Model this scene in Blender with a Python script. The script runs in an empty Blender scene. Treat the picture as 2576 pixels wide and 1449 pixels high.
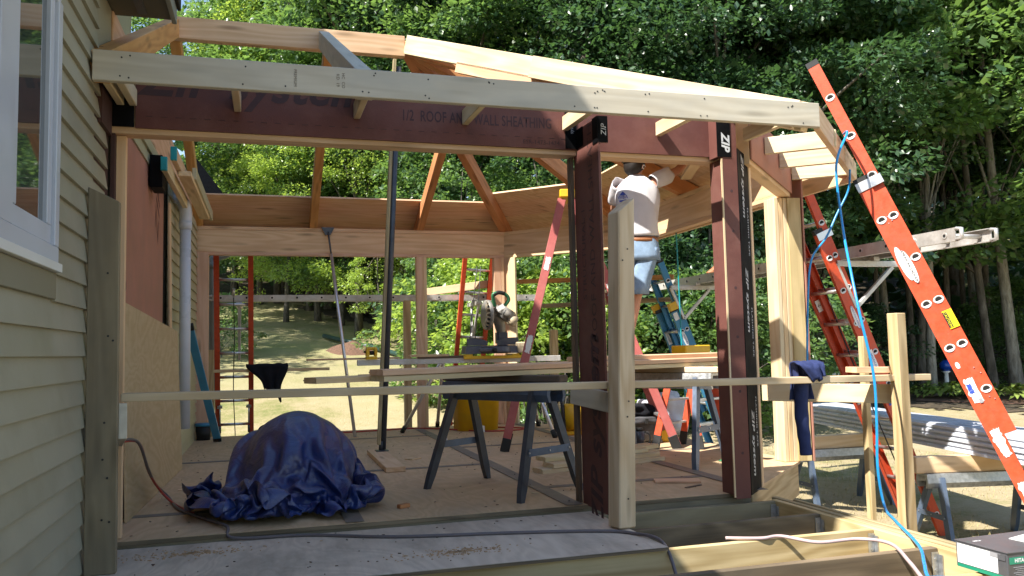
import bpy, bmesh, math, random
import numpy as np
from mathutils import Vector, Matrix, noise as mnoise
R = math.radians
random.seed(7); rng = np.random.RandomState(11)
S = bpy.context.scene
COL = S.collection
# ------------------------------------------------------------------ camera
cam_d = bpy.data.cameras.new('camera'); cam = bpy.data.objects.new('camera', cam_d); COL.objects.link(cam)
right = Vector((0.95873, -0.28350, -0.02170)); down = Vector((0.0013, 0.0778, -0.9970)); fwd = Vector((0.28427, 0.95583, 0.07475))
fwd.normalize(); right = (right - fwd*right.dot(fwd)).normalized(); down = fwd.cross(right).normalized()
m = Matrix(((right.x, -down.x, -fwd.x, 0), (right.y, -down.y, -fwd.y, 0), (right.z, -down.z, -fwd.z, 0.9), (0, 0, 0, 1)))
cam.matrix_world = m
cam_d.sensor_width = 36; cam_d.lens = 18/(1288/2078); cam_d.clip_start = .05; cam_d.clip_end = 600
S.camera = cam; S.render.resolution_x = 1024; S.render.resolution_y = 576
# ------------------------------------------------------------------ light
SUN = Vector((1, .40, -1.3)).normalized()
W = bpy.data.worlds.new('World'); S.world = W; W.use_nodes = True
wn = W.node_tree; sky = wn.nodes.new('ShaderNodeTexSky'); sky.sky_type = 'NISHITA'; sky.sun_disc = False
sky.sun_elevation = math.asin(-SUN.z); sky.sun_rotation = math.atan2(-SUN.x, -SUN.y) % (2*math.pi)
sky.air_density = 1.2; sky.dust_density = .6
wn.links.new(sky.outputs[0], wn.nodes['Background'].inputs[0]); wn.nodes['Background'].inputs[1].default_value = .095
sd = bpy.data.lights.new('sun', 'SUN'); sd.energy = 4.7; sd.angle = R(.55); sd.color = (1, .95, .86)
so = bpy.data.objects.new('sun', sd); COL.objects.link(so); so.rotation_euler = SUN.to_track_quat('-Z', 'Y').to_euler(); so.location = (-8, -3, 12)
vs = S.view_settings; vs.view_transform = 'Standard'; vs.look = 'None'; vs.exposure = 1.32; vs.gamma = 1; vs.use_curve_mapping = False
S.cycles.use_denoising = True; S.cycles.max_bounces = 6; S.cycles.transparent_max_bounces = 8; S.cycles.caustics_reflective = False; S.cycles.caustics_refractive = False
# ------------------------------------------------------------------ materials
MATS = {}
def nmat(name):
    ma = bpy.data.materials.new(name); ma.use_nodes = True; nt = ma.node_tree; MATS[name] = ma
    return ma, nt, nt.nodes['Principled BSDF']
def N(nt, t, **kw):
    n = nt.nodes.new(t)
    for k, v in kw.items():
        if k in n.inputs.keys() if isinstance(k, str) else False: n.inputs[k].default_value = v
        else: setattr(n, k, v)
    return n
def L(nt, a, b): nt.links.new(a, b)
def ramp(nt, fac, stops):
    r = nt.nodes.new('ShaderNodeValToRGB'); e = r.color_ramp.elements
    while len(e) < len(stops): e.new(.5)
    for i, (p, c) in enumerate(stops): e[i].position = p; e[i].color = (*c, 1) if len(c) == 3 else c
    L(nt, fac, r.inputs[0]); return r
def math_(nt, op, a, b=None, c=None):
    n = nt.nodes.new('ShaderNodeMath'); n.operation = op
    for i, v in enumerate((a, b, c)):
        if v is None: continue
        if hasattr(v, 'links'): L(nt, v, n.inputs[i])
        else: n.inputs[i].default_value = v
    return n.outputs[0]
def mix(nt, fac, a, b, mode='MIX'):
    n = nt.nodes.new('ShaderNodeMix'); n.data_type = 'RGBA'; n.blend_type = mode; n.clamp_factor = True
    for k, v in ((0, fac), (6, a), (7, b)):
        if hasattr(v, 'links'): L(nt, v, n.inputs[k])
        elif k == 0: n.inputs[0].default_value = v
        else: n.inputs[k].default_value = (*v, 1)
    return n.outputs[2]
def tex(nt, vec, scale, detail=3, rough=.55, dist=0, kind='ShaderNodeTexNoise'):
    n = nt.nodes.new(kind)
    if 'Scale' in n.inputs: n.inputs['Scale'].default_value = scale
    if 'Detail' in n.inputs: n.inputs['Detail'].default_value = detail
    if kind == 'ShaderNodeTexNoise': n.inputs['Roughness'].default_value = rough; n.inputs['Distortion'].default_value = dist
    L(nt, vec, n.inputs['Vector']); return n
def coords(nt, scale=(1, 1, 1), rand=True, kind='Object'):
    tc = nt.nodes.new('ShaderNodeTexCoord'); mp = nt.nodes.new('ShaderNodeMapping'); mp.inputs['Scale'].default_value = scale
    L(nt, tc.outputs[kind], mp.inputs[0])
    oi = nt.nodes.new('ShaderNodeObjectInfo')
    if rand:
        v = nt.nodes.new('ShaderNodeCombineXYZ'); k = math_(nt, 'MULTIPLY', oi.outputs['Random'], 37.)
        for i in range(3): L(nt, k, v.inputs[i])
        L(nt, v.outputs[0], mp.inputs['Location'])
    return mp.outputs[0], oi.outputs['Random'], tc.outputs[kind]
def bump(nt, h, b, strength=.3, dist=.002):
    n = nt.nodes.new('ShaderNodeBump'); n.inputs['Strength'].default_value = strength; n.inputs['Distance'].default_value = dist
    L(nt, h, n.inputs['Height']); L(nt, n.outputs[0], b.inputs['Normal'])
def wood(name, light, dark, knots=.5, grey=None, rough=.62, var=.16, grain=1.):
    ma, nt, b = nmat(name)
    v, rnd, raw = coords(nt, (.42*grain, 4.2*grain, 4.2*grain))
    warp = tex(nt, v, 1.0, 2, .45, .3)
    w = nt.nodes.new('ShaderNodeMath'); w.operation = 'SINE'; L(nt, math_(nt, 'MULTIPLY', warp.outputs[0], 62), w.inputs[0])
    v2, _, _ = coords(nt, (2.2, 75, 75)); fib = tex(nt, v2, 1, 4, .6)
    v5, _, _ = coords(nt, (.5, 2.2, 2.2)); big = tex(nt, v5, 1.6, 3, .5)
    f = math_(nt, 'ADD', math_(nt, 'MULTIPLY', w.outputs[0], .13), .22)
    f = math_(nt, 'ADD', f, math_(nt, 'MULTIPLY', fib.outputs[0], .34))
    f = math_(nt, 'ADD', f, math_(nt, 'MULTIPLY', big.outputs[0], .36))
    cr = ramp(nt, f, [(.40, light), (.60, tuple((a+c)/2 for a, c in zip(light, dark))), (.80, dark)])
    col = cr.outputs[0]
    # knots
    v3, _, _ = coords(nt, (1.6, 9, 9)); vo = nt.nodes.new('ShaderNodeTexVoronoi'); vo.inputs['Scale'].default_value = 1.1; L(nt, v3, vo.inputs['Vector'])
    kf = math_(nt, 'MULTIPLY', math_(nt, 'LESS_THAN', vo.outputs['Distance'], .11), knots)
    kf2 = nt.nodes.new('ShaderNodeMapRange'); kf2.inputs[1].default_value = .06; kf2.inputs[2].default_value = .24; kf2.inputs[3].default_value = knots; kf2.inputs[4].default_value = 0
    L(nt, vo.outputs['Distance'], kf2.inputs[0])
    col = mix(nt, kf2.outputs[0], col, tuple(c*.38 for c in dark))
    # stains
    v4, _, _ = coords(nt, (1.3, 3, 3)); st = tex(nt, v4, 1.4, 4, .62)
    sr = ramp(nt, st.outputs[0], [(.42, (0, 0, 0)), (.7, (1, 1, 1))])
    g = grey if grey else tuple(c*.72 for c in dark)
    col = mix(nt, math_(nt, 'MULTIPLY', sr.outputs[0], .75 if grey else .3), col, g)
    hs = nt.nodes.new('ShaderNodeHueSaturation'); L(nt, col, hs.inputs['Color'])
    L(nt, math_(nt, 'ADD', math_(nt, 'MULTIPLY', rnd, var), 1-var/2), hs.inputs['Value'])
    L(nt, math_(nt, 'ADD', math_(nt, 'MULTIPLY', rnd, .02), .49), hs.inputs['Hue'])
    L(nt, hs.outputs[0], b.inputs['Base Color']); b.inputs['Roughness'].default_value = rough
    b.inputs['Specular IOR Level'].default_value = .3
    bump(nt, f, b, .35, .0016); return ma
def plain(name, col, rough=.5, metal=0, noise=.12, nscale=8, bumps=0, bscale=60, spec=.5, dirt=None, dirt_amt=.5, coat=0):
    ma, nt, b = nmat(name)
    v, rnd, raw = coords(nt)
    n = tex(nt, v, nscale, 4, .6)
    lo = tuple(c*(1-noise*1.3) for c in col); hi = tuple(min(1, c*(1+noise)) for c in col)
    c = ramp(nt, n.outputs[0], [(.3, lo), (.7, hi)]).outputs[0]
    if dirt:
        n2 = tex(nt, v, nscale*.45, 5, .68); dr = ramp(nt, n2.outputs[0], [(.48, (0, 0, 0)), (.68, (1, 1, 1))])
        c = mix(nt, math_(nt, 'MULTIPLY', dr.outputs[0], dirt_amt), c, dirt)
    L(nt, c, b.inputs['Base Color']); b.inputs['Roughness'].default_value = rough; b.inputs['Metallic'].default_value = metal
    rr = ramp(nt, n.outputs[0], [(.3, (max(0, rough-.08),)*3), (.75, (min(1, rough+.12),)*3)]); L(nt, rr.outputs[0], b.inputs['Roughness'])
    b.inputs['Specular IOR Level'].default_value = spec; b.inputs['Coat Weight'].default_value = coat
    if bumps:
        n3 = tex(nt, v, bscale, 3, .6); bump(nt, n3.outputs[0], b, bumps, .003)
    return ma
wood('fir_orange', (.66, .33, .13), (.5, .215, .075), .55, var=.2)
wood('spruce', (.78, .57, .36), (.66, .44, .245), .7, var=.1)
wood('spruce_pink', (.78, .53, .35), (.64, .385, .225), .7, var=.1)
wood('spruce_pale', (.74, .62, .42), (.63, .47, .27), .35, var=.08)
wood('spruce_weathered', (.58, .525, .42), (.48, .42, .32), .45, grey=(.44, .415, .355), var=.05)
wood('post_cream', (.64, .52, .34), (.47, .345, .19), .8, grey=(.50, .42, .28), var=.05)
wood('treated', (.50, .42, .25), (.27, .20, .10), .5, grey=(.24, .20, .12), var=.2)
wood('treated_green', (.27, .225, .145), (.20, .16, .10), .5, grey=(.15, .13, .095), var=.08)
wood('treated_dark', (.27, .21, .13), (.10, .075, .045), .5, grey=(.10, .085, .06), var=.15)
wood('treated_yellow', (.64, .50, .28), (.40, .28, .125), .5, var=.12)
wood('old_timber', (.2, .14, .09), (.09, .06, .04), .4, grey=(.13, .11, .09))
def plywood(name, light, dark, grey, amt):
    ma, nt, b = nmat(name)
    v, rnd, raw = coords(nt, (1, .42, 1)); n = tex(nt, v, 1.35, 4, .5, .5)
    w = nt.nodes.new('ShaderNodeMath'); w.operation = 'SINE'; L(nt, math_(nt, 'MULTIPLY', n.outputs[0], 150), w.inputs[0])
    k = math_(nt, 'ADD', math_(nt, 'MULTIPLY', w.outputs[0], .22), .5)
    f2, _, _ = coords(nt, (60, 4, 60)); fb = tex(nt, f2, 1, 3)
    k = math_(nt, 'ADD', math_(nt, 'MULTIPLY', k, .6), math_(nt, 'MULTIPLY', fb.outputs[0], .4))
    c = ramp(nt, k, [(.25, light), (.75, dark)]).outputs[0]
    d = tex(nt, v, 3.2, 6, .7, .2); dr = ramp(nt, d.outputs[0], [(.45, (0, 0, 0)), (.72, (1, 1, 1))])
    c = mix(nt, math_(nt, 'MULTIPLY', dr.outputs[0], amt), c, grey)
    L(nt, c, b.inputs['Base Color']); b.inputs['Roughness'].default_value = .72; b.inputs['Specular IOR Level'].default_value = .25
    bump(nt, k, b, .25, .0012)
plywood('floor_plywood', (.66, .47, .285), (.54, .37, .21), (.40, .30, .21), .55)
plywood('clean_plywood', (.60, .46, .28), (.50, .36, .195), (.42, .31, .18), .3)
plywood('grey_plywood', (.70, .58, .46), (.56, .45, .35), (.33, .27, .21), .85)
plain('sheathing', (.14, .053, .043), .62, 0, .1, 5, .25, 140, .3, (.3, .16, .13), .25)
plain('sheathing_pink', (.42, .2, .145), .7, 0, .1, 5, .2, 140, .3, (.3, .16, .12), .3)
plain('black_tape', (.006, .006, .007), .55, 0, .2, 6, .2, 30, .06)
plain('tape_print', (.55, .57, .6), .5)
plain('sheathing_print', (.062, .027, .028), .7)
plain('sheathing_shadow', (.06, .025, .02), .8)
plain('wood_print', (.14, .12, .1), .8)
plain('seam_tape', (.20, .165, .135), .6, 0, .15, 9, dirt=(.3, .24, .17), dirt_amt=.6)
plain('siding', (.345, .325, .245), .5, 0, .08, 3, .12, 90, .35, (.24, .225, .15), .5)
plain('siding_trim', (.225, .21, .15), .55, 0, .06, 3)
plain('siding_yellow', (.46, .41, .26), .5, 0, .05, 3, .1, 90, .35)
plain('white_vinyl', (.72, .73, .72), .35, 0, .04, 5)
plain('window_vinyl', (.50, .535, .60), .35, 0, .05, 5)
plain('soffit_dark', (.09, .085, .06), .6, 0, .1, 5)
plain('shingle', (.035, .033, .035), .9, 0, .3, 40, .6, 80)
plain('red_fibreglass', (.60, .075, .025), .48, 0, .12, 22, .3, 90, .45, (.42, .10, .06), .45)
plain('faded_fibreglass', (.46, .12, .11), .55, 0, .1, 10, .15, 150, .4, (.5, .2, .18), .5)
plain('blue_fibreglass', (.05, .24, .42), .45, 0, .08, 10, .1, 150, .4, (.12, .3, .42), .4)
plain('aluminium', (.78, .78, .79), .34, .85, .07, 9, .1, 120, .5, (.45, .44, .43), .4)
plain('aluminium_dull', (.62, .6, .57), .5, .55, .1, 9, .1, 120, .5, (.32, .28, .23), .6)
plain('galvanised', (.5, .52, .54), .4, .8, .2, 30)
plain('yellow_plastic', (.8, .47, .01), .42, 0, .06, 8, dirt=(.5, .3, .05), dirt_amt=.3)
plain('black_rubber', (.014, .014, .014), .6, 0, .2, 12)
plain('black_metal', (.07, .08, .098), .42, .3, .2, 12, .1, 90, .5, (.12, .11, .1), .45)
plain('sawhorse_blue', (.11, .15, .22), .4, .3, .15, 10, .1, 60, .5, (.1, .09, .08), .4)
plain('white_label', (.8, .8, .78), .4, 0, .05, 30, dirt=(.6, .5, .45), dirt_amt=.4)
plain('blue_print', (.03, .07, .4), .5)
plain('dark_print', (.02, .02, .02), .5)
plain('caution_yellow', (.85, .75, .02), .4)
plain('tarp_brown', (.2, .15, .15), .35)
plain('navy_cloth', (.03, .042, .12), .9, 0, .15, 20, .5, 300, .2)
plain('black_cloth', (.012, .013, .018), .9, 0, .2, 20, .5, 300, .2)
plain('grey_cloth', (.09, .09, .10), .85, 0, .2, 20, .5, 200, .2)
plain('tee_cloth', (.64, .63, .66), .9, 0, .04, 12, .4, 260, .15)
plain('denim', (.24, .34, .48), .9, 0, .14, 18, .5, 320, .15)
plain('dark_trousers', (.035, .038, .035), .9, 0, .15, 18, .4, 200, .15)
plain('skin', (.60, .30, .20), .5, 0, .06, 14, .1, 120, .4)
plain('hair', (.015, .010, .008), .6, 0, .3, 60, .6, 200)
plain('leather', (.33, .13, .05), .5, 0, .12, 20)
plain('red_cable', (.42, .05, .035), .5)
plain('grey_cable', (.13, .11, .115), .5)
plain('black_cable', (.03, .03, .035), .5)
plain('pink_cable', (.48, .36, .36), .5)
plain('blue_hose', (.015, .27, .62), .3, 0, .06, 20, spec=.6)
plain('white_trim', (.60, .63, .70), .3, 0, .06, 3)
plain('box_dark', (.09, .09, .098), .4)
plain('box_green', (.015, .25, .15), .45)
plain('box_white', (.82, .82, .82), .5, 0, .02, 8)
plain('box_grey', (.3, .3, .32), .45)
plain('cardboard', (.38, .27, .17), .8)
plain('stone', (.3, .27, .23), .85, 0, .25, 3, .6, 12, dirt=(.2, .2, .14), dirt_amt=.4)
plain('mulch', (.13, .07, .045), .95, 0, .4, 22, .9, 30)
plain('teal', (.01, .3, .34), .4)
plain('dark_green', (.012, .04, .034), .5)
plain('green_handle', (.03, .16, .07), .4)
plain('saw_grey', (.26, .25, .23), .45, .2, .15, 18, dirt=(.42, .38, .3), dirt_amt=.5)
plain('saw_cream', (.55, .45, .3), .6, 0, .1, 18, dirt=(.3, .25, .2), dirt_amt=.4)
plain('saw_navy', (.09, .095, .12), .5, .1, .15, 14, dirt=(.2, .19, .18), dirt_amt=.4)
plain('sawdust', (.52, .33, .18), .95)
plain('blue_globe', (.01, .06, .35), .15)
plain('grey_pipe', (.22, .24, .22), .5, 0, .06)
plain('dark_gap', (.010, .009, .008), .9)
ma, nt, b = nmat('glass'); b.inputs['Base Color'].default_value = (.05, .06, .06, 1); b.inputs['Roughness'].default_value = .03; b.inputs['Specular IOR Level'].default_value = 1.
b.inputs['IOR'].default_value = 1.9; b.inputs['Coat Weight'].default_value = .6; b.inputs['Coat Roughness'].default_value = .02
# tarp
ma, nt, b = nmat('tarp'); v, rnd, raw = coords(nt, rand=False); n = tex(nt, v, 2.2, 5, .6)
c = ramp(nt, n.outputs[0], [(.38, (.010, .022, .115)), (.5, (.015, .038, .175)), (.62, (.042, .042, .125)), (.74, (.09, .072, .12))]).outputs[0]
L(nt, c, b.inputs['Base Color']); b.inputs['Roughness'].default_value = .28; b.inputs['Specular IOR Level'].default_value = .8
n2 = tex(nt, v, 7, 6, .62, 1.2); rg = math_(nt, 'ABSOLUTE', math_(nt, 'SUBTRACT', n2.outputs[0], .5)); bump(nt, rg, b, .55, .04)
# ground
ma, nt, b = nmat('lawn'); v, rnd, raw = coords(nt, rand=False)
n1 = tex(nt, v, .35, 5, .6, .4); n2 = tex(nt, v, 2.5, 4, .65); n3 = tex(nt, v, 26, 4, .7)
k = math_(nt, 'ADD', math_(nt, 'MULTIPLY', n1.outputs[0], .55), math_(nt, 'MULTIPLY', n2.outputs[0], .35)); k = math_(nt, 'ADD', k, math_(nt, 'MULTIPLY', n3.outputs[0], .25))
c = ramp(nt, k, [(.38, (.10, .14, .04)), (.47, (.24, .225, .10)), (.56, (.36, .295, .18)), (.75, (.46, .375, .26))]).outputs[0]
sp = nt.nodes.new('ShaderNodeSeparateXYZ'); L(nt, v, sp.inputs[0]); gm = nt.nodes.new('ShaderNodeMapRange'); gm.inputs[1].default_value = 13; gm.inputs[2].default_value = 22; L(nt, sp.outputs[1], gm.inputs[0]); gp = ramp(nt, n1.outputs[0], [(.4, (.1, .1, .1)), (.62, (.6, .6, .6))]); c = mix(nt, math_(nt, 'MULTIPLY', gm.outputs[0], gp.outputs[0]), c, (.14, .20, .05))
n4 = tex(nt, v, 70, 3, .8); c = mix(nt, math_(nt, 'MULTIPLY', ramp(nt, n4.outputs[0], [(.5, (0, 0, 0)), (.75, (1, 1, 1))]).outputs[0], .5), c, (.13, .11, .05))
L(nt, c, b.inputs['Base Color']); b.inputs['Roughness'].default_value = .95; b.inputs['Specular IOR Level'].default_value = .1
bump(nt, n3.outputs[0], b, .8, .03)
ma, nt, b = nmat('forest_floor'); v, rnd, raw = coords(nt, rand=False); n1 = tex(nt, v, 1.3, 6, .7); n2 = tex(nt, v, 14, 5, .8)
k = math_(nt, 'ADD', math_(nt, 'MULTIPLY', n1.outputs[0], .5), math_(nt, 'MULTIPLY', n2.outputs[0], .5))
c = ramp(nt, k, [(.35, (.02, .016, .01)), (.5, (.06, .045, .025)), (.6, (.13, .09, .055)), (.72, (.05, .06, .02))]).outputs[0]
L(nt, c, b.inputs['Base Color']); b.inputs['Roughness'].default_value = .95; bump(nt, n2.outputs[0], b, .9, .05)
def leafmat(name, a, c, trans, tr_amt=.35, rough=.42):
    ma, nt, b = nmat(name); v, rnd, raw = coords(nt); n = tex(nt, v, .9, 4, .6); n2 = tex(nt, v, 12, 2, .5)
    k = math_(nt, 'ADD', math_(nt, 'MULTIPLY', n.outputs[0], .6), math_(nt, 'MULTIPLY', n2.outputs[0], .4))
    cc = ramp(nt, k, [(.38, a), (.62, c)]).outputs[0]
    L(nt, cc, b.inputs['Base Color']); b.inputs['Roughness'].default_value = rough; b.inputs['Specular IOR Level'].default_value = .75
    t = nt.nodes.new('ShaderNodeBsdfTranslucent'); t.inputs[0].default_value = (*trans, 1)
    ms = nt.nodes.new('ShaderNodeMixShader'); ms.inputs[0].default_value = tr_amt
    L(nt, b.outputs[0], ms.inputs[1]); L(nt, t.outputs[0], ms.inputs[2]); L(nt, ms.outputs[0], nt.nodes['Material Output'].inputs[0])
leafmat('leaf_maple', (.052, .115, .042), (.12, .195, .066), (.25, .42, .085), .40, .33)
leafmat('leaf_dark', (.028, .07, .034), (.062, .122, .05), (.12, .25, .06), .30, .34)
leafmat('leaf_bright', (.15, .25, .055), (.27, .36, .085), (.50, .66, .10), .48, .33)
leafmat('leaf_hosta', (.16, .26, .05), (.30, .38, .09), (.3, .4, .06), .25)
plain('straw', (.40, .34, .17), .9, 0, .25, 3)
leafmat('leaf_rhodo', (.05, .11, .03), (.13, .2, .06), (.15, .25, .05), .2, .3)
ma, nt, b = nmat('bark'); v, rnd, raw = coords(nt, (5, 5, 1.3)); n = tex(nt, v, 2.2, 6, .7, .4)
c = ramp(nt, n.outputs[0], [(.35, (.045, .038, .03)), (.55, (.12, .105, .085)), (.7, (.21, .19, .16))]).outputs[0]
L(nt, c, b.inputs['Base Color']); b.inputs['Roughness'].default_value = .9; bump(nt, n.outputs[0], b, .9, .03)
ma, nt, b = nmat('bark_pale'); v, rnd, raw = coords(nt, (5, 5, 1.1)); n = tex(nt, v, 2.4, 6, .72, .4)
c = ramp(nt, n.outputs[0], [(.32, (.12, .105, .085)), (.5, (.27, .25, .21)), (.7, (.42, .4, .35))]).outputs[0]
L(nt, c, b.inputs['Base Color']); b.inputs['Roughness'].default_value = .9; bump(nt, n.outputs[0], b, .9, .03)
# ------------------------------------------------------------------ helpers
def tag(o, label=None, cat=None, group=None, kind=None):
    for k, v in (('label', label), ('category', cat), ('group', group), ('kind', kind)):
        if v: o[k] = v
    return o
def thing(name, label, cat, loc=(0, 0, 0), group=None):
    o = bpy.data.objects.new(name, None); COL.objects.link(o); o.location = loc; o.empty_display_size = .2
    return tag(o, label, cat, group)
def put(o, parent):
    if parent is not None:
        o.parent = parent
        chain = []; q = parent
        while q: chain.append(q); q = q.parent
        w = Matrix.Identity(4)
        for q in reversed(chain): w = w @ q.matrix_parent_inverse @ q.matrix_basis if q.parent else q.matrix_basis.copy()
        o.matrix_parent_inverse = w.inverted()
def mesh(name, verts, faces, mat, parent=None, smooth=False, M=None, label=None):
    me = bpy.data.meshes.new(name); me.from_pydata([tuple(v) for v in verts], [], faces)
    if smooth: me.shade_smooth()
    me.materials.append(MATS[mat]); o = bpy.data.objects.new(name, me); COL.objects.link(o)
    if M is not None: o.matrix_basis = M
    put(o, parent)
    if label: o['label'] = label
    return o
GRAIN = {'fir_orange', 'spruce', 'spruce_pink', 'spruce_pale', 'spruce_weathered', 'treated', 'treated_green', 'treated_yellow', 'old_timber', 'post_cream', 'treated_dark'}
def bmobj(name, bm, mat, parent=None, smooth=False, M=None, label=None):
    if isinstance(mat, str) and mat in GRAIN and M is not None: # wood grain runs along local x: turn the mesh so its longest side does
        d = [max(v.co[i] for v in bm.verts)-min(v.co[i] for v in bm.verts) for i in range(3)]; k = d.index(max(d))
        if k: Rm = Matrix.Rotation(R(90), 4, 'Y' if k == 2 else 'Z'); bmesh.ops.transform(bm, matrix=Rm, verts=bm.verts[:]); M = M @ Rm.inverted()
    me = bpy.data.meshes.new(name); bm.to_mesh(me); bm.free()
    if smooth: me.shade_smooth()
    for k in (mat if isinstance(mat, (list, tuple)) else [mat]): me.materials.append(MATS[k])
    o = bpy.data.objects.new(name, me); COL.objects.link(o)
    if M is not None: o.matrix_basis = M
    put(o, parent)
    if label: o['label'] = label
    return o
def frame(p0, p1, up=(0, 0, 1)):
    """matrix with x along p0->p1, z as close to up as it can, origin halfway"""
    p0, p1 = Vector(p0), Vector(p1); x = (p1-p0).normalized(); u = Vector(up)
    if abs(x.dot(u.normalized())) > .98: u = Vector((0, 1, 0)) if abs(x.y) < .9 else Vector((1, 0, 0))
    z = (u - x*u.dot(x)).normalized(); y = z.cross(x); c = (p0+p1)/2
    return Matrix(((x.x, y.x, z.x, c.x), (x.y, y.y, z.y, c.y), (x.z, y.z, z.z, c.z), (0, 0, 0, 1)))
def cube_bm(sx, sy, sz, c=.002, off=(0, 0, 0)):
    bm = bmesh.new(); bmesh.ops.create_cube(bm, size=1)
    for v in bm.verts: v.co = Vector((v.co.x*sx+off[0], v.co.y*sy+off[1], v.co.z*sz+off[2]))
    if c: bmesh.ops.bevel(bm, geom=bm.edges[:], offset=min(c, sx*.3, sy*.3, sz*.3), segments=1, affect='EDGES')
    return bm
def board(name, p0, p1, w, t, mat, parent=None, up=(0, 0, 1), c=.003, label=None):
    """bar from p0 to p1; w measured along up, t across it"""
    ln = (Vector(p1)-Vector(p0)).length
    return bmobj(name, cube_bm(ln, t, w, c), mat, parent, M=frame(p0, p1, up), label=label)
def box(name, lo, hi, mat, parent=None, c=.002, label=None, rz=0):
    lo, hi = Vector(lo), Vector(hi); s = hi-lo; ce = (lo+hi)/2
    return bmobj(name, cube_bm(abs(s.x), abs(s.y), abs(s.z), c), mat, parent, M=Matrix.Translation(ce) @ Matrix.Rotation(rz, 4, 'Z'), label=label)
def addbox(bm, lo, hi, M=None, mi=0):
    r = bmesh.ops.create_cube(bm, size=1); lo, hi = Vector(lo), Vector(hi)
    for v in r['verts']:
        v.co = Vector((lo.x+(v.co.x+.5)*(hi.x-lo.x), lo.y+(v.co.y+.5)*(hi.y-lo.y), lo.z+(v.co.z+.5)*(hi.z-lo.z)))
        if M: v.co = M @ v.co
    for f in {f for v in r['verts'] for f in v.link_faces}: f.material_index = mi
def smooth_path(pts, n=8):
    pts = [Vector(p) for p in pts]; out = []
    for i in range(len(pts)-1):
        a = pts[max(i-1, 0)]; b_ = pts[i]; c = pts[i+1]; d = pts[min(i+2, len(pts)-1)]
        for k in range(n):
            t = k/n; out.append(.5*((2*b_)+(c-a)*t+(2*a-5*b_+4*c-d)*t*t+(3*b_-a-3*c+d)*t**3))
    out.append(pts[-1]); return out
def tube_geo(pts, rad, seg=10, cap=True):
    pts = [Vector(p) for p in pts]; V = []; F = []; prev = None
    for i, p in enumerate(pts):
        d = (pts[min(i+1, len(pts)-1)]-pts[max(i-1, 0)]).normalized()
        if prev is None: a = d.orthogonal().normalized()
        else: a = (prev - d*prev.dot(d)).normalized()
        prev = a; b_ = d.cross(a); r = rad[i] if isinstance(rad, (list, tuple)) else rad
        for k in range(seg):
            t = 2*math.pi*k/seg; V.append(p+a*math.cos(t)*r+b_*math.sin(t)*r)
    for i in range(len(pts)-1):
        for k in range(seg):
            F.append((i*seg+k, i*seg+(k+1) % seg, (i+1)*seg+(k+1) % seg, (i+1)*seg+k))
    if cap: F.append(tuple(range(seg))[::-1]); F.append(tuple((len(pts)-1)*seg+k for k in range(seg)))
    return V, F
def tube(name, pts, rad, mat, parent=None, seg=10, smooth=True, label=None):
    V, F = tube_geo(pts, rad, seg); return mesh(name, V, F, mat, parent, smooth, label=label)
def text(name, s, M, size, mat, parent=None, shear=0., label=None, bold=0.0, align='CENTER', sx=1.):
    cu = bpy.data.curves.new(name, 'FONT'); cu.body = s; cu.size = size; cu.align_x = align; cu.align_y = 'CENTER'; cu.shear = shear; cu.offset = bold
    cu.resolution_u = 3; cu.space_character = 1.05
    o = bpy.data.objects.new(name, cu); COL.objects.link(o); bpy.context.view_layer.update()
    me = bpy.data.meshes.new_from_object(o.evaluated_get(bpy.context.evaluated_depsgraph_get())); bpy.data.objects.remove(o); bpy.data.curves.remove(cu)
    me.materials.clear(); me.materials.append(MATS[mat]); me.name = name
    o = bpy.data.objects.new(name, me); COL.objects.link(o); o.matrix_basis = M @ Matrix.Diagonal((sx, 1, 1, 1)); put(o, parent)
    if label: o['label'] = label
    return o
def facing(origin, xdir, normal):
    """frame for flat print: x along xdir, z out of the surface"""
    x = Vector(xdir).normalized(); z = Vector(normal).normalized(); y = z.cross(x).normalized(); o = Vector(origin)
    return Matrix(((x.x, y.x, z.x, o.x), (x.y, y.y, z.y, o.y), (x.z, y.z, z.z, o.z), (0, 0, 0, 1)))
def plate(name, M, w, h, mat, parent=None, t=.002, rag=0, label=None):
    """thin sticker centred on M, thickness outwards"""
    n = 1 if not rag else 10
    out = []
    for (ax, ay, bx, by) in ((-1, -1, 1, -1), (1, -1, 1, 1), (1, 1, -1, 1), (-1, 1, -1, -1)):
        for k in range(n):
            q = k/n; out.append(((ax+(bx-ax)*q)*w/2+random.uniform(-rag, rag)*w, (ay+(by-ay)*q)*h/2+random.uniform(-rag, rag)*w*.6))
    m_ = len(out); V = [(x, y, 0) for x, y in out]+[(x, y, t) for x, y in out]
    F = [tuple(range(m_, 2*m_)), tuple(range(m_))[::-1]]+[(i, (i+1) % m_, m_+(i+1) % m_, m_+i) for i in range(m_)]
    return mesh(name, V, F, mat, parent, M=M, label=label)
def copy_tree(o, parent=None):
    c = o.copy(); COL.objects.link(c); c.parent = parent
    for ch in [q for q in o.children]: copy_tree(ch, c)
    return c
def disc_bm(r, depth, seg=20):
    bm = bmesh.new(); bmesh.ops.create_cone(bm, cap_ends=True, segments=seg, radius1=r, radius2=r, depth=depth); return bm
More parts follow.
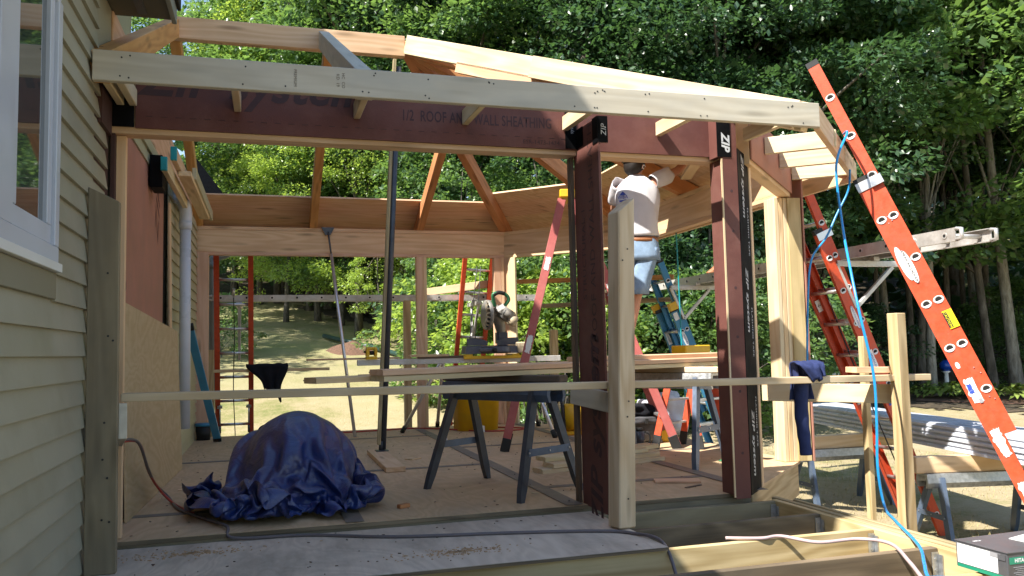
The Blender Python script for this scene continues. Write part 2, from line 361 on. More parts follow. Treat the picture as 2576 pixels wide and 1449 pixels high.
# ------------------------------------------------------------------ ground
def sm(a, b_, x):
    t = min(1, max(0, (x-a)/(b_-a))); return t*t*(3-2*t)
def ground(x, y):
    s = .2 - .185*sm(3.5, 10, x)
    z = -.8 + s*max(0, y-12.8)
    d = .284*x+.956*y
    z += .26*max(0, d-26)*sm(6, 12, x) + .1*max(0, d-36)*(1-sm(6, 12, x))
    z = min(z, 14+.02*d)
    z += .05*mnoise.noise(Vector((x*.35, y*.35, 0)))*sm(11, 16, abs(d)) 
    return z
def grid(name, x0, x1, y0, y1, nx, ny, mat, dz=0, keep=None):
    xs = np.linspace(x0, x1, nx); ys = np.linspace(y0, y1, ny)
    V = [(x, y, ground(x, y)+dz) for y in ys for x in xs]; F = []
    for j in range(ny-1):
        for i in range(nx-1):
            if keep and not keep((xs[i]+xs[i+1])/2, (ys[j]+ys[j+1])/2): continue
            k = j*nx+i; F.append((k, k+1, k+nx+1, k+nx))
    o = mesh(name, V, F, mat, smooth=True); return tag(o, kind='structure')
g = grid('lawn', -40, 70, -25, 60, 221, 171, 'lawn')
gf = grid('ground', -260, 300, -60, 330, 57, 40, 'forest_floor', -.35)
def wood_edge(x, y):
    d = .284*x+.956*y; e = 24+2*math.sin(x*.7)+1.2*math.sin(x*1.7+1)
    e = e + 7*(1-sm(-1.5, 3.5, x)); return d > e-1.5*sm(4, 9, x)*2
def wood_edge2(x, y): return wood_edge(x+.8*mnoise.noise(Vector((x*1.1, y*1.1, 3)))+.35*mnoise.noise(Vector((x*4, y*4, 3))), y+.9*mnoise.noise(Vector((x*1.3, y*1.3, 9)))+.4*mnoise.noise(Vector((x*4, y*4, 9))))
grid('forest_floor', -12, 34, 14, 40, 231, 131, 'forest_floor', .02, wood_edge2)
# ------------------------------------------------------------------ house
house = thing('house', 'house with sage green lap siding and a white window on the left', 'house', (-.77, 3, -.8))
WX = -.79
box('wall', (-5.0, -4, -.8), (WX, 10.93, 2.76), 'siding', house)
def lap(y0, y1, z, ex, x, mat, th=.014):
    V = []
    for y in (y0, y1): V += [(x+th+.012, y, z), (x+.001, y, z), (x+.001, y, z+ex+.012), (x+.008, y, z+ex+.012), (x+th+.012, y, z+.004)]
    F = [(0, 1, 2, 3, 4)[::-1], (5, 6, 7, 8, 9)]+[(i, (i+1) % 5, 5+(i+1) % 5, 5+i) for i in range(5)]
    return mesh('siding_board', V, F, mat, house)
WY0, WY1, WZ0, WZ1 = 1.6, 3.46, 1.262, 2.62
z = 2.155+.1035*4; k = 0
while z > -.8:
    ye = 4.22 if z > 2.17 else (4.475+.004*math.sin(k*5)) if z > .9 else 4.2+.012*math.sin(k*3)
    y0 = WY1 if z+.09 > WZ0-.12 and z < WZ1 else -1.5
    if z+.01 < WZ0-.12 < z+.1: y0 = WY1
    lap(y0, ye, z, .1035, WX, 'siding'); z -= .1035; k += 1
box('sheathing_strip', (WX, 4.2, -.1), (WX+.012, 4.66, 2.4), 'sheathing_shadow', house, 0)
# window
win = mesh('window', *(lambda: ([(WX+.001, WY0, WZ0), (WX+.001, WY1, WZ0), (WX+.001, WY1, WZ1), (WX+.001, WY0, WZ1)], [(0, 1, 2, 3)]))(), 'dark_gap', house)
fx = WX+.035
def bar(name, y0, z0, y1, z1, w, x0, x1, mat='window_vinyl', p=win):
    return board(name, ((x0+x1)/2, y0, z0), ((x0+x1)/2, y1, z1), w, x1-x0, mat, p, up=(0, z0-z1, y1-y0) if y0 != y1 else (0, 1, 0))
ch = .14
bar('frame', WY0, WZ0+.03, WY1, WZ0+.03, .06, WX-.02, fx); bar('frame', WY1-.03, WZ0+.061, WY1-.03, 2.265, .06, WX-.02, fx)
bar('frame', WY1-.03, 2.265, WY1-.25, 2.53, .06, WX-.02, fx-.002)
bar('mullion', 2.80, WZ0+.061, 2.80, 2.7, .16, WX-.02, fx-.004); bar('frame', 1.63, WZ0+.061, 1.63, 2.7, .06, WX-.02, fx)
for ya, yb in ((2.882, 3.398), (1.70, 2.658)):
    bar('sash', ya, WZ0+.10, yb, WZ0+.10, .07, WX+.001, fx-.014); bar('sash', ya+.035, WZ0+.136, ya+.035, 2.62, .07, WX+.001, fx-.014)
    bar('sash', yb-.028, WZ0+.136, yb-.028, 2.30 if yb > 3 else 2.62, .055, WX+.001, fx-.014)
bar('sash', 3.33, 2.26, 3.11, 2.52, .08, WX+.001, fx-.016)
for ya, yb in ((2.88, 3.38), (1.76, 2.65)): box('pane', (WX+.002, ya-.02, WZ0+.12), (WX+.005, yb+.01, 2.7), 'glass', win, 0)
box('sill', (WX-.01, WY0-.03, WZ0-.035), (fx+.012, WY1+.008, WZ0-.002), 'white_vinyl', win)
box('apron_board', (WX, WY0-.1, WZ0-.135), (WX+.026, WY1+.012, WZ0-.037), 'siding_trim', house)
# eave of the low roof, cut off where the porch roof ties in
box('soffit', (WX+.002, -4, 2.735), (-.50, 4.72, 2.76), 'soffit_dark', house, 0)
for k in range(12): box('soffit_vent', (-.66, -.6+k*.44, 2.729), (-.645+.03, -.6+k*.44+.42, 2.7345), 'black_metal', house, 0)
box('fascia', (-.499, -4, 2.72), (-.475, 4.74, 2.87), 'grey_pipe', house)
box('drip_edge', (-.474, -4, 2.80), (-.455, 4.75, 2.885), 'dark_gap', house)
bm = bmesh.new()
for k in range(9): addbox(bm, (-.46-.14*k-.16, -4, 2.885+.085*k), (-.44-.14*k, 4.76, 2.90+.085*k), None)
bmobj('roof', bm, 'shingle', house)
# upper storey set back behind the low roof: its eave throws the long shadow over the porch
UX, UZ = -1.25, 5.964
box('upper_wall', (-5.0, 2.25, 2.77), (-1.62, 10.9, UZ-.25), 'siding', house)
V = []
for y in (2.05, 11.1): V += [(UX, y, UZ), (UX, y, UZ-.14), (-5.6, y, UZ+.6), (-5.6, y, UZ+1.9)]
mesh('upper_roof', V, [(0, 3, 2, 1), (4, 5, 6, 7), (0, 4, 7, 3), (1, 2, 6, 5), (0, 1, 5, 4), (2, 3, 7, 6)], 'shingle', house)
# porch-side wall: sheathing, siding courses, bare framing above
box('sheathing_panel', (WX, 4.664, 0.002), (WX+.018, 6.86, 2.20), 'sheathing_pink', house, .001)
text('print', '7/16', facing((WX+.0195, 4.98, 1.33), (0, 1, 0), (1, 0, 0)), .17, 'sheathing_print', house)
text('print', 'ZIP', facing((WX+.0195, 6.5, 1.95), (0, .3, 1), (1, 0, 0)), .3, 'sheathing', house, .3)
for zz in (2.205, 2.31): lap(4.664, 6.9, zz, .1, WX, 'siding_yellow')
box('bare_sheathing', (WX, 4.664, 2.42), (WX+.01, 9.6, 2.75), 'spruce_pink', house)
box('felt_strip', (WX, 6.865, .0), (WX+.014, 7.06, 2.2), 'black_tape', house)
z = 2.30
while z > -.05:
    lap(7.10, 9.80, z, .1, WX+.02, 'siding_yellow'); lap(9.94, 10.93, z, .1, WX+.03, 'siding_yellow'); z -= .1
box('wall_stud', (WX+.02, 9.82, 0.005), (WX+.16, 9.92, 2.07), 'spruce_pink', house)
board('wall_strip', (-.725, 7.10, .01), (-.742, 6.98, 2.12), .10, .016, 'spruce_pink', house, up=(0, 1, 0))
# eave of the low roof where it goes on past the porch
V = []
for y in (9.95, 10.5): V += [(-.80, y, 3.2-.35*(y > 10)), (-.45, y, 2.72-.1*(y > 10)), (-.80, y, 2.70-.1*(y > 10))]
mesh('eave_return', V, [(0, 1, 2), (5, 4, 3), (0, 3, 4, 1), (1, 4, 5, 2), (2, 5, 3, 0)], 'shingle', house)
# ------------------------------------------------------------------ porch
A = Vector((2.85, 4.52)); B = Vector((3.92, 5.59)); C2 = Vector((3.92, 8.81)); C1 = Vector((2.85, 9.88)); AP = Vector((1.2, 7.2)); XW = -.77
porch = thing('porch_frame', 'half built timber porch with open roof rafters and red brown sheathed header', 'porch', (1.2, 7.2, 0))
deck = thing('porch_floor', 'plywood porch floor on a timber rim, littered with tools and offcuts', 'deck', (1.2, 7.2, -.02))
# floor sheets clipped to the outline
OUT = [(XW+.0, 4.53), (A.x, 4.53), (B.x+.02, B.y-.03), (C2.x+.02, C2.y), (C1.x, C1.y+.06), (XW, C1.y+.06)]
def clip(poly, lo, hi):
    for ax, v, sgn in ((0, lo[0], 1), (0, hi[0], -1), (1, lo[1], 1), (1, hi[1], -1)):
        out = []
        for i in range(len(poly)):
            p, q = poly[i], poly[(i+1) % len(poly)]; dp, dq = (p[ax]-v)*sgn, (q[ax]-v)*sgn
            if dp >= 0: out.append(p)
            if (dp >= 0) != (dq >= 0): t = dp/(dp-dq); out.append((p[0]+(q[0]-p[0])*t, p[1]+(q[1]-p[1])*t))
        poly = out
        if len(poly) < 3: return []
    return poly
def prism(name, poly, z0, z1, mat, parent, label=None):
    n = len(poly); cx = sum(p[0] for p in poly)/n; cy = sum(p[1] for p in poly)/n
    V = [(x-cx, y-cy, z0) for x, y in poly]+[(x-cx, y-cy, z1) for x, y in poly]
    F = [tuple(range(n))[::-1], tuple(range(n, 2*n))]+[(i, (i+1) % n, n+(i+1) % n, n+i) for i in range(n)]
    return mesh(name, V, F, mat, parent, M=Matrix.Translation((cx, cy, 0)), label=label)
xs = [-.77, .45, 1.70, 2.93, 4.2]; 
for i in range(4):
    ys = [4.4, 5.19, 7.6, 10.1] if i % 2 == 0 else [4.4, 6.45, 8.9, 10.1]
    if i == 2: ys = [4.4, 5.20, 7.65, 10.1]
    if i == 3: ys = [4.4, 6.6, 9.0, 10.1]
    for j in range(3):
        p = clip(list(OUT), (xs[i]+.0015, ys[j]+.0015), (xs[i+1]-.0015, ys[j+1]-.0015))
        if len(p) > 2: prism('plywood_sheet', p, -.02, 0, 'floor_plywood', deck)
        if j and len(p) > 2: box('seam_tape', (max(xs[i], XW), ys[j]-.04, .0015), (min(xs[i+1], 3.9)-.05, ys[j]+.04, .003), 'seam_tape', deck, 0)
    if i: box('seam_tape', (xs[i]-.05, 4.54, .004), (xs[i]+.05, 9.8, .0055), 'seam_tape', deck, 0)
def rim(p, q, z0, z1, t, mat, nm='rim_joist', par=None, off=0):
    d = Vector((q[0]-p[0], q[1]-p[1])).normalized(); n = Vector((d.y, -d.x))*off
    return board(nm, (p[0]+n.x, p[1]+n.y, (z0+z1)/2), (q[0]+n.x, q[1]+n.y, (z0+z1)/2), z1-z0, t, mat, par if par else deck)
rim((XW, 4.55), (A.x, 4.55), -.26, -.022, .036, 'treated_green'); rim(A-Vector((0, -.03)), B, -.26, -.022, .036, 'treated_yellow')
rim(B, C2, -.26, -.022, .036, 'treated_yellow'); rim(C2, C1, -.26, -.022, .036, 'treated'); rim(C1, (XW, C1.y), -.26, -.022, .036, 'treated')
for p in ((B.x-.1, B.y+.02), (B.x-.1, 7.2), (C1.x-.1, C1.y-.1), (1.0, C1.y-.1), (-.6, C1.y-.1)):
    box('deck_leg', (p[0]-.05, p[1]-.05, -.85), (p[0]+.05, p[1]+.05, -.262), 'treated', deck)
box('floor_edge', (XW, 4.5245, -.0215), (A.x, 4.5295, -.0015), 'treated_dark', deck, 0)
# header and its sheathing
HB = 2.08
box('header_beam', (XW, 4.556, HB-.028), (A.x-.01, 4.66, 2.36), 'spruce', porch)
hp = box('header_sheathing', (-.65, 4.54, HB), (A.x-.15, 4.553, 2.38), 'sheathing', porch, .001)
def hprint(s, x, z, size, sh=0, bold=0, sx=1): text('print', s, facing((x, 4.5385, z), (1, 0, 0), (0, -1, 0)), size, 'sheathing_print', hp, sh, None, bold, sx=sx)
hprint('ZIP system', -.06, 2.335, .25, .28, .006, .98); hprint('1/2  ROOF AND WALL SHEATHING', 1.17, 2.228, .088, 0, .001, .62)
hprint('ESR-1473-1474', 1.55, 2.115, .035)
for k in range(34):
    x = -.6+.071*k
    if x < 1.72: box('nail_line', (x, 4.5385, 2.142), (x+.032, 4.5399, 2.1445), 'sheathing_print', hp, 0)
# left jamb
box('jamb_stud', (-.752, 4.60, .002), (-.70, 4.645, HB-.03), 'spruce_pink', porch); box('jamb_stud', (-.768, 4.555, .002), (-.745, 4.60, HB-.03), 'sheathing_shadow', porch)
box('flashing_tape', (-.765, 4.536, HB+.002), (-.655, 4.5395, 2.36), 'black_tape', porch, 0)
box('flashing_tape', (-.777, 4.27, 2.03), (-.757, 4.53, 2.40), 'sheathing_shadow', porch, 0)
# pilaster stub with the big print, standing out from the header
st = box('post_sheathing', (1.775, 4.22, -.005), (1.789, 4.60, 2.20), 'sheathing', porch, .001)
box('stud', (1.79, 4.555, .002), (1.828, 4.64, HB-.03), 'spruce', porch); box('stud', (1.752, 4.601, .002), (1.7735, 4.66, HB-.03), 'old_timber', porch)
box('stud', (1.79, 4.24, .0), (1.80, 4.554, 2.0), 'spruce', porch)
def sprint(s, y, z, size, sh=0, bold=0): text('print', s, facing((1.7735, y, z), (0, 0, 1), (-1, 0, 0)), size, 'sheathing_print', st, sh, None, bold)
sprint('ZIP system', 4.37, .42, .235, .25, .006); sprint('1/2" ROOF AND WALL SHEATHING', 4.34, 1.55, .10); sprint('STRUCTURAL 1', 4.47, 1.45, .075)
def tape(lo, hi, par=porch): return box('flashing_tape', lo, hi, 'black_tape', par, 0)
t1 = tape((1.70, 4.535, HB+.006), (1.774, 4.5385, 2.36)); t1b = tape((1.7705, 4.44, HB+.006), (1.7735, 4.534, 2.2))
t2 = tape((1.7705, 4.22, HB-.03), (1.7735, 4.29, 2.2)); t2b = tape((1.774, 4.216, HB-.03), (1.835, 4.2195, 2.2))
box('flashing_backing', (1.776, 4.2196, HB-.03), (1.835, 4.235, 2.2), 'sheathing', porch, 0)
text('print', 'ZIP', facing((1.81, 4.2145, 2.12), (0, 0, 1), (0, -1, 0)), .045, 'tape_print', t2b, .2)
text('print', 'system', facing((1.74, 4.533, 2.22), (0, 0, 1), (0, -1, 0)), .03, 'tape_print', t1)
# corner post A
box('edge_strip', (2.684, 4.443, -.01), (2.6935, 4.452, 2.05), 'spruce_pale', porch, 0)
pa = box('post_sheathing', (2.695, 4.445, -.02), (2.797, 4.458, 2.36), 'sheathing', porch, .001); box('post_sheathing', (2.695, 4.459, -.0), (2.708, 4.60, 2.05), 'sheathing', porch, .001)
box('post', (2.71, 4.46, .0), (2.795, 4.60, 2.05), 'spruce', porch); box('header_end', (2.706, 4.46, 2.055), (2.79, 4.66, 2.36), 'spruce', porch)
t3 = tape((2.66, 4.441, HB-.02), (2.755, 4.4445, 2.36)); text('print', 'ZIP', facing((2.715, 4.4395, 2.155), (0, 0, -1), (0, -1, 0)), .075, 'tape_print', t3, .25, None, .003)
box('flashing_backing', (2.66, 4.4446, HB-.02), (2.694, 4.538, 2.36), 'sheathing', porch, 0)
for z in (.25, .62, .95, 1.25, 1.6, 1.85): 
    bm = bmesh.new(); bmesh.ops.create_circle(bm, segments=12, radius=.011); 
    o = bmobj('nail_mark', disc_bm(.009, .001, 12), 'sheathing_print', pa, M=facing((2.75, 4.4445, z), (1, 0, 0), (0, -1, 0))); bm.free()
t4 = board('flashing_tape', (2.897, 4.543, -.005), (2.897, 4.543, 2.12), .275, .004, 'black_tape', porch, up=(1, 1, 0), c=0)
board('post_sheathing', (2.890, 4.550, -.005), (2.890, 4.550, 2.12), .28, .012, 'sheathing', porch, up=(1, 1, 0), c=0)
board('stud', (3.005, 4.675, .0), (3.005, 4.675, 2.12), .05, .05, 'spruce', porch, up=(1, 1, 0))
f4 = lambda z, a=0: facing((2.8995+a, 4.5395+a, z), (0, 0, -1), (1, -1, 0))
for z in (1.62, .98, .42): text('print', 'FLASHING TAPE', f4(z, .05), .042, 'tape_print', t4)
for z in (1.90, 1.18, .30): text('print', 'ZIP system', f4(z, -.02), .085, 'tape_print', t4, .25, None, .002)
# slanted front header A-B, right beam, far beams
def at2(p, q, f): return (p[0]+(q[0]-p[0])*f, p[1]+(q[1]-p[1])*f)
nAB = Vector((.7071, -.7071)); A0 = Vector((2.96, 4.54)); B0 = Vector((3.965, 5.545))
rim(A0, B0, HB-.028, 2.40, .09, 'spruce', 'header_beam', porch, -.055); rim(A0, B0, HB, 2.40, .012, 'sheathing_pink', 'header_sheathing', porch)
rim((B.x-.02, B.y+.02), (C2.x-.02, C2.y), HB, 2.33, .075, 'spruce', 'side_beam', porch); rim((B.x-.02, B.y), (C2.x-.02, C2.y), 2.331, 2.372, .085, 'spruce', 'top_plate', porch); rim((B.x-.02, B.y), (C2.x-.02, C2.y), HB-.036, HB-.001, .085, 'spruce', 'bottom_plate', porch)
rim(C2, C1, HB, 2.33, .075, 'spruce', 'side_beam', porch); rim(C2, C1, 2.331, 2.372, .085, 'spruce', 'top_plate', porch); rim(C2, C1, HB-.036, HB-.001, .085, 'spruce', 'bottom_plate', porch)
rim((C1.x, C1.y), (XW, C1.y), HB, 2.33, .075, 'spruce_pink', 'far_beam', porch); rim((C1.x, C1.y), (XW, C1.y), 2.331, 2.372, .085, 'spruce_pink', 'top_plate', porch); rim((C1.x, C1.y), (XW, C1.y), HB-.036, HB-.001, .085, 'spruce_pink', 'bottom_plate', porch)
# studs and posts
PT = HB-.038
def stud(x, y, w, t, mat, rz=0, z1=PT): return bmobj('post', cube_bm(w, t, z1-.002, .003), mat, porch, M=Matrix.Translation((x, y, .002+(z1-.002)/2)) @ Matrix.Rotation(R(rz), 4, 'Z'))
stud(1.765, 9.85, .085, .09, 'spruce_pink'); stud(1.828, 9.85, .038, .09, 'spruce')
stud(2.735, 9.85, .09, .09, 'spruce_pink'); stud(2.80, 9.85, .036, .09, 'spruce'); stud(2.875, 9.82, .04, .1, 'spruce', 45); stud(2.91, 9.76, .04, .1, 'spruce_pale', 45)
stud(3.88, 8.86, .04, .12, 'spruce', 45); stud(3.90, 8.78, .04, .12, 'spruce_pale', 20)
stud(3.81, 5.60, .036, .14, 'spruce_pale'); stud(3.849, 5.60, .036, .14, 'spruce'); stud(3.888, 5.60, .036, .14, 'spruce_pale'); stud(3.965, 5.575, .11, .13, 'treated_yellow', -8)
box('post_sheathing', (4.022, 5.50, .0), (4.036, 5.66, 2.2), 'sheathing_pink', porch, .001)
# roof
ZR = 3.72
def roofz_front(y): return ZR-.451*abs(y-7.2)
ridge = board('ridge_board', (XW, 7.2, ZR-.092), (AP.x-.02, 7.2, ZR-.092), .185, .08, 'spruce_pink', porch)
def rafter(p, q, mat, name='rafter', w=.145, t=.085):
    return board(name, p, q, w, t, mat, porch)
def common(x, sgn, mat, end=None):
    y0, y1 = 7.2+sgn*.044, 7.2+sgn*(3.10)
    if end: y1 = end
    return rafter((x, y0, roofz_front(y0)-.08), (x, y1, roofz_front(y1)-.08), mat)
common(-.742, -1, 'fir_orange'); common(.47, -1, 'spruce_weathered'); common(-.742, 1, 'fir_orange'); common(.52, 1, 'fir_orange')
def corner3(P, ext): # a hip rafter from the apex, carried past the corner post
    d = Vector((P[0]-AP.x, P[1]-AP.y)); f = (d.length+ext)/d.length
    return (AP.x+d.x*f, AP.y+d.y*f, ZR-.08+(2.52-ZR)*f)
def hip(P, mat, ext=.5, nm='hip_rafter', start=.01, w=.16):
    q = Vector(corner3(P, ext)); p = Vector((AP.x, AP.y, ZR-.08)); d = (q-p).normalized()
    return rafter(p+d*start, q, mat, nm, w)
def dirc(P): return Vector((P[0]-AP.x, P[1]-AP.y)).normalized()
# front hip is the long pale one, doubled at its lower end
q = Vector((3.055, 4.08, 2.225)); p = Vector((1.215, 7.17, 3.64)); rafter(p, q, 'spruce_pale', 'hip_rafter', .165)
d = (q-p); nrm = Vector((-.056, -.032, 0)); rafter(p+d*.42+nrm, q+nrm-d*.01, 'spruce_pale', 'hip_rafter', .165, .038)
rafter(p+d*.18+Vector((0, 0, -.115)), p+d*.62+Vector((.0, 0, -.115)), 'spruce_pink', 'hip_brace', .09)
hip(B, 'fir_orange'); hip((3.92, 7.2), 'fir_orange', .45, 'rafter', .05, .145); hip(C2, 'fir_orange'); hip(C1, 'fir_orange')
rafter((1.78, 7.2+.60*1.55, ZR-.08-.451*.60*1.55), (1.78, 10.28, roofz_front(10.28)-.08), 'fir_orange', 'jack_rafter')
# fascia all the way round
F0, F1, F2, F3, F4, F5 = (XW+.01, 4.05), (3.10, 4.05), (4.42, 5.37), (4.42, 9.02), (3.06, 10.38), (XW, 10.38)
fz0, fz1 = 2.16, 2.302
fb = rim(F0, F1, fz0, fz1, .038, 'spruce_weathered', 'fascia_board', porch)
rim((F1[0]+.012, F1[1]+.03), F2, fz0, fz1, .038, 'spruce', 'fascia_board', porch); rim(F2, F3, fz0, fz1, .038, 'spruce', 'fascia_board', porch)
rim(F3, F4, fz0, fz1, .038, 'spruce', 'fascia_board', porch); rim(F4, F5, fz0, fz1, .038, 'spruce', 'fascia_board', porch)
text('print', 'PREMIUM', facing((.13, 4.0295, 2.232), (0, 0, -1), (0, -1, 0)), .02, 'wood_print', fb)
text('print', 'HC  CO', facing((.358, 4.0295, 2.235), (0, 0, -1), (0, -1, 0)), .021, 'wood_print', fb); text('print', 'KD  19', facing((.332, 4.0295, 2.235), (0, 0, -1), (0, -1, 0)), .021, 'wood_print', fb)
for k in range(34):
    x = random.choice([-.7, -.66, -.62, -.14, -.1, .1, .3, .47, .5, .78, 1.08, 1.12, 1.55, 1.7, 1.74, 2.0, 2.3, 2.35, 2.9, 3.0])+random.uniform(-.02, .02)
    bmobj('nail_head', disc_bm(.0042, .002, 8), 'dark_print', fb, M=facing((x, 4.0305, random.choice([2.18, 2.19, 2.27, 2.28])+random.uniform(-.006, .006)), (1, 0, 0), (0, -1, 0)))
# lookouts between header and fascia
for x in (-.72, -.66, -.15, .475, 1.09, 1.70, 2.31, 2.92):
    board('lookout', (x, 4.535, 2.235), (x, 4.072, 2.225), .085, .036, 'spruce_pale', porch)
for a in (.40, .92, 1.42):
    b0 = A0+Vector((.7071, .7071))*a+nAB*.012; e0 = b0+nAB*.455
    board('lookout', (b0.x, b0.y, 2.245), (e0.x, e0.y, 2.235), .115, .036, 'spruce_pale', porch)
for y in (6.2, 6.8, 7.4, 8.0): board('lookout', (3.97, y, 2.235), (4.395, y, 2.225), .085, .036, 'spruce_pale', porch)
for x in (-.5, .15, .8, 1.45, 2.1, 2.7): board('lookout', (x, 9.93, 2.235), (x, 10.355, 2.225), .085, .036, 'spruce_pink', porch)
# tongue and groove ceiling boards lying on the rafters
def rows(P, Q, PR, QR, f0, n, df, mat, zp=2.52, th=.019):
    """P,Q corners on the wall line; PR,QR where those hips end up; boards from fraction f0 in n steps"""
    for k in range(n):
        a, b_ = f0+k*df, f0+(k+1)*df-.0006
        def pt(C, T, f): return Vector((C[0]+(T[0]-C[0])*f, C[1]+(T[1]-C[1])*f, zp+(ZR-zp)*f))
        c = [pt(P, PR, a), pt(Q, QR, a), pt(Q, QR, b_), pt(P, PR, b_)]
        nn = (c[1]-c[0]).cross(c[3]-c[0]).normalized(); nn = nn if nn.z > 0 else -nn
        ce = sum(c, Vector())/4; V = [v-ce for v in c]+[v-ce+nn*th for v in c]
        mesh('ceiling_board', V, [(0, 3, 2, 1), (4, 5, 6, 7), (0, 1, 5, 4), (1, 2, 6, 5), (2, 3, 7, 6), (3, 0, 4, 7)], mat, porch, M=Matrix.Translation(ce))
rows((XW, C1.y), (C1.x, C1.y), (XW, 7.2), AP, -.18, 9, .0335, 'spruce_pink', 2.535)
rows(C1, C2, AP, AP, -.15, 10, .0335, 'spruce_pink', 2.535); rows(C2, (3.92, 7.25), AP, (AP.x, 7.2), -.15, 10, .0335, 'spruce', 2.535)
rows((3.92, 7.25), (3.92, 5.75), (AP.x, 7.2), (AP.x+.0, 7.2), -.15, 15, .0335, 'spruce', 2.535)
# board offcuts nailed on the right beam, where the last row is going in
board('offcut_block', (3.70, 6.75, 2.44), (3.62, 6.42, 2.50), .02, .10, 'spruce_pale', porch, up=(0, 0, 1))
# ------------------------------------------------------------------ lower deck
low = thing('lower_deck', 'unfinished lower deck frame with open treated joists in front of the porch', 'deck', (2, 3.5, -.3))
for y, m_ in ((4.47, 'treated_green'), (4.045, 'treated_dark'), (3.62, 'treated_yellow'), (3.20, 'treated_dark'), (2.78, 'treated_yellow'), (2.36, 'treated')):
    j = board('joist', (-.7, y, -.17), (2.968, y, -.17), .235, .038, m_, low)
    h = box('joist_hanger', (2.93, y-.024, -.25), (2.9665, y-.0205, -.07), 'galvanised', j, 0); box('joist_hanger', (2.9625, y-.05, -.25), (2.967, y-.025, -.08), 'galvanised', j, 0)
    for q in range(3): bmobj('bolt', disc_bm(.006, .004, 8), 'galvanised', h, M=facing((2.948, y-.0255, -.1-.05*q), (1, 0, 0), (0, -1, 0)))
board('rim_joist', (2.989, 4.50, -.17), (2.989, 1.9, -.17), .24, .038, 'treated_yellow', low); board('rim_joist', (3.030, 4.56, -.165), (3.030, 1.9, -.165), .24, .038, 'treated', low)
board('rim_joist', (3.066, 4.4, -.158), (3.066, 1.9, -.158), .24, .026, 'treated', low)
for x, y in ((2.9, 2.5), (2.9, 4.3), (.3, 3.2)): box('deck_leg', (x-.045, y-.045, -.85), (x+.045, y+.045, -.30), 'treated', low)
ply = prism('plywood_walkway', [(-.757, 3.60), (1.80, 3.58), (1.795, 4.515), (-.757, 4.515)], -.049, -.035, 'grey_plywood', None)
ply.data.materials[0] = MATS['grey_plywood']; tag(ply, 'weathered grey plywood sheet laid over the joists at the front edge of the porch', 'plywood')
tag(box('plywood_edge', (-.757, 3.5745, -.0488), (1.80, 3.5785, -.0352), 'old_timber', ply, 0))
# ------------------------------------------------------------------ temporary railing
rail = thing('temporary_railing', 'makeshift timber railing with pale rail across the front of the porch', 'railing', (1.8, 4.1, -.03))
board('rail', (-.635, 4.155, .722), (3.85, 4.14, .682), .038, .088, 'post_cream', rail)
lp_ = board('post', (-.695, 4.04, -.034), (-.70, 4.04, 1.635), .128, .038, 'treated_green', rail, up=(1, 0, 0))
for v in lp_.data.vertices:
    if v.co.x > .8: v.co.x -= v.co.z*.5
for zz, xx in ((1.28, -.68), (1.0, -.675), (.98, -.655), (.62, -.685), (.46, -.69), (.38, -.67), (.2, -.69), (.19, -.66)): bmobj('nail_head', disc_bm(.005, .002, 8), 'dark_print', lp_, M=facing((xx, 4.0195, zz), (1, 0, 0), (0, -1, 0)))
bm = cube_bm(.108, .10, 1.67, .006)
for v in bm.verts:
    if v.co.z > .8: v.co.z += (v.co.x+.03)*.8
mp = bmobj('post', bm, 'post_cream', rail, M=Matrix.Translation((1.80, 4.05, .805)) @ Matrix.Rotation(R(14), 4, 'Z') @ Matrix.Rotation(R(2.0), 4, 'Y'))
bmobj('post', cube_bm(.075, .075, 1.42, .004), 'treated_yellow', rail, M=Matrix.Translation((3.62, 4.10, .36)) @ Matrix.Rotation(R(8), 4, 'Z'))
bmobj('post', cube_bm(.04, .05, 1.7, .004), 'treated_yellow', rail, M=Matrix.Translation((3.80, 4.62, .09)))
for zz, xx in ((1.42, 1.83), (1.36, 1.80), (.62, 1.81), (.54, 1.80), (.12, 1.79)): bmobj('nail_head', disc_bm(.0045, .002, 8), 'dark_print', mp, M=facing((xx, 3.993-.0, zz), (1, 0, 0), (0, -1, 0)))
board('bracket_board', (3.16, 4.83, .585), (3.66, 4.16, .585), .115, .036, 'spruce_pale', rail)
board('bracket_board', (1.70, 4.53, .638), (1.80, 4.12, .60), .11, .036, 'spruce_weathered', rail)
board('bracket_board', (-.70, 4.48, .55), (-.62, 4.08, .62), .16, .036, 'spruce_weathered', rail)
pm = porch; 
board('cap_block', (3.35, 4.19, .737), (3.72, 4.19, .728), .036, .10, 'spruce', rail)
text('print', 'PREMIUM', facing((3.27, 4.66, .59), (0, 0, -1), (-.8, -.6, 0)), .018, 'wood_print', rail)
# far railing
fr = thing('far_railing', 'low board rail with short posts along the far edge of the porch', 'railing', (1, 10.6, 0))
board('rail', (-.72, 10.6, .722), (.75, 10.62, .715), .036, .06, 'spruce', fr)
for x, y, z1 in ((1.73, 10.6, 1.565), (-.66, 10.6, .98), (3.55, 10.1, 1.15)): board('post', (x, y, -.75), (x, y, z1), .09, .09, 'treated_yellow', fr, up=(1, 0, 0))
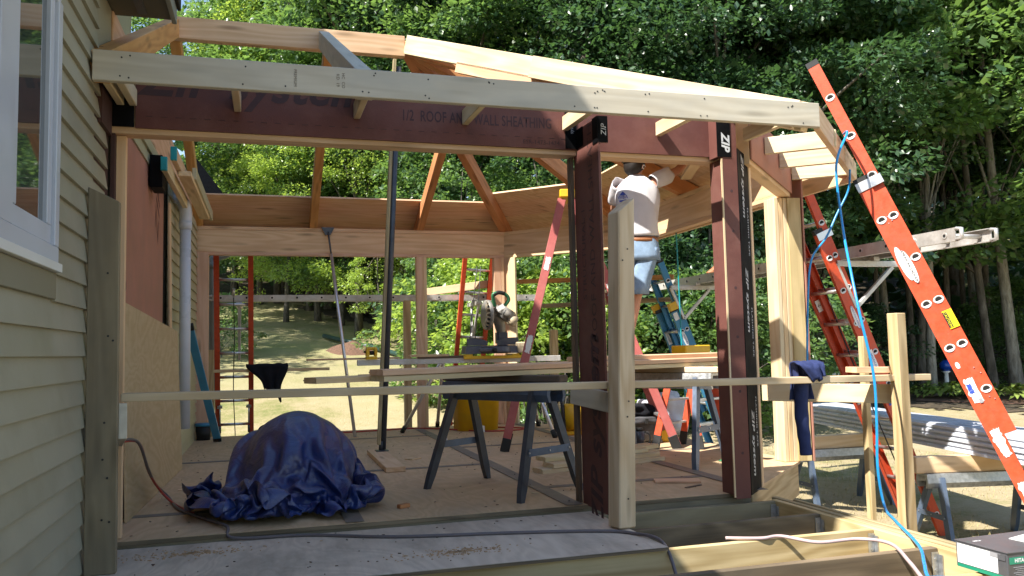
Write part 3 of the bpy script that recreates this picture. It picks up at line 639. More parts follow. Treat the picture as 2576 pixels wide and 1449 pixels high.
# ------------------------------------------------------------------ ladders
def LM(base, u, r):
    """ladder frame: x along the rungs, z up the rails"""
    z = Vector(u).normalized(); x = Vector(r); x = (x-z*x.dot(z)).normalized(); y = z.cross(x); b_ = Vector(base)
    return Matrix(((x.x, y.x, z.x, b_.x), (x.y, y.y, z.y, b_.y), (x.z, y.z, z.z, b_.z), (0, 0, 0, 1)))
def channel(name, M, x, s, y, w, fl, z0, z1, mat, parent, th=.006):
    """C channel rail: web at x, flanges reaching inwards (towards -s)"""
    a = [(0, -w/2), (0, w/2), (-fl, w/2), (-fl, w/2-th), (-th, w/2-th), (-th, -w/2+th), (-fl, -w/2+th), (-fl, -w/2)]
    V = []
    for z in (z0, z1): V += [(x+s*p, y+q, z) for p, q in a]
    F = [tuple(range(8)), tuple(range(15, 7, -1))]+[(i, 8+i, 8+(i+1) % 8, (i+1) % 8) for i in range(8)]
    if s > 0: F = [f[::-1] for f in F]
    return mesh(name, V, F, mat, parent, M=M)
def mtube(name, M, p, q, r, mat, parent, seg=10): return tube(name, [M @ Vector(p), M @ Vector(q)], r, mat, parent, seg)
def mbox(name, M, lo, hi, mat, parent, c=.001):
    lo, hi = Vector(lo), Vector(hi); s = hi-lo
    return bmobj(name, cube_bm(abs(s.x), abs(s.y), abs(s.z), c), mat, parent, M=M @ Matrix.Translation((lo+hi)/2))
def rung_ends(M, x, y, z, parent, side, r=.029):
    """white flared ring and its dark D shaped hole on the outside of a rail"""
    bm = bmesh.new(); n = 18; vi = []; vo = []
    for k in range(n):
        t = 2*math.pi*k/n; c, s_ = math.cos(t), math.sin(t)
        vo.append(bm.verts.new((c*r*1.12, s_*r*.9, 0))); vi.append((bm.verts.new((c*r*.95, s_*r*.78, .005)), bm.verts.new((c*r*.72, max(s_, -.4)*r*.62, .002))))
    for k in range(n):
        j = (k+1) % n; bm.faces.new((vo[k], vo[j], vi[j][0], vi[k][0])); bm.faces.new((vi[k][0], vi[j][0], vi[j][1], vi[k][1]))
    Mr = M @ Matrix(((0, 0, side, x), (-side, 0, 0, y), (0, 1, 0, z), (0, 0, 0, 1))) if side > 0 else M @ Matrix(((0, 0, -1, x), (1, 0, 0, y), (0, 1, 0, z), (0, 0, 0, 1)))
    # keep the flat of the D level
    o = bmobj('rung_end', bm, 'white_vinyl', parent, M=Mr)
    V = []; 
    for k in range(n):
        t = 2*math.pi*k/n; V.append((math.cos(t)*r*.72, max(math.sin(t), -.4)*r*.62, .0022))
    mesh('rung_hole', V, [tuple(range(n))], 'dark_gap', o, M=Mr)
    return o
def ext_ladder(name, label, base, u, r, width, length, mat, fly=None, ends=0, w=.085, yb=0., first=.3, alum='aluminium', group='extension ladders', rungs=True, fw=.078, zmin=0, fl=.032):
    t = thing(name, label, 'ladder', base, group); M = LM(base, u, r)
    secs = [(zmin, length, yb, width, w)]
    if fly: secs.append((fly[0], fly[1], fly[2], width-.035, fw))
    for si, (a, b_, y, wd, ww) in enumerate(secs):
        rl = {}
        for s in (-1, 1):
            rl[s] = channel('rail', M, s*wd/2, s, y, ww, fl, a, b_, mat, t)
            mbox('rail_cap', M, (s*wd/2-(.036 if s > 0 else -.036), y-ww/2-.003, b_-.03), (s*wd/2+s*.002, y+ww/2+.003, b_+.012), 'black_rubber', rl[s])
        k0 = math.ceil((a-first)/.305+.2)
        z = first+k0*.305
        while z < b_-.05:
            if rungs: mtube('rung', M, (-wd/2+.004, y, z), (wd/2-.004, y, z), .017, alum, t)
            if ends: rung_ends(M, ends*(wd/2+.0015)+ends*(.0 if not (fly and si == 0) else 0), y, z, rl[ends], ends)
            z += .305
    return t, M, rl
def label_plate(M, x, side, y, z, w, h, mat, parent, txt=None, tsize=.02, tmat='dark_print', rag=0, oval=False, down=True, sx=1):
    """sticker on the web of a rail; h runs along the rail; text reads down the rail"""
    o = M @ Vector((x+side*.0015, y, z)); X = M.to_3x3()
    xd = -(X @ Vector((0, 0, 1))); nn = X @ Vector((side, 0, 0)); Mf = facing(o, xd, nn)
    if oval:
        n = 26; V = [(math.cos(6.2832*k/n)*h/2, math.sin(6.2832*k/n)*w/2, .0018) for k in range(n)]+[(math.cos(6.2832*k/n)*h/2, math.sin(6.2832*k/n)*w/2, 0) for k in range(n)]
        pl = mesh('label', V, [tuple(range(n))]+[(i, n+i, n+(i+1) % n, (i+1) % n) for i in range(n)], mat, parent, M=Mf)
    else: pl = plate('label', Mf, h, w, mat, parent, rag=rag)
    if txt: text('print', txt, Mf @ Matrix.Translation((0, 0, .0035)), tsize, tmat, pl, sx=sx)
    return pl
# big red ladder at the right, leaning on the slanted eave, seen flat on its near rail
u4 = Vector((-1.034, 1.028, 3.522)); b4 = Vector((4.611, 3.740, -.70)); r4 = Vector((.7071, .7071, 0))
l4c = b4+r4*.215; tl = u4.length
L4, M4, rl4 = ext_ladder('extension_ladder', 'big red extension ladder nearest the camera, with yellow CAUTION sticker, leaning on the eave', l4c, u4, r4, .43, 2.70*tl/3.522, 'red_fibreglass', (1.02*tl/3.522, tl, -.036), ends=-1, yb=.040, first=.17)
mbox('bracket', M4, (-.222, -.085, 2.64*tl/3.522-.02), (-.2165, .085, 2.64*tl/3.522+.045), 'aluminium', L4)
k = tl/3.522
label_plate(M4, -.2165, -1, .045, 2.12*k, .05, .24, 'white_label', L4, oval=True)
label_plate(M4, -.218, -1, .022, 2.09*k, .05, .235, 'white_label', L4, 'AMERICAN LADDERS', .024, oval=True)
lp = label_plate(M4, -.2015, -1, -.045, 1.72*k, .058, .12, 'caution_yellow', L4); 
label_plate(M4, -.2035, -1, -.028, 1.72*k, .026, .105, 'dark_print', lp, 'CAUTION', .022, 'caution_yellow')
label_plate(M4, -.2155, -1, .047, 1.46*k, .024, .045, 'white_label', L4, 'LADDER', .011, 'blue_print', oval=True)
lp = label_plate(M4, -.2155, -1, .035, 1.30*k, .055, .155, 'white_label', L4, rag=.03)
label_plate(M4, -.2175, -1, .045, 1.315*k, .026, .06, 'blue_print', lp, rag=.05)
label_plate(M4, -.2175, -1, .022, 1.235*k, .02, .03, 'box_grey', lp)
label_plate(M4, -.2155, -1, .035, .985*k, .05, .17, 'white_label', L4, rag=.05)
label_plate(M4, -.2155, -1, .035, .66*k, .055, .20, 'white_label', L4, rag=.012)
label_plate(M4, -.2015, -1, -.05, .72*k, .026, .045, 'galvanised', L4)
for yy, zz in ((-.03, 1.40), (-.05, 1.36), (-.03, 1.22), (-.052, 1.20), (.0, 2.40), (.01, 2.36), (-.015, 2.37)): bmobj('rivet', disc_bm(.004, .003, 8), 'aluminium', L4, M=M4 @ Matrix.Translation((-.2025 if yy < 0 else -.2165, yy, zz*k+.02)) @ Matrix.Rotation(R(90), 4, 'Y'))
# second red ladder, behind it, carrying the scaffold plank
u3 = Vector((-1.24, 0, 2.88)); b3 = Vector((5.73, 6.215, -.80)); k3 = u3.length/2.88
L3, M3, rl3 = ext_ladder('extension_ladder', 'red fibreglass extension ladder with both rails showing, carrying the aluminium plank on a jack', b3, u3, (0, 1, 0), .43, 2.68*k3, 'red_fibreglass', (1.15*k3, 3.25*k3, -.036), ends=-1, yb=.04, first=.22)
label_plate(M3, -.2165, -1, .03, 1.93*k3, .045, .21, 'white_label', L3, 'AMERICAN LADDERS', .022, 'blue_print', oval=True)
label_plate(M3, -.2165, -1, .03, 1.55*k3, .05, .2, 'white_label', L3, 'AMERICAN', .028, 'blue_print', rag=.02)
label_plate(M3, -.2165, -1, .035, 1.22*k3, .04, .12, 'blue_print', L3, rag=.05)
label_plate(M3, -.2165, -1, .035, .93*k3, .05, .22, 'white_label', L3, rag=.03)
label_plate(M3, .2, -1, .03, 2.05*k3, .05, .11, 'white_label', L3, '\u2193', .05); label_plate(M3, .2, -1, .03, 1.25*k3, .045, .22, 'white_label', L3, rag=.02)
mbox('bracket', M3, (-.222, -.085, 2.60*k3), (-.2165, .075, 2.66*k3), 'aluminium', L3)
tube('rope', [M3 @ Vector((.02, .03, 2.3*k3)), M3 @ Vector((.03, .05, 1.6*k3)), M3 @ Vector((.0, .06, .7*k3)), M3 @ Vector((.02, .04, .3*k3))], .006, 'black_cable', L3, 6)
# rung lock
for s in (-1, 1):
    pts = [M3 @ Vector((s*.15, -.05, z*k3)) for z in (1.16, 1.34)]; q = [M3 @ Vector((s*.11, -.055, 1.36*k3)), M3 @ Vector((s*.175, -.08, 1.15*k3)), M3 @ Vector((s*.07, -.08, 1.15*k3)), M3 @ Vector((s*.11, -.055, 1.36*k3))]
    tube('rung_lock', q, .008, 'aluminium', L3, 6); mbox('lock_head', M3, (s*.11-.03, -.075, 1.34*k3), (s*.11+.03, -.04, 1.40*k3), 'aluminium', L3)
# red ladders standing against the far eave
u1 = Vector((0, -.26, 1)); L1, M1, _ = ext_ladder('extension_ladder', 'red ladder with bright rungs and a black rope outside the far beam, beside the house', (-.388, 11.22, -.85), u1, (1, 0, 0), .455, 3.25, 'red_fibreglass', None, 0, first=.32, w=.08, fl=.06)
tube('rope', smooth_path([M1 @ Vector(p) for p in ((.0, -.05, 2.55), (.005, -.06, 2.0), (-.01, -.05, 1.4), (.01, -.05, .7), (.0, -.04, .4), (.03, -.05, .1))], 4), .006, 'black_cable', L1, 6)
mtube('rope_pulley', M1, (0, -.03, 2.56), (0, -.03, 2.66), .018, 'aluminium', L1)
for s in (-1, 1):
    mtube('rung_lock', M1, (s*.17, -.05, .95), (s*.17, -.05, 1.2), .01, 'aluminium', L1); mtube('lock_hook', M1, (s*.17, -.05, .84), (s*.17, -.05, .93), .014, 'black_metal', L1); mbox('lock_head', M1, (s*.17-.03, -.07, 1.16), (s*.17+.03, -.03, 1.19), 'aluminium', L1)
u2 = Vector((.15, -.8, 3.0)); L2, M2, _ = ext_ladder('extension_ladder', 'red ladder behind the miter saw, outside the far right corner of the porch', (2.545, 11.33, -.78), u2, (1, -.12, 0), .42, 3.3, 'red_fibreglass', None, 0, first=.1, w=.08, fl=.055)
for dx in (-.02, .03): tube('rope', [M2 @ Vector((dx, -.04, 2.9)), M2 @ Vector((dx*1.5, -.06, 2.2)), M2 @ Vector((dx, -.05, .8))], .006, 'black_cable', L2, 6)
# blue ladder outside the right beam
u5 = Vector((-.39, 0, 1)); L5, M5, _ = ext_ladder('extension_ladder', 'blue fibreglass extension ladder behind the man, outside the right beam', (5.45, 8.92, -.85), u5, (0, 1, 0), .42, 2.36, 'blue_fibreglass', (1.0, 2.95, -.036), ends=-1, yb=.04, first=.25)
for s in (-1, 1): mbox('rail_end', M5, (s*.21-.03, -.01, 2.35), (s*.21+.03, .09, 2.44), 'yellow_plastic', L5)
label_plate(M5, -.2115, -1, .04, 1.98, .05, .20, 'white_label', L5, 'WERNER', .03, 'blue_print', oval=True); label_plate(M5, -.2115, -1, .045, 2.27, .06, .09, 'white_label', L5, rag=.04); label_plate(M5, .2, -1, .04, 2.0, .05, .16, 'white_label', L5, 'DANGER', .025)
# ------------------------------------------------------------------ scaffold planks and jacks
def plank(name, label, x0, x1, y0, y1, z0, h, mat, cat='plank', axis='y', group=None):
    t = thing(name, label, cat, ((x0+x1)/2, (y0+y1)/2, z0), group)
    if axis == 'y':
        M = Matrix(((1, 0, 0, (x0+x1)/2), (0, 0, 1, y0), (0, -1, 0, z0+h/2), (0, 0, 0, 1))); w = x1-x0; ln = y1-y0
    else:
        M = Matrix(((0, 0, 1, x0), (1, 0, 0, (y0+y1)/2), (0, 1, 0, z0+h/2), (0, 0, 0, 1))); w = y1-y0; ln = x1-x0
    for s in (-1, 1):
        r_ = channel('side_rail', M, s*w/2, s, 0, h, .035, 0, ln, mat, t)
        for e in (0, 1):
            zc = e*ln; d = -.03 if e == 0 else .03
            V, F = tube_geo([M @ Vector((s*(w/2-.01), -h/2+.01, zc)), M @ Vector((s*(w/2-.01), -h/2+.015, zc+d*1.6)), M @ Vector((s*(w/2-.01), h/2-.015, zc+d*1.6)), M @ Vector((s*(w/2-.01), h/2-.01, zc))], .016, 8); mesh('end_casting', V, F, mat, t, True)
    z = .1
    while z < ln-.02:
        mtube('rung', M, (-w/2+.005, 0, z), (w/2-.005, 0, z), .018, mat, t)
        for s in (-1, 1): bmobj('rung_end', disc_bm(.024, .006, 12), mat, t, M=M @ Matrix.Translation((s*(w/2+.001), 0, z)) @ Matrix.Rotation(R(90), 4, 'Y')); bmobj('rung_hole', disc_bm(.013, .0075, 10), 'dark_gap', t, M=M @ Matrix.Translation((s*(w/2+.001), 0, z)) @ Matrix.Rotation(R(90), 4, 'Y'))
        z += .305
    return t, M
pk, Mp = plank('scaffold_plank', 'long aluminium plank with a handled open end sticking out to the right above the ladders', 4.86, 5.20, 4.86, 9.9, 1.63, .10, 'aluminium_dull')
box('deck_sheet', (4.90, 5.6, 1.715), (5.16, 9.85, 1.728), 'aluminium_dull', pk)
plate('label', facing((4.857, 6.35, 1.68), (0, -1, 0), (-1, 0, 0)), .15, .07, 'white_label', pk); plate('label', facing((4.857, 5.28, 1.68), (0, -1, 0), (-1, 0, 0)), .05, .05, 'white_label', pk)
def jack(label, p0, p1, q, wdt, group='ladder jacks'):
    t = thing('ladder_jack', label, 'bracket', p0, group); p0, p1, q = Vector(p0), Vector(p1), Vector(q)
    board('arm', p0, p1, .05, wdt*.25, 'aluminium_dull', t); m_ = p0.lerp(p1, .8); board('brace', m_-Vector((0, 0, .026)), q, .035, .03, 'aluminium_dull', t); board('hook', p0, q, .03, .03, 'aluminium_dull', t); box('stop', p0.lerp(p1, .55)-Vector((.03, .03, -.026)), p0.lerp(p1, .55)+Vector((.03, .03, .06)), 'aluminium_dull', t)
    return t
jack('pale aluminium bracket under the plank on the second red ladder', (4.72, 6.02, 1.585), (5.45, 6.02, 1.585), (4.90, 6.02, 1.20), .16)
jack('pale bracket under the plank on the blue ladder', (4.52, 8.70, 1.585), (5.15, 8.70, 1.585), (4.68, 8.70, 1.22), .16)
pf, _ = plank('scaffold_plank', 'grey plank running level beyond the far beam between two red ladders', -.65, 3.60, 10.80, 11.08, 1.585, .07, 'aluminium_dull', axis='x')
jack('bracket with red label holding the far plank on the ladder by the house', (-.33, 10.66, 1.53), (-.33, 11.15, 1.53), (-.33, 10.86, .85), .3); jack('bracket holding the far plank on the ladder behind the miter saw', (2.70, 10.62, 1.53), (2.70, 11.15, 1.53), (2.66, 10.92, 1.0), .3)
o = board('guard_board', (2.05, 11.0, 1.70), (3.2, 10.55, 1.83), .10, .035, 'spruce', None); tag(o, 'pale board rising from the far plank towards the corner', 'board', 'guard boards on the scaffold')
o = board('guard_board', (3.1, 10.45, 1.80), (4.62, 8.8, 1.72), .06, .035, 'fir_orange', None); tag(o, 'orange board spanning between ladders behind the red stepladder', 'board', 'guard boards on the scaffold')
o = board('scaffold_board', (3.5, 10.35, 1.47), (4.75, 9.0, 1.47), .05, .14, 'treated', None); tag(o, 'weathered grey board level behind the red stepladder', 'board')
# ------------------------------------------------------------------ stepladders
def stepladder(name, label, N1, N2, T, rdir, w0, w1, mat, nsteps, topsize, group, steps_on=1, rail_w=.075, open_=0):
    t = thing(name, label, 'ladder', ((N1[0]+N2[0])/2, (N1[1]+N2[1])/2, 0), group); r = Vector(rdir).normalized(); N1, N2, T = Vector(N1), Vector(N2), Vector(T)
    e = (N2-N1); e.z = 0; e.normalize(); k = 0
    for side, Nn in ((-1, N1), (1, N2)):
        for far in (0, 1):
            p = Nn+r*(w0*far); q = T+r*(w1*far)+Vector((0, 0, -.02))+e*side*.05+r*(w0-w1)*.5*0
            rl = board('rail', p+Vector((0, 0, .02)), q, rail_w, .028, mat, t, up=e, c=.003)
            board('foot', p, p+(q-p).normalized()*.12, rail_w+.008, .036, 'yellow_plastic' if side > 0 and far else 'black_rubber', t, up=e)
            if mat == 'faded_fibreglass':
                MM = frame(p, q, e); Mi = MM
                for tt, hh in ((.42 if side < 0 else .62, .16), (.74, .12)):
                    if not far: plate('label', facing(p.lerp(q, tt)-r*.0155, (p-q), -r), hh, .045, 'white_label', rl, rag=.05)
        for s in range(1, nsteps):
            f = s/nsteps; a = Nn.lerp(T+e*side*.05, f); b_ = (Nn+r*w0).lerp(T+r*w1+e*side*.05, f)
            if side == steps_on: board('step', a, b_, .078, .022, 'aluminium', t, up=e)
            elif s % 2 == 1 or True: board('brace', a, b_, .03, .02, 'aluminium_dull', t, up=e)
    c = T+r*(w1/2)
    Mt = facing(c+Vector((0, 0, .03)), r, (0, 0, 1)); tp = bmobj('top_cap', cube_bm(topsize[0], topsize[1], .075, .008), 'yellow_plastic', t, M=Mt)
    return t
SL1 = stepladder('stepladder', 'tall faded red stepladder on which the man in the white shirt stands', (2.02, 7.14, 0), (3.475, 6.67, 0), (2.62, 6.98, 2.28), (.307, .952, 0), .52, .30, 'faded_fibreglass', 8, (.36, .14), 'stepladders')
SL2 = stepladder('stepladder', 'short red stepladder with wide yellow top by the blue ladder', (3.30, 6.75, 0), (3.62, 6.52, 0), (3.56, 6.72, .84), (.85, .45, 0), .42, .36, 'red_fibreglass', 4, (.40, .16), 'stepladders', rail_w=.06)
# ------------------------------------------------------------------ sawhorses
def sawhorse(label, c, d, ln, sp, h, mat, group, beam=None, wtop=None, leg='black_metal', z0=0., lw=.055):
    t = thing('sawhorse', label, 'sawhorse', (c[0], c[1], z0), group); d = Vector((*d, 0)).normalized(); n = Vector((-d.y, d.x, 0)); c = Vector((*c, z0)); legs = []
    for e in (-1, 1):
        base = c+d*e*ln/2; ft = []
        for s in (-1, 1):
            p = base+n*s*sp/2+d*e*.02; q = base+n*s*.06-d*e*.05+Vector((0, 0, h-.03)); ft.append((p, q))
            V = []
            w = (q-p).normalized(); u = n; v = d
            for pt, k in ((p, .62), (p.lerp(q, .12), 1), (q, 1.05)):
                V += [pt+u*lw/2*k+v*.018, pt+u*lw/2*k-v*.018, pt-u*lw/2*k-v*.018, pt-u*lw/2*k+v*.018]
            F = [(0, 1, 2, 3), (11, 10, 9, 8)]+[(4*j+i, 4*j+4+i, 4*j+4+(i+1) % 4, 4*j+(i+1) % 4) for j in (0, 1) for i in range(4)]
            mesh('leg', V, F, leg, t)
        a, b_ = ft[0][0].lerp(ft[0][1], .42), ft[1][0].lerp(ft[1][1], .42); br = board('brace', a+d*e*.02, b_+d*e*.02, .045, .004, leg if leg != 'black_metal' else 'sawhorse_blue', t)
        for q in (a, b_, (a+b_)/2): bmobj('bolt', disc_bm(.006, .008, 8), 'galvanised', br, M=facing(q+d*e*.024, n, d))
    prof = [(-.055, 0), (-.075, .0), (-.09, -.075), (-.07, -.12), (-.05, -.12), (-.062, -.075), (-.048, -.02), (.048, -.02), (.062, -.075), (.05, -.12), (.07, -.12), (.09, -.075), (.075, 0), (.055, 0)]
    V = []
    for e in (-1, 1): V += [c+d*e*(ln/2+.08)+n*a+Vector((0, 0, h+b_-.0)) for a, b_ in prof]
    k = len(prof); F = [tuple(range(k)), tuple(range(2*k-1, k-1, -1))]+[(i, k+i, k+(i+1) % k, (i+1) % k) for i in range(k)]
    mesh('beam', V, F, mat, t)
    if beam: board('top_timber', c-d*(ln/2+beam[0])+Vector((0, 0, h+beam[1]/2+.001)), c+d*(ln/2+beam[2])+Vector((0, 0, h+beam[1]/2+.001)), beam[1], .09, beam[3], t, c=.006)
    return t
sawhorse('dark steel sawhorse mid porch under the near ends of the long boards', (1.463, 5.235), (.40, -.69), .80, .56, .695, 'sawhorse_blue', 'sawhorses', (.12, .045, .14, 'old_timber'), leg='black_metal')
sawhorse('grey steel sawhorse near the corner post carrying the far ends of the long boards', (2.97, 5.95), (.43, -.66), .80, .52, .695, 'galvanised', 'sawhorses', (.15, .045, .12, 'spruce_pale'), leg='sawhorse_blue')
# lumber across the two horses
dB = Vector((1.51, .72, 0)).normalized(); nB = Vector((-dB.y, dB.x, 0))
def tg(name, p, q, w, t, mat, label, cat, group):
    """tongue and groove board: flat body with a tongue on one edge and a bevelled face"""
    M = frame(p, q); ln = (Vector(q)-Vector(p)).length
    prof = [(-w/2, -t/2), (w/2-.004, -t/2), (w/2, -t/2+.004), (w/2, -.004), (w/2+.008, -.004), (w/2+.008, .004), (w/2, .004), (w/2, t/2-.004), (w/2-.004, t/2), (-w/2+.012, t/2), (-w/2, t/2-.006)]
    k = len(prof); V = [(-ln/2, a, b_) for a, b_ in prof]+[(ln/2, a, b_) for a, b_ in prof]
    F = [tuple(range(k))[::-1], tuple(range(k, 2*k))]+[(i, (i+1) % k, k+(i+1) % k, k+i) for i in range(k)]
    o = mesh(name, V, F, mat, M=M); return tag(o, label, cat, group)
c0 = Vector((1.46, 5.23, 0)); zt = .695+.046
for i, (t0, t1, off, lay, mat, lab) in enumerate(((-1.38, 2.45, -.02, 0, 'spruce', 'longest tongue and groove board on the sawhorses, its end reaching furthest left'), (-1.05, 2.55, -.17, 0, 'spruce_pale', 'front lower board of the stack across the sawhorses'), (-1.06, 2.50, -.175, 1, 'spruce_pink', 'front upper board of the stack across the sawhorses'), (-.95, 2.6, .13, 0, 'spruce', 'rear lower board across the sawhorses'), (-.4, 2.62, -.03, 1, 'spruce', 'middle upper board across the sawhorses, short of the left end'), (-.2, 2.5, .12, 1, 'spruce_pink', 'rear upper board across the sawhorses'), (.6, 2.6, -.1, 2, 'spruce', 'topmost board at the right end of the stack'))):
    p = c0+dB*t0+nB*off+Vector((0, 0, zt+.0165+lay*.0345+.002*i*0)); q = c0+dB*t1+nB*off+Vector((0, 0, zt+.0165+lay*.0345)); tg('pine_board', p, q, .137, .033, mat, lab, 'board', 'tongue and groove boards on the sawhorses')
# offcuts on the porch floor
for i, (x, y, z, a, ln, lab) in enumerate(((2.45, 5.95, .017, 14, 1.15, 'bottom board of the little pile on the porch floor'), (2.58, 6.1, .017, 20, 1.0, 'second bottom board of the floor pile, at the back'), (2.48, 5.97, .051, 17, 1.05, 'middle board of the floor pile'), (2.60, 6.08, .052, 22, .95, 'middle rear board of the floor pile'), (2.42, 6.02, .086, 12, .95, 'top left board of the floor pile, end grain towards the camera'), (2.7, 6.15, .088, 25, .8, 'top right board of the floor pile, sticking out behind the pale post'))):
    d = Vector((math.cos(R(a)), math.sin(R(a)), 0)); c = Vector((x, y, z)); tg('pine_offcut', c-d*ln/2, c+d*ln/2, .137, .033, 'spruce_pale', lab, 'board', 'boards piled on the porch floor')
# prop post with its foot board, grey pole, blue bar
pr = thing('prop_post', 'dark steel and timber prop standing on a foot board and holding up the ridge', 'prop', (.95, 7.35, .042))
tube('steel_tube', [(.975, 7.36, .06), (1.125, 7.185, 3.44)], .028, 'black_metal', pr, 10); board('timber', (.937, 7.34, .10), (1.087, 7.165, 3.50), .03, .04, 'treated', pr, up=(1, 0, 0))
box('foot_plate', (.91, 7.30, .043), (1.02, 7.42, .049), 'black_metal', pr); tube('collar', [(.967, 7.362, .05), (.971, 7.36, .13)], .03, 'black_metal', pr)
o = board('foot_board', (.93, 6.30, .0215), (.93, 7.52, .0215), .04, .15, 'spruce', None, c=.003); tag(o, 'short thick timber lying under the foot of the prop post', 'board')
gp = thing('floor_scraper', 'long grey handled scraper leaning head up against the far beam', 'scraper', (.913, 9.156, 0))
p, q = Vector((.913, 9.156, .0)), Vector((.683, 9.815, 2.36)); tube('handle', [p, p.lerp(q, .87)], .019, 'aluminium', gp); tube('shaft', [p.lerp(q, .87), p.lerp(q, .985)], .011, 'black_metal', gp)
mesh('blade', [q+Vector(v) for v in ((-.075, .01, .02), (.075, .01, .02), (.03, 0, -.07), (-.03, 0, -.07), (-.075, -.01, .02), (.075, -.01, .02), (.03, -.012, -.07), (-.03, -.012, -.07))], [(0, 1, 2, 3), (7, 6, 5, 4), (0, 4, 5, 1), (1, 5, 6, 2), (2, 6, 7, 3), (3, 7, 4, 0)], 'black_metal', gp)
bb = thing('leaning_bar', 'blue metal bar with black rubber ends leaning on the far house wall', 'bar', (-.5, 9.38, 0)); p, q = Vector((-.5, 9.36, .01)), Vector((-.70, 8.25, 1.19))
board('bar', p, q, .075, .03, 'blue_fibreglass', bb, up=(1, 0, 0)); board('rubber_end', p-(q-p)*.0, p+(q-p)*.03, .082, .04, 'black_rubber', bb, up=(1, 0, 0)); board('rubber_end', q-(q-p)*.03, q+(q-p)*.01, .082, .04, 'black_rubber', bb, up=(1, 0, 0))
# plywood leaning on the wall, pipe, downspout
o = mesh('leaning_plywood', [(-.735, 5.02, .002), (-.655, 7.24, .002), (-.700, 7.24, 1.11), (-.772, 5.0, 1.22), (-.748, 5.02, .002), (-.668, 7.24, .002), (-.713, 7.24, 1.11), (-.7715, 5.0, 1.22)], [(0, 1, 2, 3), (7, 6, 5, 4), (0, 4, 5, 1), (1, 5, 6, 2), (2, 6, 7, 3), (3, 7, 4, 0)], 'clean_plywood'); tag(o, 'clean plywood sheet leaning against the red brown wall panel at left', 'plywood')
dp = thing('vent_pipe', 'white plastic pipe with an elbow running down the house wall', 'pipe', (-.66, 7.5, .6)); tube('pipe', [(-.665, 7.45, 2.02), (-.665, 7.5, .3)], .045, 'white_trim', dp, 16); tube('elbow', smooth_path([(-.665, 7.45, 2.03), (-.665, 7.45, 2.14), (-.69, 7.42, 2.22), (-.76, 7.38, 2.25)], 4), .05, 'white_trim', dp, 16); tube('collar', [(-.665, 7.452, 1.98), (-.665, 7.45, 2.05)], .053, 'white_trim', dp, 16)
ds = thing('downspout', 'grey downspout curving over at the top by the far end of the house', 'pipe', (-.66, 11.0, -.7)); tube('pipe', smooth_path([(-.665, 11.0, -.7), (-.67, 11.0, 1.0), (-.67, 11.0, 2.03), (-.64, 11.0, 2.12), (-.48, 11.0, 2.19), (-.4, 11.0, 2.28)], 4), .045, 'grey_pipe', ds, 12)
tube('collar', [(-.67, 11.0, 2.0), (-.67, 11.0, 2.08)], .055, 'grey_pipe', ds, 12)
bk = thing('bucket', 'small black bucket with a blue rim on the floor by the far wall', 'bucket', (-.66, 9.62, 0)); V, F = tube_geo([(-.66, 9.62, .002), (-.66, 9.62, .15)], [.07, .082], 20, True); mesh('body', V, F, 'black_rubber', bk, True); V, F = tube_geo([(-.66, 9.62, .151), (-.66, 9.62, .18)], [.088, .09], 20, True); mesh('rim', V, F, 'blue_fibreglass', bk, True)
# lumber resting high on the wall brackets
for i, (x, z, y0, w, t_, m_, lab) in enumerate(((-.615, 2.295, 6.0, .09, .038, 'spruce', 'upper long stud with a teal painted end, stored high on the house wall'), (-.665, 2.20, 5.9, .09, .038, 'spruce_pale', 'lower stud with a teal painted end stored on the wall'), (-.575, 2.23, 6.35, .038, .09, 'spruce', 'stud lying flat at the outside of the wall stack'), (-.53, 2.285, 6.6, .09, .03, 'siding_yellow', 'pale grey board standing at the outside of the wall stack'))):
    o = board('stud', (x, y0, z), (x, y0+2.0, z+.0), w, t_, m_, None); tag(o, lab, 'stud', 'studs stored high on the house wall')
    if i < 2: board('painted_end', (x, y0-.004, z), (x, y0+.03, z), w+.003, t_+.003, 'teal', o)
o = box('wall_bracket', (-.76, 5.96, 2.05), (-.68, 6.2, 2.27), 'black_tape', None); tag(o, 'dark plastic wrapped bracket under the stored studs', 'bracket')
# ------------------------------------------------------------------ miter saw on its stand
ms = thing('saw_stand', 'folding saw stand with splayed silver legs and black feet', 'stand', (2.2, 8.9, 0))
board('rail', (.9, 8.75, .80), (3.1, 8.65, .80), .06, .10, 'aluminium_dull', ms)
for p, q in (((1.46, 9.30, .03), (1.80, 8.85, .77)), ((1.95, 9.80, .03), (1.83, 8.85, .77)), ((2.80, 8.02, .03), (2.70, 8.60, .77)), ((3.05, 9.3, .03), (2.75, 8.75, .77))):
    tube('leg', [p, q], .02, 'aluminium', ms); tube('foot', [Vector(p)-(Vector(q)-Vector(p)).normalized()*.03, Vector(p)+(Vector(q)-Vector(p)).normalized()*.05], .026, 'black_rubber', ms)
for x in (2.06, 2.58): box('clamp', (x-.04, 8.58, .832), (x+.04, 8.86, .862), 'yellow_plastic', ms)
box('clamp_bar', (2.0, 8.56, .812), (2.66, 8.585, .845), 'yellow_plastic', ms)
sw = thing('miter_saw', 'dusty cream and grey compound miter saw with a green handle, head raised', 'saw', (2.35, 8.72, .865))
bm = bmesh.new(); bmesh.ops.create_cone(bm, cap_ends=True, segments=28, radius1=.17, radius2=.16, depth=.05); bmobj('turntable', bm, 'saw_navy', sw, M=Matrix.Translation((2.36, 8.62, .91)))
V = [(2.03, 8.60, .866), (2.68, 8.57, .866), (2.68, 8.80, .866), (2.03, 8.83, .866), (2.04, 8.61, .94), (2.67, 8.58, .94), (2.67, 8.79, .955), (2.04, 8.82, .955)]; mesh('base', V, [(3, 2, 1, 0), (4, 5, 6, 7), (0, 1, 5, 4), (1, 2, 6, 5), (2, 3, 7, 6), (3, 0, 4, 7)], 'saw_navy', sw)
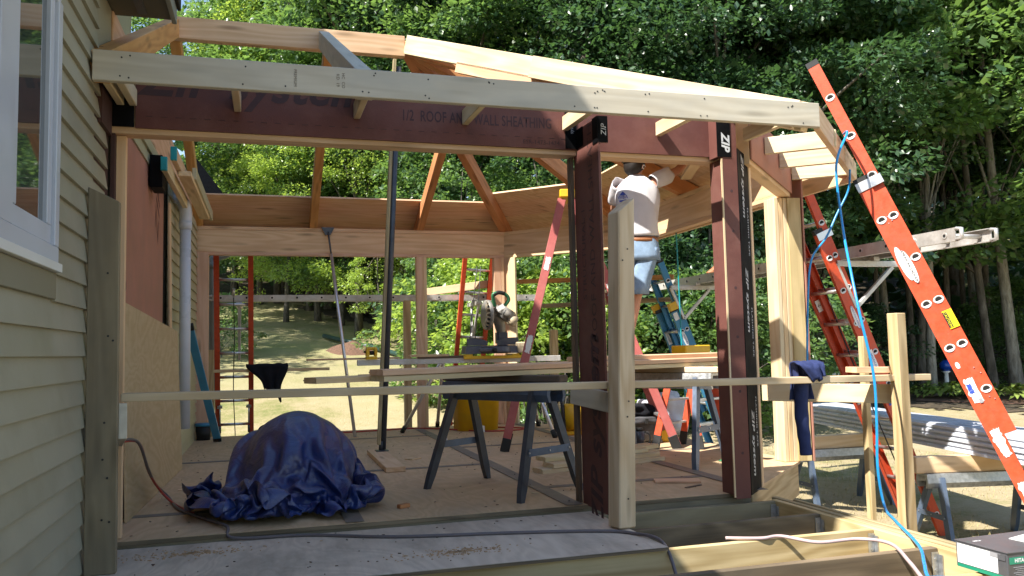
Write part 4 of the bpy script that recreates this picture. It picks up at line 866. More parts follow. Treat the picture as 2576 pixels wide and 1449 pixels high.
for x0, x1, s in ((2.08, 2.31, 1), (2.42, 2.66, -1)):
    pr_ = [(x0, .956), (x1, .956), (x1, 1.0 if s > 0 else 1.04), (x1-.09 if s > 0 else x0+.1, 1.035), (x0, 1.035 if s > 0 else 1.01)]; V = [(x, 8.74, z) for x, z in pr_]+[(x, 8.765, z) for x, z in pr_]
    mesh('fence', V, [(0, 1, 2, 3, 4), (9, 8, 7, 6, 5)]+[(i, 5+i, 5+(i+1) % 5, (i+1) % 5) for i in range(5)], 'saw_navy', sw)
box('end_block', (2.60, 8.55, .866), (2.69, 8.66, .985), 'saw_cream', sw, .01); tube('lock_knob', [(2.30, 8.40, .90), (2.30, 8.45, .905)], .025, 'black_rubber', sw, 14); tube('lock_lever', [(2.30, 8.45, .905), (2.33, 8.55, .91)], .012, 'black_metal', sw)
box('lock_arm', (2.14, 8.44, .885), (2.34, 8.47, .925), 'saw_navy', sw, .008)
bm = bmesh.new(); addbox(bm, (-.065, -.05, 0), (.065, .05, .16)); bmesh.ops.bevel(bm, geom=bm.edges[:], offset=.02, segments=2, affect='EDGES'); bmobj('pivot', bm, 'saw_navy', sw, M=Matrix.Translation((2.50, 8.86, .955)))
tube('arm', smooth_path([(2.50, 8.86, 1.09), (2.475, 8.84, 1.19), (2.42, 8.78, 1.30), (2.43, 8.74, 1.38)], 4), [.045, .05, .055, .06, .06, .06, .06, .06, .06, .06, .055, .05, .05], 'saw_grey', sw, 12)
# blade guard: round disc seen almost face on, with ribs and cut-outs
Mg = facing((2.30, 8.70, 1.285), (.05, 1, -.25), (-.93, -.18, .12))
bm = bmesh.new(); bmesh.ops.create_cone(bm, cap_ends=True, segments=40, radius1=.165, radius2=.165, depth=.045); bmesh.ops.bevel(bm, geom=bm.edges[:], offset=.006, segments=1, affect='EDGES'); gd = bmobj('blade_guard', bm, 'saw_grey', sw, True, M=Mg)
for a in range(0, 360, 40):
    bmobj('guard_window', cube_bm(.075, .05, .052, .012), 'saw_cream', gd, M=Mg @ Matrix.Rotation(R(a), 4, 'Z') @ Matrix.Translation((.095, 0, 0)))
for a in range(100, 300, 9): bmobj('guard_rib', cube_bm(.03, .009, .05, .002), 'black_rubber' if a % 2 else 'saw_cream', gd, M=Mg @ Matrix.Rotation(R(a), 4, 'Z') @ Matrix.Translation((.148, 0, 0)))
bm = bmesh.new(); addbox(bm, (-.1, -.09, -.06), (.11, .09, .07)); bmesh.ops.bevel(bm, geom=bm.edges[:], offset=.035, segments=3, affect='EDGES'); bmobj('motor', bm, 'saw_grey', sw, True, M=Matrix.Translation((2.50, 8.70, 1.29)) @ Matrix.Rotation(R(30), 4, 'Y') @ Matrix.Rotation(R(20), 4, 'Z'))
tube('motor_end', [(2.53, 8.68, 1.24), (2.62, 8.66, 1.20)], .06, 'saw_cream', sw, 18)
tube('handle', smooth_path([(2.39, 8.70, 1.38), (2.37, 8.68, 1.44), (2.36, 8.66, 1.505), (2.42, 8.66, 1.525), (2.50, 8.67, 1.51), (2.54, 8.68, 1.45), (2.49, 8.70, 1.38), (2.45, 8.71, 1.37)], 5), .02, 'green_handle', sw, 10)
tube('handle_grip', smooth_path([(2.36, 8.66, 1.50), (2.42, 8.66, 1.528), (2.49, 8.67, 1.516)], 4), .0225, 'black_rubber', sw, 10)
plate('label', facing((2.42, 8.59, 1.36), (1, .1, .5), (0, -1, .1)), .09, .05, 'white_label', sw, rag=.04); plate('label', facing((2.645, 8.549, .95), (1, 0, 0), (0, -1, 0)), .06, .03, 'saw_cream', sw)
yt = thing('cordless_tool', 'small yellow power tool standing on the left end of the saw stand', 'tool', (1.045, 8.7, .831)); box('body', (.985, 8.66, .832), (1.10, 8.76, .865), 'yellow_plastic', yt, .006)
box('side', (.985, 8.66, .866), (1.02, 8.75, .95), 'yellow_plastic', yt, .006); box('side', (1.07, 8.66, .866), (1.10, 8.75, .95), 'yellow_plastic', yt, .006); box('top', (.99, 8.665, .93), (1.098, 8.745, .962), 'yellow_plastic', yt, .008); tube('drum', [(1.02, 8.70, .90), (1.07, 8.70, .90)], .022, 'black_rubber', yt); box('motor', (.965, 8.68, .90), (.984, 8.73, .925), 'black_rubber', yt, .004)
for i, (x, z, w, m_, lab) in enumerate(((1.60, .865, .32, 'spruce', 'short white-edged offcut on the saw stand left of the saw'), (1.72, .845, .38, 'old_timber', 'brown offcut under the white one on the saw stand'))):
    o = board('wood_offcut', (x-w/2, 8.7, z-.005), (x+w/2+.1, 8.68, z-.005), .025, .09, m_, None); tag(o, lab, 'board')
o = board('long_board', (.40, 8.95, .842), (1.35, 8.78, .843), .02, .09, 'spruce_pink', None); tag(o, 'thin brown board lying along the left end of the saw stand', 'board')
# yellow tub
tb = thing('yellow_tub', 'tall yellow plastic bin behind the dark sawhorse', 'bin', (2.3, 9.32, 0))
def rrect(w, d, r, z, cx, cy, n=6):
    out = []
    for sx, sy, a0 in ((1, 1, 0), (-1, 1, 90), (-1, -1, 180), (1, -1, 270)):
        for k in range(n+1): a = R(a0+90*k/n); out.append((cx+sx*(w/2-r)+math.cos(a)*r, cy+sy*(d/2-r)+math.sin(a)*r, z))
    return out
rings = [rrect(.46, .42, .1, .002, 2.3, 9.32), rrect(.53, .48, .11, .60, 2.3, 9.32), rrect(.58, .52, .12, .605, 2.3, 9.32), rrect(.58, .52, .12, .64, 2.3, 9.32), rrect(.52, .46, .10, .64, 2.3, 9.32), rrect(.45, .40, .08, .05, 2.3, 9.32)]
V = [v for rg_ in rings for v in rg_]; n = len(rings[0]); F = [tuple(range(n))[::-1]]+[(j*n+i, j*n+(i+1) % n, (j+1)*n+(i+1) % n, (j+1)*n+i) for j in range(5) for i in range(n)]+[tuple(range(5*n, 6*n))]
mesh('body', V, F, 'yellow_plastic', tb, True)
# yellow and black blower / reel behind the middle post
fb_ = thing('air_mover', 'yellow and black round shop fan behind the dark sawhorse', 'fan', (3.1, 8.35, 0)); V, F = tube_geo([(3.02, 8.3, .17), (3.2, 8.24, .17)], .15, 24); mesh('housing', V, F, 'yellow_plastic', fb_, True)
V, F = tube_geo([(2.985, 8.31, .17), (3.018, 8.30, .17)], [.125, .14], 24); mesh('grille', V, F, 'black_rubber', fb_, True); pts = [(2.98+.0, 8.31, .17)]
tube('frame', smooth_path([(2.97, 8.16, .012), (2.96, 8.17, .2), (2.96, 8.25, .36), (2.97, 8.38, .34), (2.96, 8.46, .2), (2.97, 8.47, .012)], 5), .014, 'black_rubber', fb_); box('base', (2.98, 8.14, .003), (3.2, 8.46, .04), 'yellow_plastic', fb_, .01)
# tool bag, thermos, plastic wrap, box
bg = thing('tool_bag', 'grey and black canvas tool bag with a flap on the porch floor', 'bag', (3.35, 7.25, 0))
def blob(name, c, s, mat, parent, seed=0, amp=.12, bev=.4, sub=3):
    bm = bmesh.new(); bmesh.ops.create_cube(bm, size=1); bmesh.ops.subdivide_edges(bm, edges=bm.edges[:], cuts=7, use_grid_fill=True)
    for v in bm.verts:
        p = v.co*2; q = p.normalized()*max(abs(p.x), abs(p.y), abs(p.z)); p = p.lerp(q, bev); nz = mnoise.noise(p*1.8+Vector((seed, 0, 0))); p *= 1+amp*nz; v.co = Vector((c[0]+p.x*s[0]/2, c[1]+p.y*s[1]/2, max(.002, c[2]+p.z*s[2]/2)))
    return bmobj(name, bm, mat, parent, True)
blob('body', (3.38, 7.2, .13), (.34, .24, .24), 'grey_cloth', bg, 1); blob('flap', (3.36, 7.12, .22), (.27, .14, .07), 'grey_cloth', bg, 4, .08); blob('top', (3.34, 7.2, .30), (.30, .22, .14), 'black_cloth', bg, 7, .3); box('buckle', (3.35, 7.03, .19), (3.38, 7.046, .24), 'black_rubber', bg)
tm_ = thing('flask', 'small black and brass flask standing in front of the tool bag', 'flask', (3.22, 6.85, 0)); tube('body', [(3.20, 6.85, .002), (3.20, 6.85, .15)], .045, 'black_metal', tm_, 16); tube('cap', [(3.20, 6.85, .151), (3.20, 6.85, .18)], .034, 'black_rubber', tm_, 16); tube('handle', smooth_path([(3.235, 6.84, .14), (3.285, 6.83, .12), (3.285, 6.83, .05), (3.24, 6.84, .02)], 4), .007, 'black_rubber', tm_, 6)
o = blob('plastic_wrap', (3.86, 7.65, .22), (.42, .4, .40), 'white_trim', None, 3, .5, .6); tag(o, 'crumpled heap of clear plastic wrap behind the stepladders', 'plastic')
cbx = thing('carton', 'open cardboard carton with a pale flap behind the red stepladder', 'box', (3.62, 7.75, 0)); box('body', (3.45, 7.55, .002), (3.75, 7.9, .27), 'cardboard', cbx); mesh('lid_flap', [(3.45, 7.55, .272), (3.75, 7.55, .272), (3.72, 7.40, .33), (3.42, 7.40, .33), (3.45, 7.55, .276), (3.75, 7.55, .276), (3.72, 7.40, .334), (3.42, 7.40, .334)], [(3, 2, 1, 0), (4, 5, 6, 7), (0, 1, 5, 4), (1, 2, 6, 5), (2, 3, 7, 6), (3, 0, 4, 7)], 'white_label', cbx)
# small debris
def chip(name, x, y, z, l, w, t_, rz, mat, lab, cat='scrap', g='scraps on the porch floor'):
    d = Vector((math.cos(R(rz)), math.sin(R(rz)), 0)); c = Vector((x, y, z+t_/2+.001)); o = board(name, c-d*l/2, c+d*l/2, t_, w, mat, None, c=.001); return tag(o, lab, cat, g)
chip('wood_block', .76, 4.86, 0, .07, .035, .022, 30, 'fir_orange', 'tiny reddish wood block near the front edge of the floor')
chip('wood_sliver', -.45, 6.1, 0, .26, .03, .006, 10, 'spruce', 'pale splinter lying left of the blue tarp'); chip('wood_sliver', 1.65, 5.02, 0, .12, .006, .004, -2, 'spruce_pale', 'thin pale sliver near the front edge of the floor')
chip('wood_chip', 1.18, 7.0, 0, .12, .09, .01, 40, 'spruce', 'wood chip just right of the foot board'); chip('board_scrap', 2.62, 5.05, 0, .30, .14, .012, -22, 'spruce_pink', 'thin brown panel scrap near the corner post'); chip('bark_strip', 2.62, 4.83, 0, .16, .02, .006, 25, 'old_timber', 'dark splinter beside the panel scrap')
chip('white_block', 2.25, 8.95, 0, .1, .07, .07, 12, 'white_label', 'white block on the floor before the yellow bin'); chip('white_block', 1.72, 8.3, 0, .05, .04, .025, 4, 'white_label', 'small white scrap by the silver leg')
bm = bmesh.new()
for i in range(300):
    x = random.uniform(-.7, 3.4); y = random.uniform(4.6, 9.5); 
    if i % 6 == 0: x, y = random.uniform(-.7, 1.75), random.uniform(3.62, 4.48)
    z = .0058 if y > 4.54 else -.0345; l = random.uniform(.004, .016); Mr = Matrix.Translation((x, y, z+.001)) @ Matrix.Rotation(random.uniform(0, 6.28), 4, 'Z'); addbox(bm, (-l/2, -l*.2, 0), (l/2, l*.2, .003), Mr)
o = bmobj('wood_debris', bm, 'old_timber'); tag(o, 'scattered dark wood crumbs on the floor sheets', 'debris', kind='stuff')
bm = bmesh.new()
for i in range(520):
    r_ = abs(random.gauss(0, .09)); a = random.uniform(0, 6.28); cx, cy = ((-.35, 4.3) if i % 2 else (.86, 3.86)); x, y = cx+math.cos(a)*r_*2.0, cy+math.sin(a)*r_*.6
    if y > 4.5 or y < 3.62: continue
    l = random.uniform(.004, .014); Mr = Matrix.Translation((x, y, -.0345)) @ Matrix.Rotation(random.uniform(0, 6.28), 4, 'Z'); addbox(bm, (-l/2, -l*.25, 0), (l/2, l*.25, .0025), Mr)
o = bmobj('sawdust', bm, 'sawdust'); tag(o, 'reddish sawdust and shavings on the grey plywood', 'sawdust', kind='stuff')
# ------------------------------------------------------------------ cables and hose
def cable(name, label, pts, r, mat, cat='cable', n=8, seg=8, group=None): o = tube(name, smooth_path(pts, n), r, mat, None, seg); return tag(o, label, cat, group)
cable('power_cable', 'grey power cable from the left wall across the floor and along the grey plywood', [(-.69, 4.50, .50), (-.66, 4.85, .45), (-.655, 5.2, .27), (-.66, 5.6, .12), (-.60, 5.75, .012), (-.5, 5.3, .012), (-.32, 4.9, .012), (-.2, 4.62, .018), (-.16, 4.5, -.02), (.2, 4.46, -.027), (.62, 4.25, -.027), (1.2, 4.11, -.027), (1.6, 3.99, -.027), (1.75, 3.88, -.027), (1.81, 3.66, -.03), (1.80, 3.5, -.16)], .0085, 'grey_cable')
cable('power_cable', 'red cable twisted with the grey one at the left wall', [(-.69, 4.52, .49), (-.66, 4.9, .44), (-.665, 5.3, .24), (-.64, 5.6, .09), (-.56, 5.55, .012), (-.45, 5.22, .012), (-.40, 5.1, .012)], .0075, 'red_cable')
cable('power_cable', 'red cable along the far edge of the porch floor', [(.75, 9.6, .01), (1.27, 9.66, .01), (1.6, 9.72, .01), (1.9, 9.5, .01), (2.3, 8.97, .01), (2.67, 8.92, .01), (2.8, 9.1, .01), (2.5, 9.4, .01)], .008, 'red_cable')
cable('power_cable', 'pink grey cable lying over the lower joists at the bottom right', [(2.15, 3.66, -.04), (2.31, 3.60, -.042), (2.42, 3.595, -.04), (2.53, 3.46, -.05), (2.72, 3.41, -.04), (2.76, 3.24, -.03), (2.63, 2.98, -.04), (2.50, 2.77, -.04), (2.4, 2.6, -.04)], .0085, 'pink_cable')
cable('air_hose', 'bright blue air hose hanging from the big red ladder down to the lower deck', [(3.72, 4.60, 2.30), (3.60, 4.42, 2.25), (3.45, 4.35, 2.02), (3.43, 4.3, 1.65), (3.30, 4.08, 1.31), (3.26, 3.97, 1.04), (3.31, 3.95, .72), (3.315, 3.95, .455), (3.305, 3.95, .19), (3.32, 3.93, -.02), (3.12, 3.62, -.025), (2.87, 3.19, -.035), (2.66, 2.93, -.035), (2.55, 2.80, -.035), (2.45, 2.66, -.035)], .0078, 'blue_hose', 'hose')
cable('air_hose', 'second loop of blue hose crossing behind the first and dropping beside the corner post', [(3.95, 4.84, 2.12), (3.96, 4.88, 1.98), (3.87, 4.9, 1.81), (3.77, 4.9, 1.64), (3.64, 4.9, 1.48), (3.595, 4.9, 1.19), (3.566, 4.9, .765), (3.56, 4.9, .5)], .0072, 'blue_hose', 'hose')
cable('power_cable', 'teal cord hanging straight down from the right beam behind the corner post', [(3.98, 7.5, 2.05), (3.99, 7.5, 1.5), (4.0, 7.5, .7), (4.02, 7.5, .3)], .007, 'teal')
cable('air_hose', 'blue coil of hose at the bottom edge of the picture', [(2.32, 2.62, -.03), (2.45, 2.72, -.03), (2.6, 2.66, -.03), (2.7, 2.5, -.03), (2.6, 2.35, -.03), (2.4, 2.35, -.03), (2.3, 2.5, -.03), (2.34, 2.6, -.02)], .011, 'blue_hose', 'hose')
# ------------------------------------------------------------------ tool carton at the bottom right
hb = thing('tool_carton', 'black and green power tool carton on the corner of the lower deck', 'box', (2.93, 2.75, -.048))
x0, x1, y0, y1, z0, z1 = 2.785, 3.16, 2.63, 2.885, -.046, .062; box('body', (x0, y0, z0), (x1, y1, z1), 'box_dark', hb, .003)
fs = lambda o: o
plate('side_label', facing((x0-.0005, 2.775, .012), (0, -1, 0), (-1, 0, 0)), .20, .078, 'box_white', hb, .0012); plate('green_strip', facing((x0-.0005, 2.76, -.0375), (0, -1, 0), (-1, 0, 0)), .235, .014, 'box_green', hb, .001)
plate('grey_panel', facing((x0-.0018, 2.685, .043), (0, -1, 0), (-1, 0, 0)), .05, .018, 'box_grey', hb, .001); plate('dark_panel', facing((x0-.0018, 2.655, .04), (0, -1, 0), (-1, 0, 0)), .035, .022, 'box_dark', hb, .0012)
for k_ in range(9): plate('barcode_bar', facing((x0-.002, 2.715-.003*k_, .0), (0, -1, 0), (-1, 0, 0)), .0012, .022, 'box_grey', hb, .0005)
plate('green_band', facing((x0+.19, y0-.0005, .03), (1, 0, 0), (0, -1, 0)), .36, .026, 'box_green', hb, .001); text('print', 'HITACHI', facing((x0+.075, y0-.0022, .030), (1, 0, 0), (0, -1, 0)), .020, 'box_white', hb, bold=.0008)
for k_ in range(6): plate('print_line', facing((x0+.07+.004*(k_ % 3), y0-.0005, .004-.007*k_), (1, 0, 0), (0, -1, 0)), .085-.01*(k_ % 3), .0022, 'box_grey', hb, .001)
plate('top_band', facing((x0+.19, y1-.06, z1+.0002), (1, 0, 0), (0, 0, 1)), .36, .022, 'box_green', hb, .001); text('print', 'HITACHI', facing((x0+.07, y1-.06, z1+.002), (1, 0, 0), (0, 0, 1)), .018, 'box_white', hb, bold=.0006)
for k_ in range(3): plate('top_line', facing((x0+.12, y1-.09-.015*k_, z1+.0002), (1, .02, 0), (0, 0, 1)), .17-.02*k_, .003, 'box_grey', hb, .0008)
mesh('leaflet', [(2.98, 2.80, .066), (3.20, 2.86, .068), (3.22, 2.70, .075), (2.99, 2.68, .066), (2.98, 2.80, .068), (3.20, 2.86, .070), (3.22, 2.70, .077), (2.99, 2.68, .068)], [(3, 2, 1, 0), (4, 5, 6, 7), (0, 1, 5, 4), (1, 2, 6, 5), (2, 3, 7, 6), (3, 0, 4, 7)], 'white_label', hb)
mesh('lid', [(x0-.003, y0-.003, z1+.001), (x1, y0-.003, z1+.001), (x1, y1+.003, z1+.006), (x0-.003, y1+.003, z1+.001), (x0-.003, y0-.003, z1-.002), (x1, y0-.003, z1-.002), (x1, y1+.003, z1+.003), (x0-.003, y1+.003, z1-.002)], [(0, 1, 2, 3), (7, 6, 5, 4), (4, 5, 1, 0), (5, 6, 2, 1), (6, 7, 3, 2), (7, 4, 0, 3)], 'cardboard', hb).data.materials[0] = MATS['box_dark']
# ------------------------------------------------------------------ lawn: white trim on sawhorses
sawhorse('left blue steel sawhorse on the lawn, under the far end of the white trim', (5.85, 7.6), (1, -.05), .85, .55, .58, 'galvanised', 'sawhorses on the lawn', (.1, .14, .45, 'spruce'), leg='sawhorse_blue', z0=-.8, lw=.07)
sawhorse('right blue steel sawhorse on the lawn, nearest the big red ladder', (5.86, 5.75), (1, -.2), .9, .55, .58, 'galvanised', 'sawhorses on the lawn', (.15, .14, .7, 'spruce'), leg='sawhorse_blue', z0=-.8, lw=.07)
pd = Vector((.218, .976, 0)).normalized(); pn = Vector((-pd.y, pd.x, 0)); far0 = Vector((6.60, 9.15, 0)); 
def trim(off, z, t0, t1, k_, lab):
    prof = [(-.07, .002), (.07, .002), (.07, .036), (.062, .044), (-.050, .044), (-.056, .030), (-.070, .026)]; n = len(prof); V = []
    p, q = far0-pd*t0-pn*off, far0-pd*t1-pn*off
    for c in (p, q): V += [c+pn*a*-1+Vector((0, 0, z+b_)) for a, b_ in prof]
    o = mesh('trim_length', V, [tuple(range(n)), tuple(range(2*n-1, n-1, -1))]+[(i, n+i, n+(i+1) % n, (i+1) % n) for i in range(n)], 'white_trim'); tag(o, lab, 'trim', 'lengths of white trim piled on the lawn sawhorses')
r2 = random.Random(3); zb = -.8+.58+.145
cols = ('left', 'second', 'third', 'right')
for c_ in range(4):
    for l_ in range(5 if c_ < 3 else 4):
        trim(-.02+.15*c_+r2.uniform(-.006, .006), zb+.0455*l_, r2.uniform(0, .18), 7.0+r2.uniform(-.2, .2), 0, ('white trim length, %s column from the porch side, %s layer from the bottom' % (cols[c_], ('lowest', 'second', 'third', 'fourth', 'topmost')[l_])))
# ------------------------------------------------------------------ cloths over the rails
def drape(name, label, mat, cx, cy, zt_, w, front, back, seed, sleeve=None, taper=.3):
    """cloth folded over a rail: hangs front and back with wrinkles"""
    V = []; n = 26; m_ = 16; r_ = random.Random(seed); L_ = front+back+.1
    for j in range(n+1):
        s = j/n*L_
        for i in range(m_+1):
            u = i/m_-.5; ww = w*(1+.15*math.sin(seed+j*.3))*(1-taper*max(0, s-back-.1)/front); x = cx+u*ww*(1-.25*abs(s-back)/L_)+taper*.14*max(0, s-back-.1)/front; e = .012*math.sin(u*17+seed)+.02*mnoise.noise(Vector((u*5, s*6, seed)))
            fx_ = front*(.8+.35*mnoise.noise(Vector((u*3.2, seed, 1))))
            if s < back: y, z = cy+.055+e, zt_-(back-s)
            elif s < back+.1: t_ = (s-back)/.1; y, z = cy+.055-.11*t_, zt_+.018*math.sin(math.pi*t_)+.015*mnoise.noise(Vector((u*9, t_*4, seed)))
            else: y, z = cy-.055+e-.02*(s-back-.1), zt_-(s-back-.1)*fx_/front
            V.append((x, y, z+.008))
    F = [(j*(m_+1)+i, j*(m_+1)+i+1, (j+1)*(m_+1)+i+1, (j+1)*(m_+1)+i) for j in range(n) for i in range(m_)]
    o = mesh(name, V, F, mat, smooth=True); so_ = o.modifiers.new('thick', 'SOLIDIFY'); so_.thickness = .008; tag(o, label, 'shirt')
    if sleeve: 
        sl = tube('sleeve', smooth_path(sleeve[0], 6), [sleeve[1]*(1.1-.25*k_/(len(sleeve[0])*6-5)) + .0015*math.sin(k_*.9) for k_ in range(len(smooth_path(sleeve[0], 6)))], mat, o, 14)
    return o
drape('shirt', 'navy long sleeved shirt hung over the pale rail at the right, one sleeve hanging', 'navy_cloth', 3.01, 4.145, .765, .15, .10, .20, 2.3, ([(3.0, 4.19, .68), (3.0, 4.20, .52), (3.005, 4.20, .42), (3.01, 4.195, .33), (3.012, 4.19, .252)], .038))
drape('shirt', 'black shirt hung over the far railing left of the blue tarp', 'black_cloth', .0, 10.61, .765, .46, .46, .06, 5.3, None, .5)
# ------------------------------------------------------------------ yard bits
pp = thing('drain_pipe', 'dark green pipe lying on the sloping lawn before the trees', 'pipe', (2.5, 21, .8)); a_ = at_ = None
def lawn_pt(px, d, h): a = (px-1288)/2078; x, y = d*(.959*a+.284), d*(-.283*a+.956); return Vector((x, y, ground(x, y)+h))
P0, P1, P2 = lawn_pt(815, 22.9, .1), lawn_pt(922, 21.4, .1), lawn_pt(1110, 19.6, .1)
tube('pipe', [P0, P1], .06, 'dark_green', pp, 12); tube('pipe', [P1+Vector((.06, -.02, 0)), P2], .06, 'dark_green', pp, 12); tube('coupling', [P1-Vector((.1, 0, 0)), P1+Vector((.15, 0, 0))], .075, 'dark_green', pp, 12)
def mound(name, label, x, y, r, h, mat, seed, cat):
    V = []; n = 14; 
    for j in range(6):
        for i in range(n):
            a = 6.2832*i/n; q = r*(j/5)*(1+.25*mnoise.noise(Vector((math.cos(a)*1.5, math.sin(a)*1.5, seed)))); xx, yy = x+math.cos(a)*q, y+math.sin(a)*q; V.append((xx, yy, ground(xx, yy)-.03+h*(1-(j/5)**2)*(1+.3*mnoise.noise(Vector((xx*4, yy*4, seed))))))
    F = [(j*n+i, j*n+(i+1) % n, (j+1)*n+(i+1) % n, (j+1)*n+i) for j in range(5) for i in range(n)]; o = mesh(name, V, F, mat, smooth=True); return tag(o, label, cat)
mound('mulch_mound', 'reddish heap of mulch on the lawn by the green pipe', 2.15, 21.6, .75, .22, 'mulch', 2, 'mulch')
for i, (x, y, r, h, lab) in enumerate(((6.3, 15.6, .55, .75, 'largest rounded boulder behind the blue ladder'), (7.1, 15.2, .4, .5, 'smaller boulder right of the large one'), (5.5, 15.8, .45, .45, 'low boulder left of the large one'))): mound('boulder', lab, x, y, r, h, 'stone', i+5, 'boulder')
# ------------------------------------------------------------------ trees and plants
def leaves_geo(cen, out, size, droop=.35, r=rng, wide=.62):
    """cen (n,3) leaf places, out (n,3) direction they grow towards -> verts, faces: folded pointed leaves"""
    n = len(cen); d = out/np.maximum(1e-6, np.linalg.norm(out, axis=1))[:, None]
    d = d+r.normal(0, .55, (n, 3)); d[:, 2] -= droop; d /= np.linalg.norm(d, axis=1)[:, None]
    up = np.tile([0, 0, 1.], (n, 1))+r.normal(0, .45, (n, 3)); s = np.cross(d, up); s /= np.maximum(1e-6, np.linalg.norm(s, axis=1))[:, None]
    nn = np.cross(s, d); L_ = size*r.uniform(.65, 1.25, n)[:, None]; w = L_*wide
    a = cen; b_ = cen+d*L_*.45+s*w*.5-nn*L_*.08; c = cen+d*L_; e = cen+d*L_*.45-s*w*.5-nn*L_*.08
    V = np.stack([a, b_, c, e], 1).reshape(-1, 3); i = np.arange(n)*4
    F = np.stack([np.stack([i, i+1, i+2], 1), np.stack([i, i+2, i+3], 1)], 1).reshape(-1, 3)
    return V, F
def fast_mesh(name, V, F, mat):
    me = bpy.data.meshes.new(name); me.vertices.add(len(V)); me.vertices.foreach_set('co', np.asarray(V, dtype=np.float32).ravel())
    F = np.asarray(F, dtype=np.int32); me.loops.add(F.size); me.loops.foreach_set('vertex_index', F.ravel())
    me.polygons.add(len(F)); me.polygons.foreach_set('loop_start', np.arange(0, F.size, F.shape[1], dtype=np.int32))
    me.update(calc_edges=True); me.materials.append(MATS[mat]); return me
def crown_geo(nclump, per, rad, hgt, size, flat=.45, seed=1, low=.0):
    """spray-like clumps on the shell of a crown; local origin at the crown base centre"""
    r = np.random.RandomState(seed); Vs = []; Fs = []; off = 0; cc = []
    for k in range(nclump):
        t = r.uniform(low, 1)**.8; ang = r.uniform(0, 2*math.pi)
        prof = (math.sin(math.pi*min(1, .12+.88*t))**.6) if t > .1 else .75
        q = rad*prof*(r.uniform(.35, 1)**.5)*(1+.25*math.sin(3*ang+seed)+.12*math.sin(7*ang))
        c = np.array([math.cos(ang)*q, math.sin(ang)*q, t*hgt]); cr = r.uniform(.5, 1.3)*rad*.25
        u = r.normal(0, 1, (per, 3)); u /= np.linalg.norm(u, axis=1)[:, None]; u *= r.uniform(.25, 1, per)[:, None]**.5
        p = c+u*np.array([cr, cr, cr*flat]); p[:, 2] -= .22*np.linalg.norm(u[:, :2], axis=1)**2*cr
        o = u*np.array([1, 1, .5])+np.array([math.cos(ang), math.sin(ang), .1])*.7
        V, F = leaves_geo(p, o, size, .4, r); Vs.append(V); Fs.append(F+off); off += len(V); cc.append((c, cr))
    return np.concatenate(Vs), np.concatenate(Fs), cc
def limbs_geo(h, r0, crown_z, crown_h, cc, seed, lean=(0, 0), nl=9, bend=.25):
    r = random.Random(seed); V = []; F = []
    path = []; n = 9
    for i in range(n+1):
        t = i/n; z = t*h*.93-.3; path.append((lean[0]*t*h+bend*math.sin(t*4+seed)*t, lean[1]*t*h+bend*math.cos(t*3+seed)*t, z))
    rr = [r0*(1.25 if i == 0 else 1)*(1-.82*(i/n)) for i in range(n+1)]
    v, f = tube_geo(path, rr, 9); V += v; F += f
    for k in range(nl):
        c, cr = cc[r.randrange(len(cc))]; zc = c[2]+crown_z; t = min(.95, max(.25, (zc-crown_h*.28)/h)); i = int(t*n); a = Vector(path[i]); e = Vector((c[0]+lean[0]*zc, c[1]+lean[1]*zc, zc))
        m_ = (a+e)/2+Vector((0, 0, .1*(e-a).length)); pp = smooth_path([a, m_, e], 3); q = rr[i]*.45
        v, f = tube_geo(pp, [q*(1-.8*j/len(pp)) for j in range(len(pp))], 5, False); o = len(V); V += v; F += [tuple(o+x for x in ff) for ff in f]
    return V, F
PROTO = {}
def proto_tree(key, h, rad, cz, size, nclump, per, r0, leaf, bark, lean=(0, 0), flat=.45, seed=1, low=0):
    V, F, cc = crown_geo(nclump, per, rad, h-cz, size, flat, seed, low)
    zz = V[:, 2]+cz; V = V+np.stack([lean[0]*zz, lean[1]*zz, np.full(len(V), cz)], 1)
    cm = fast_mesh('crown', V, F, leaf); tv, tf = limbs_geo(h, r0, cz, h-cz, cc, seed, lean)
    tm = bpy.data.meshes.new('trunk'); tm.from_pydata([tuple(v) for v in tv], [], tf); tm.shade_smooth(); tm.materials.append(MATS[bark])
    PROTO[key] = (cm, tm, leaf, bark)
def tree(key, x, y, s=1, rz=0, label='', group='trees at the edge of the wood', leaf=None, name='tree', cat='tree', sz=1):
    cm, tm, lf, bk = PROTO[key]; t = thing(name, label, cat, (x, y, ground(x, y)), group); t.rotation_euler[2] = rz; t.scale = (s, s, s*sz)
    if leaf and leaf != lf:
        k2 = (key, leaf)
        if k2 not in PROTO: c2 = cm.copy(); c2.materials[0] = MATS[leaf]; PROTO[k2] = (c2, tm, leaf, bk)
        cm = PROTO[k2][0]
    for nm, me in (('trunk', tm), ('crown', cm)):
        o = bpy.data.objects.new(nm, me); COL.objects.link(o); o.parent = t
    return t
proto_tree('maple_a', 15, 4.3, 2.2, .17, 135, 240, .2, 'leaf_maple', 'bark', seed=3)
proto_tree('maple_b', 14, 3.8, 1.6, .16, 125, 230, .17, 'leaf_maple', 'bark', seed=5, lean=(.03, .01))
proto_tree('oak_a', 16, 4.6, 4.2, .18, 140, 240, .24, 'leaf_dark', 'bark', seed=8)
proto_tree('near_a', 13, 3.7, 2.7, .17, 95, 300, .09, 'leaf_maple', 'bark', seed=12, lean=(-.05, .03), flat=.35)
proto_tree('sapling', 6.5, 1.7, .6, .12, 60, 120, .05, 'leaf_maple', 'bark', seed=21)
proto_tree('bush', 3.0, 1.7, .05, .11, 60, 130, .03, 'leaf_maple', 'bark', seed=31, flat=.6)
proto_tree('pole', 17, 2.6, 8.0, .18, 60, 110, .13, 'leaf_dark', 'bark', seed=41)
proto_tree('pole_pale', 17, 2.6, 8.5, .18, 60, 110, .17, 'leaf_maple', 'bark_pale', seed=43, lean=(-.04, .02))
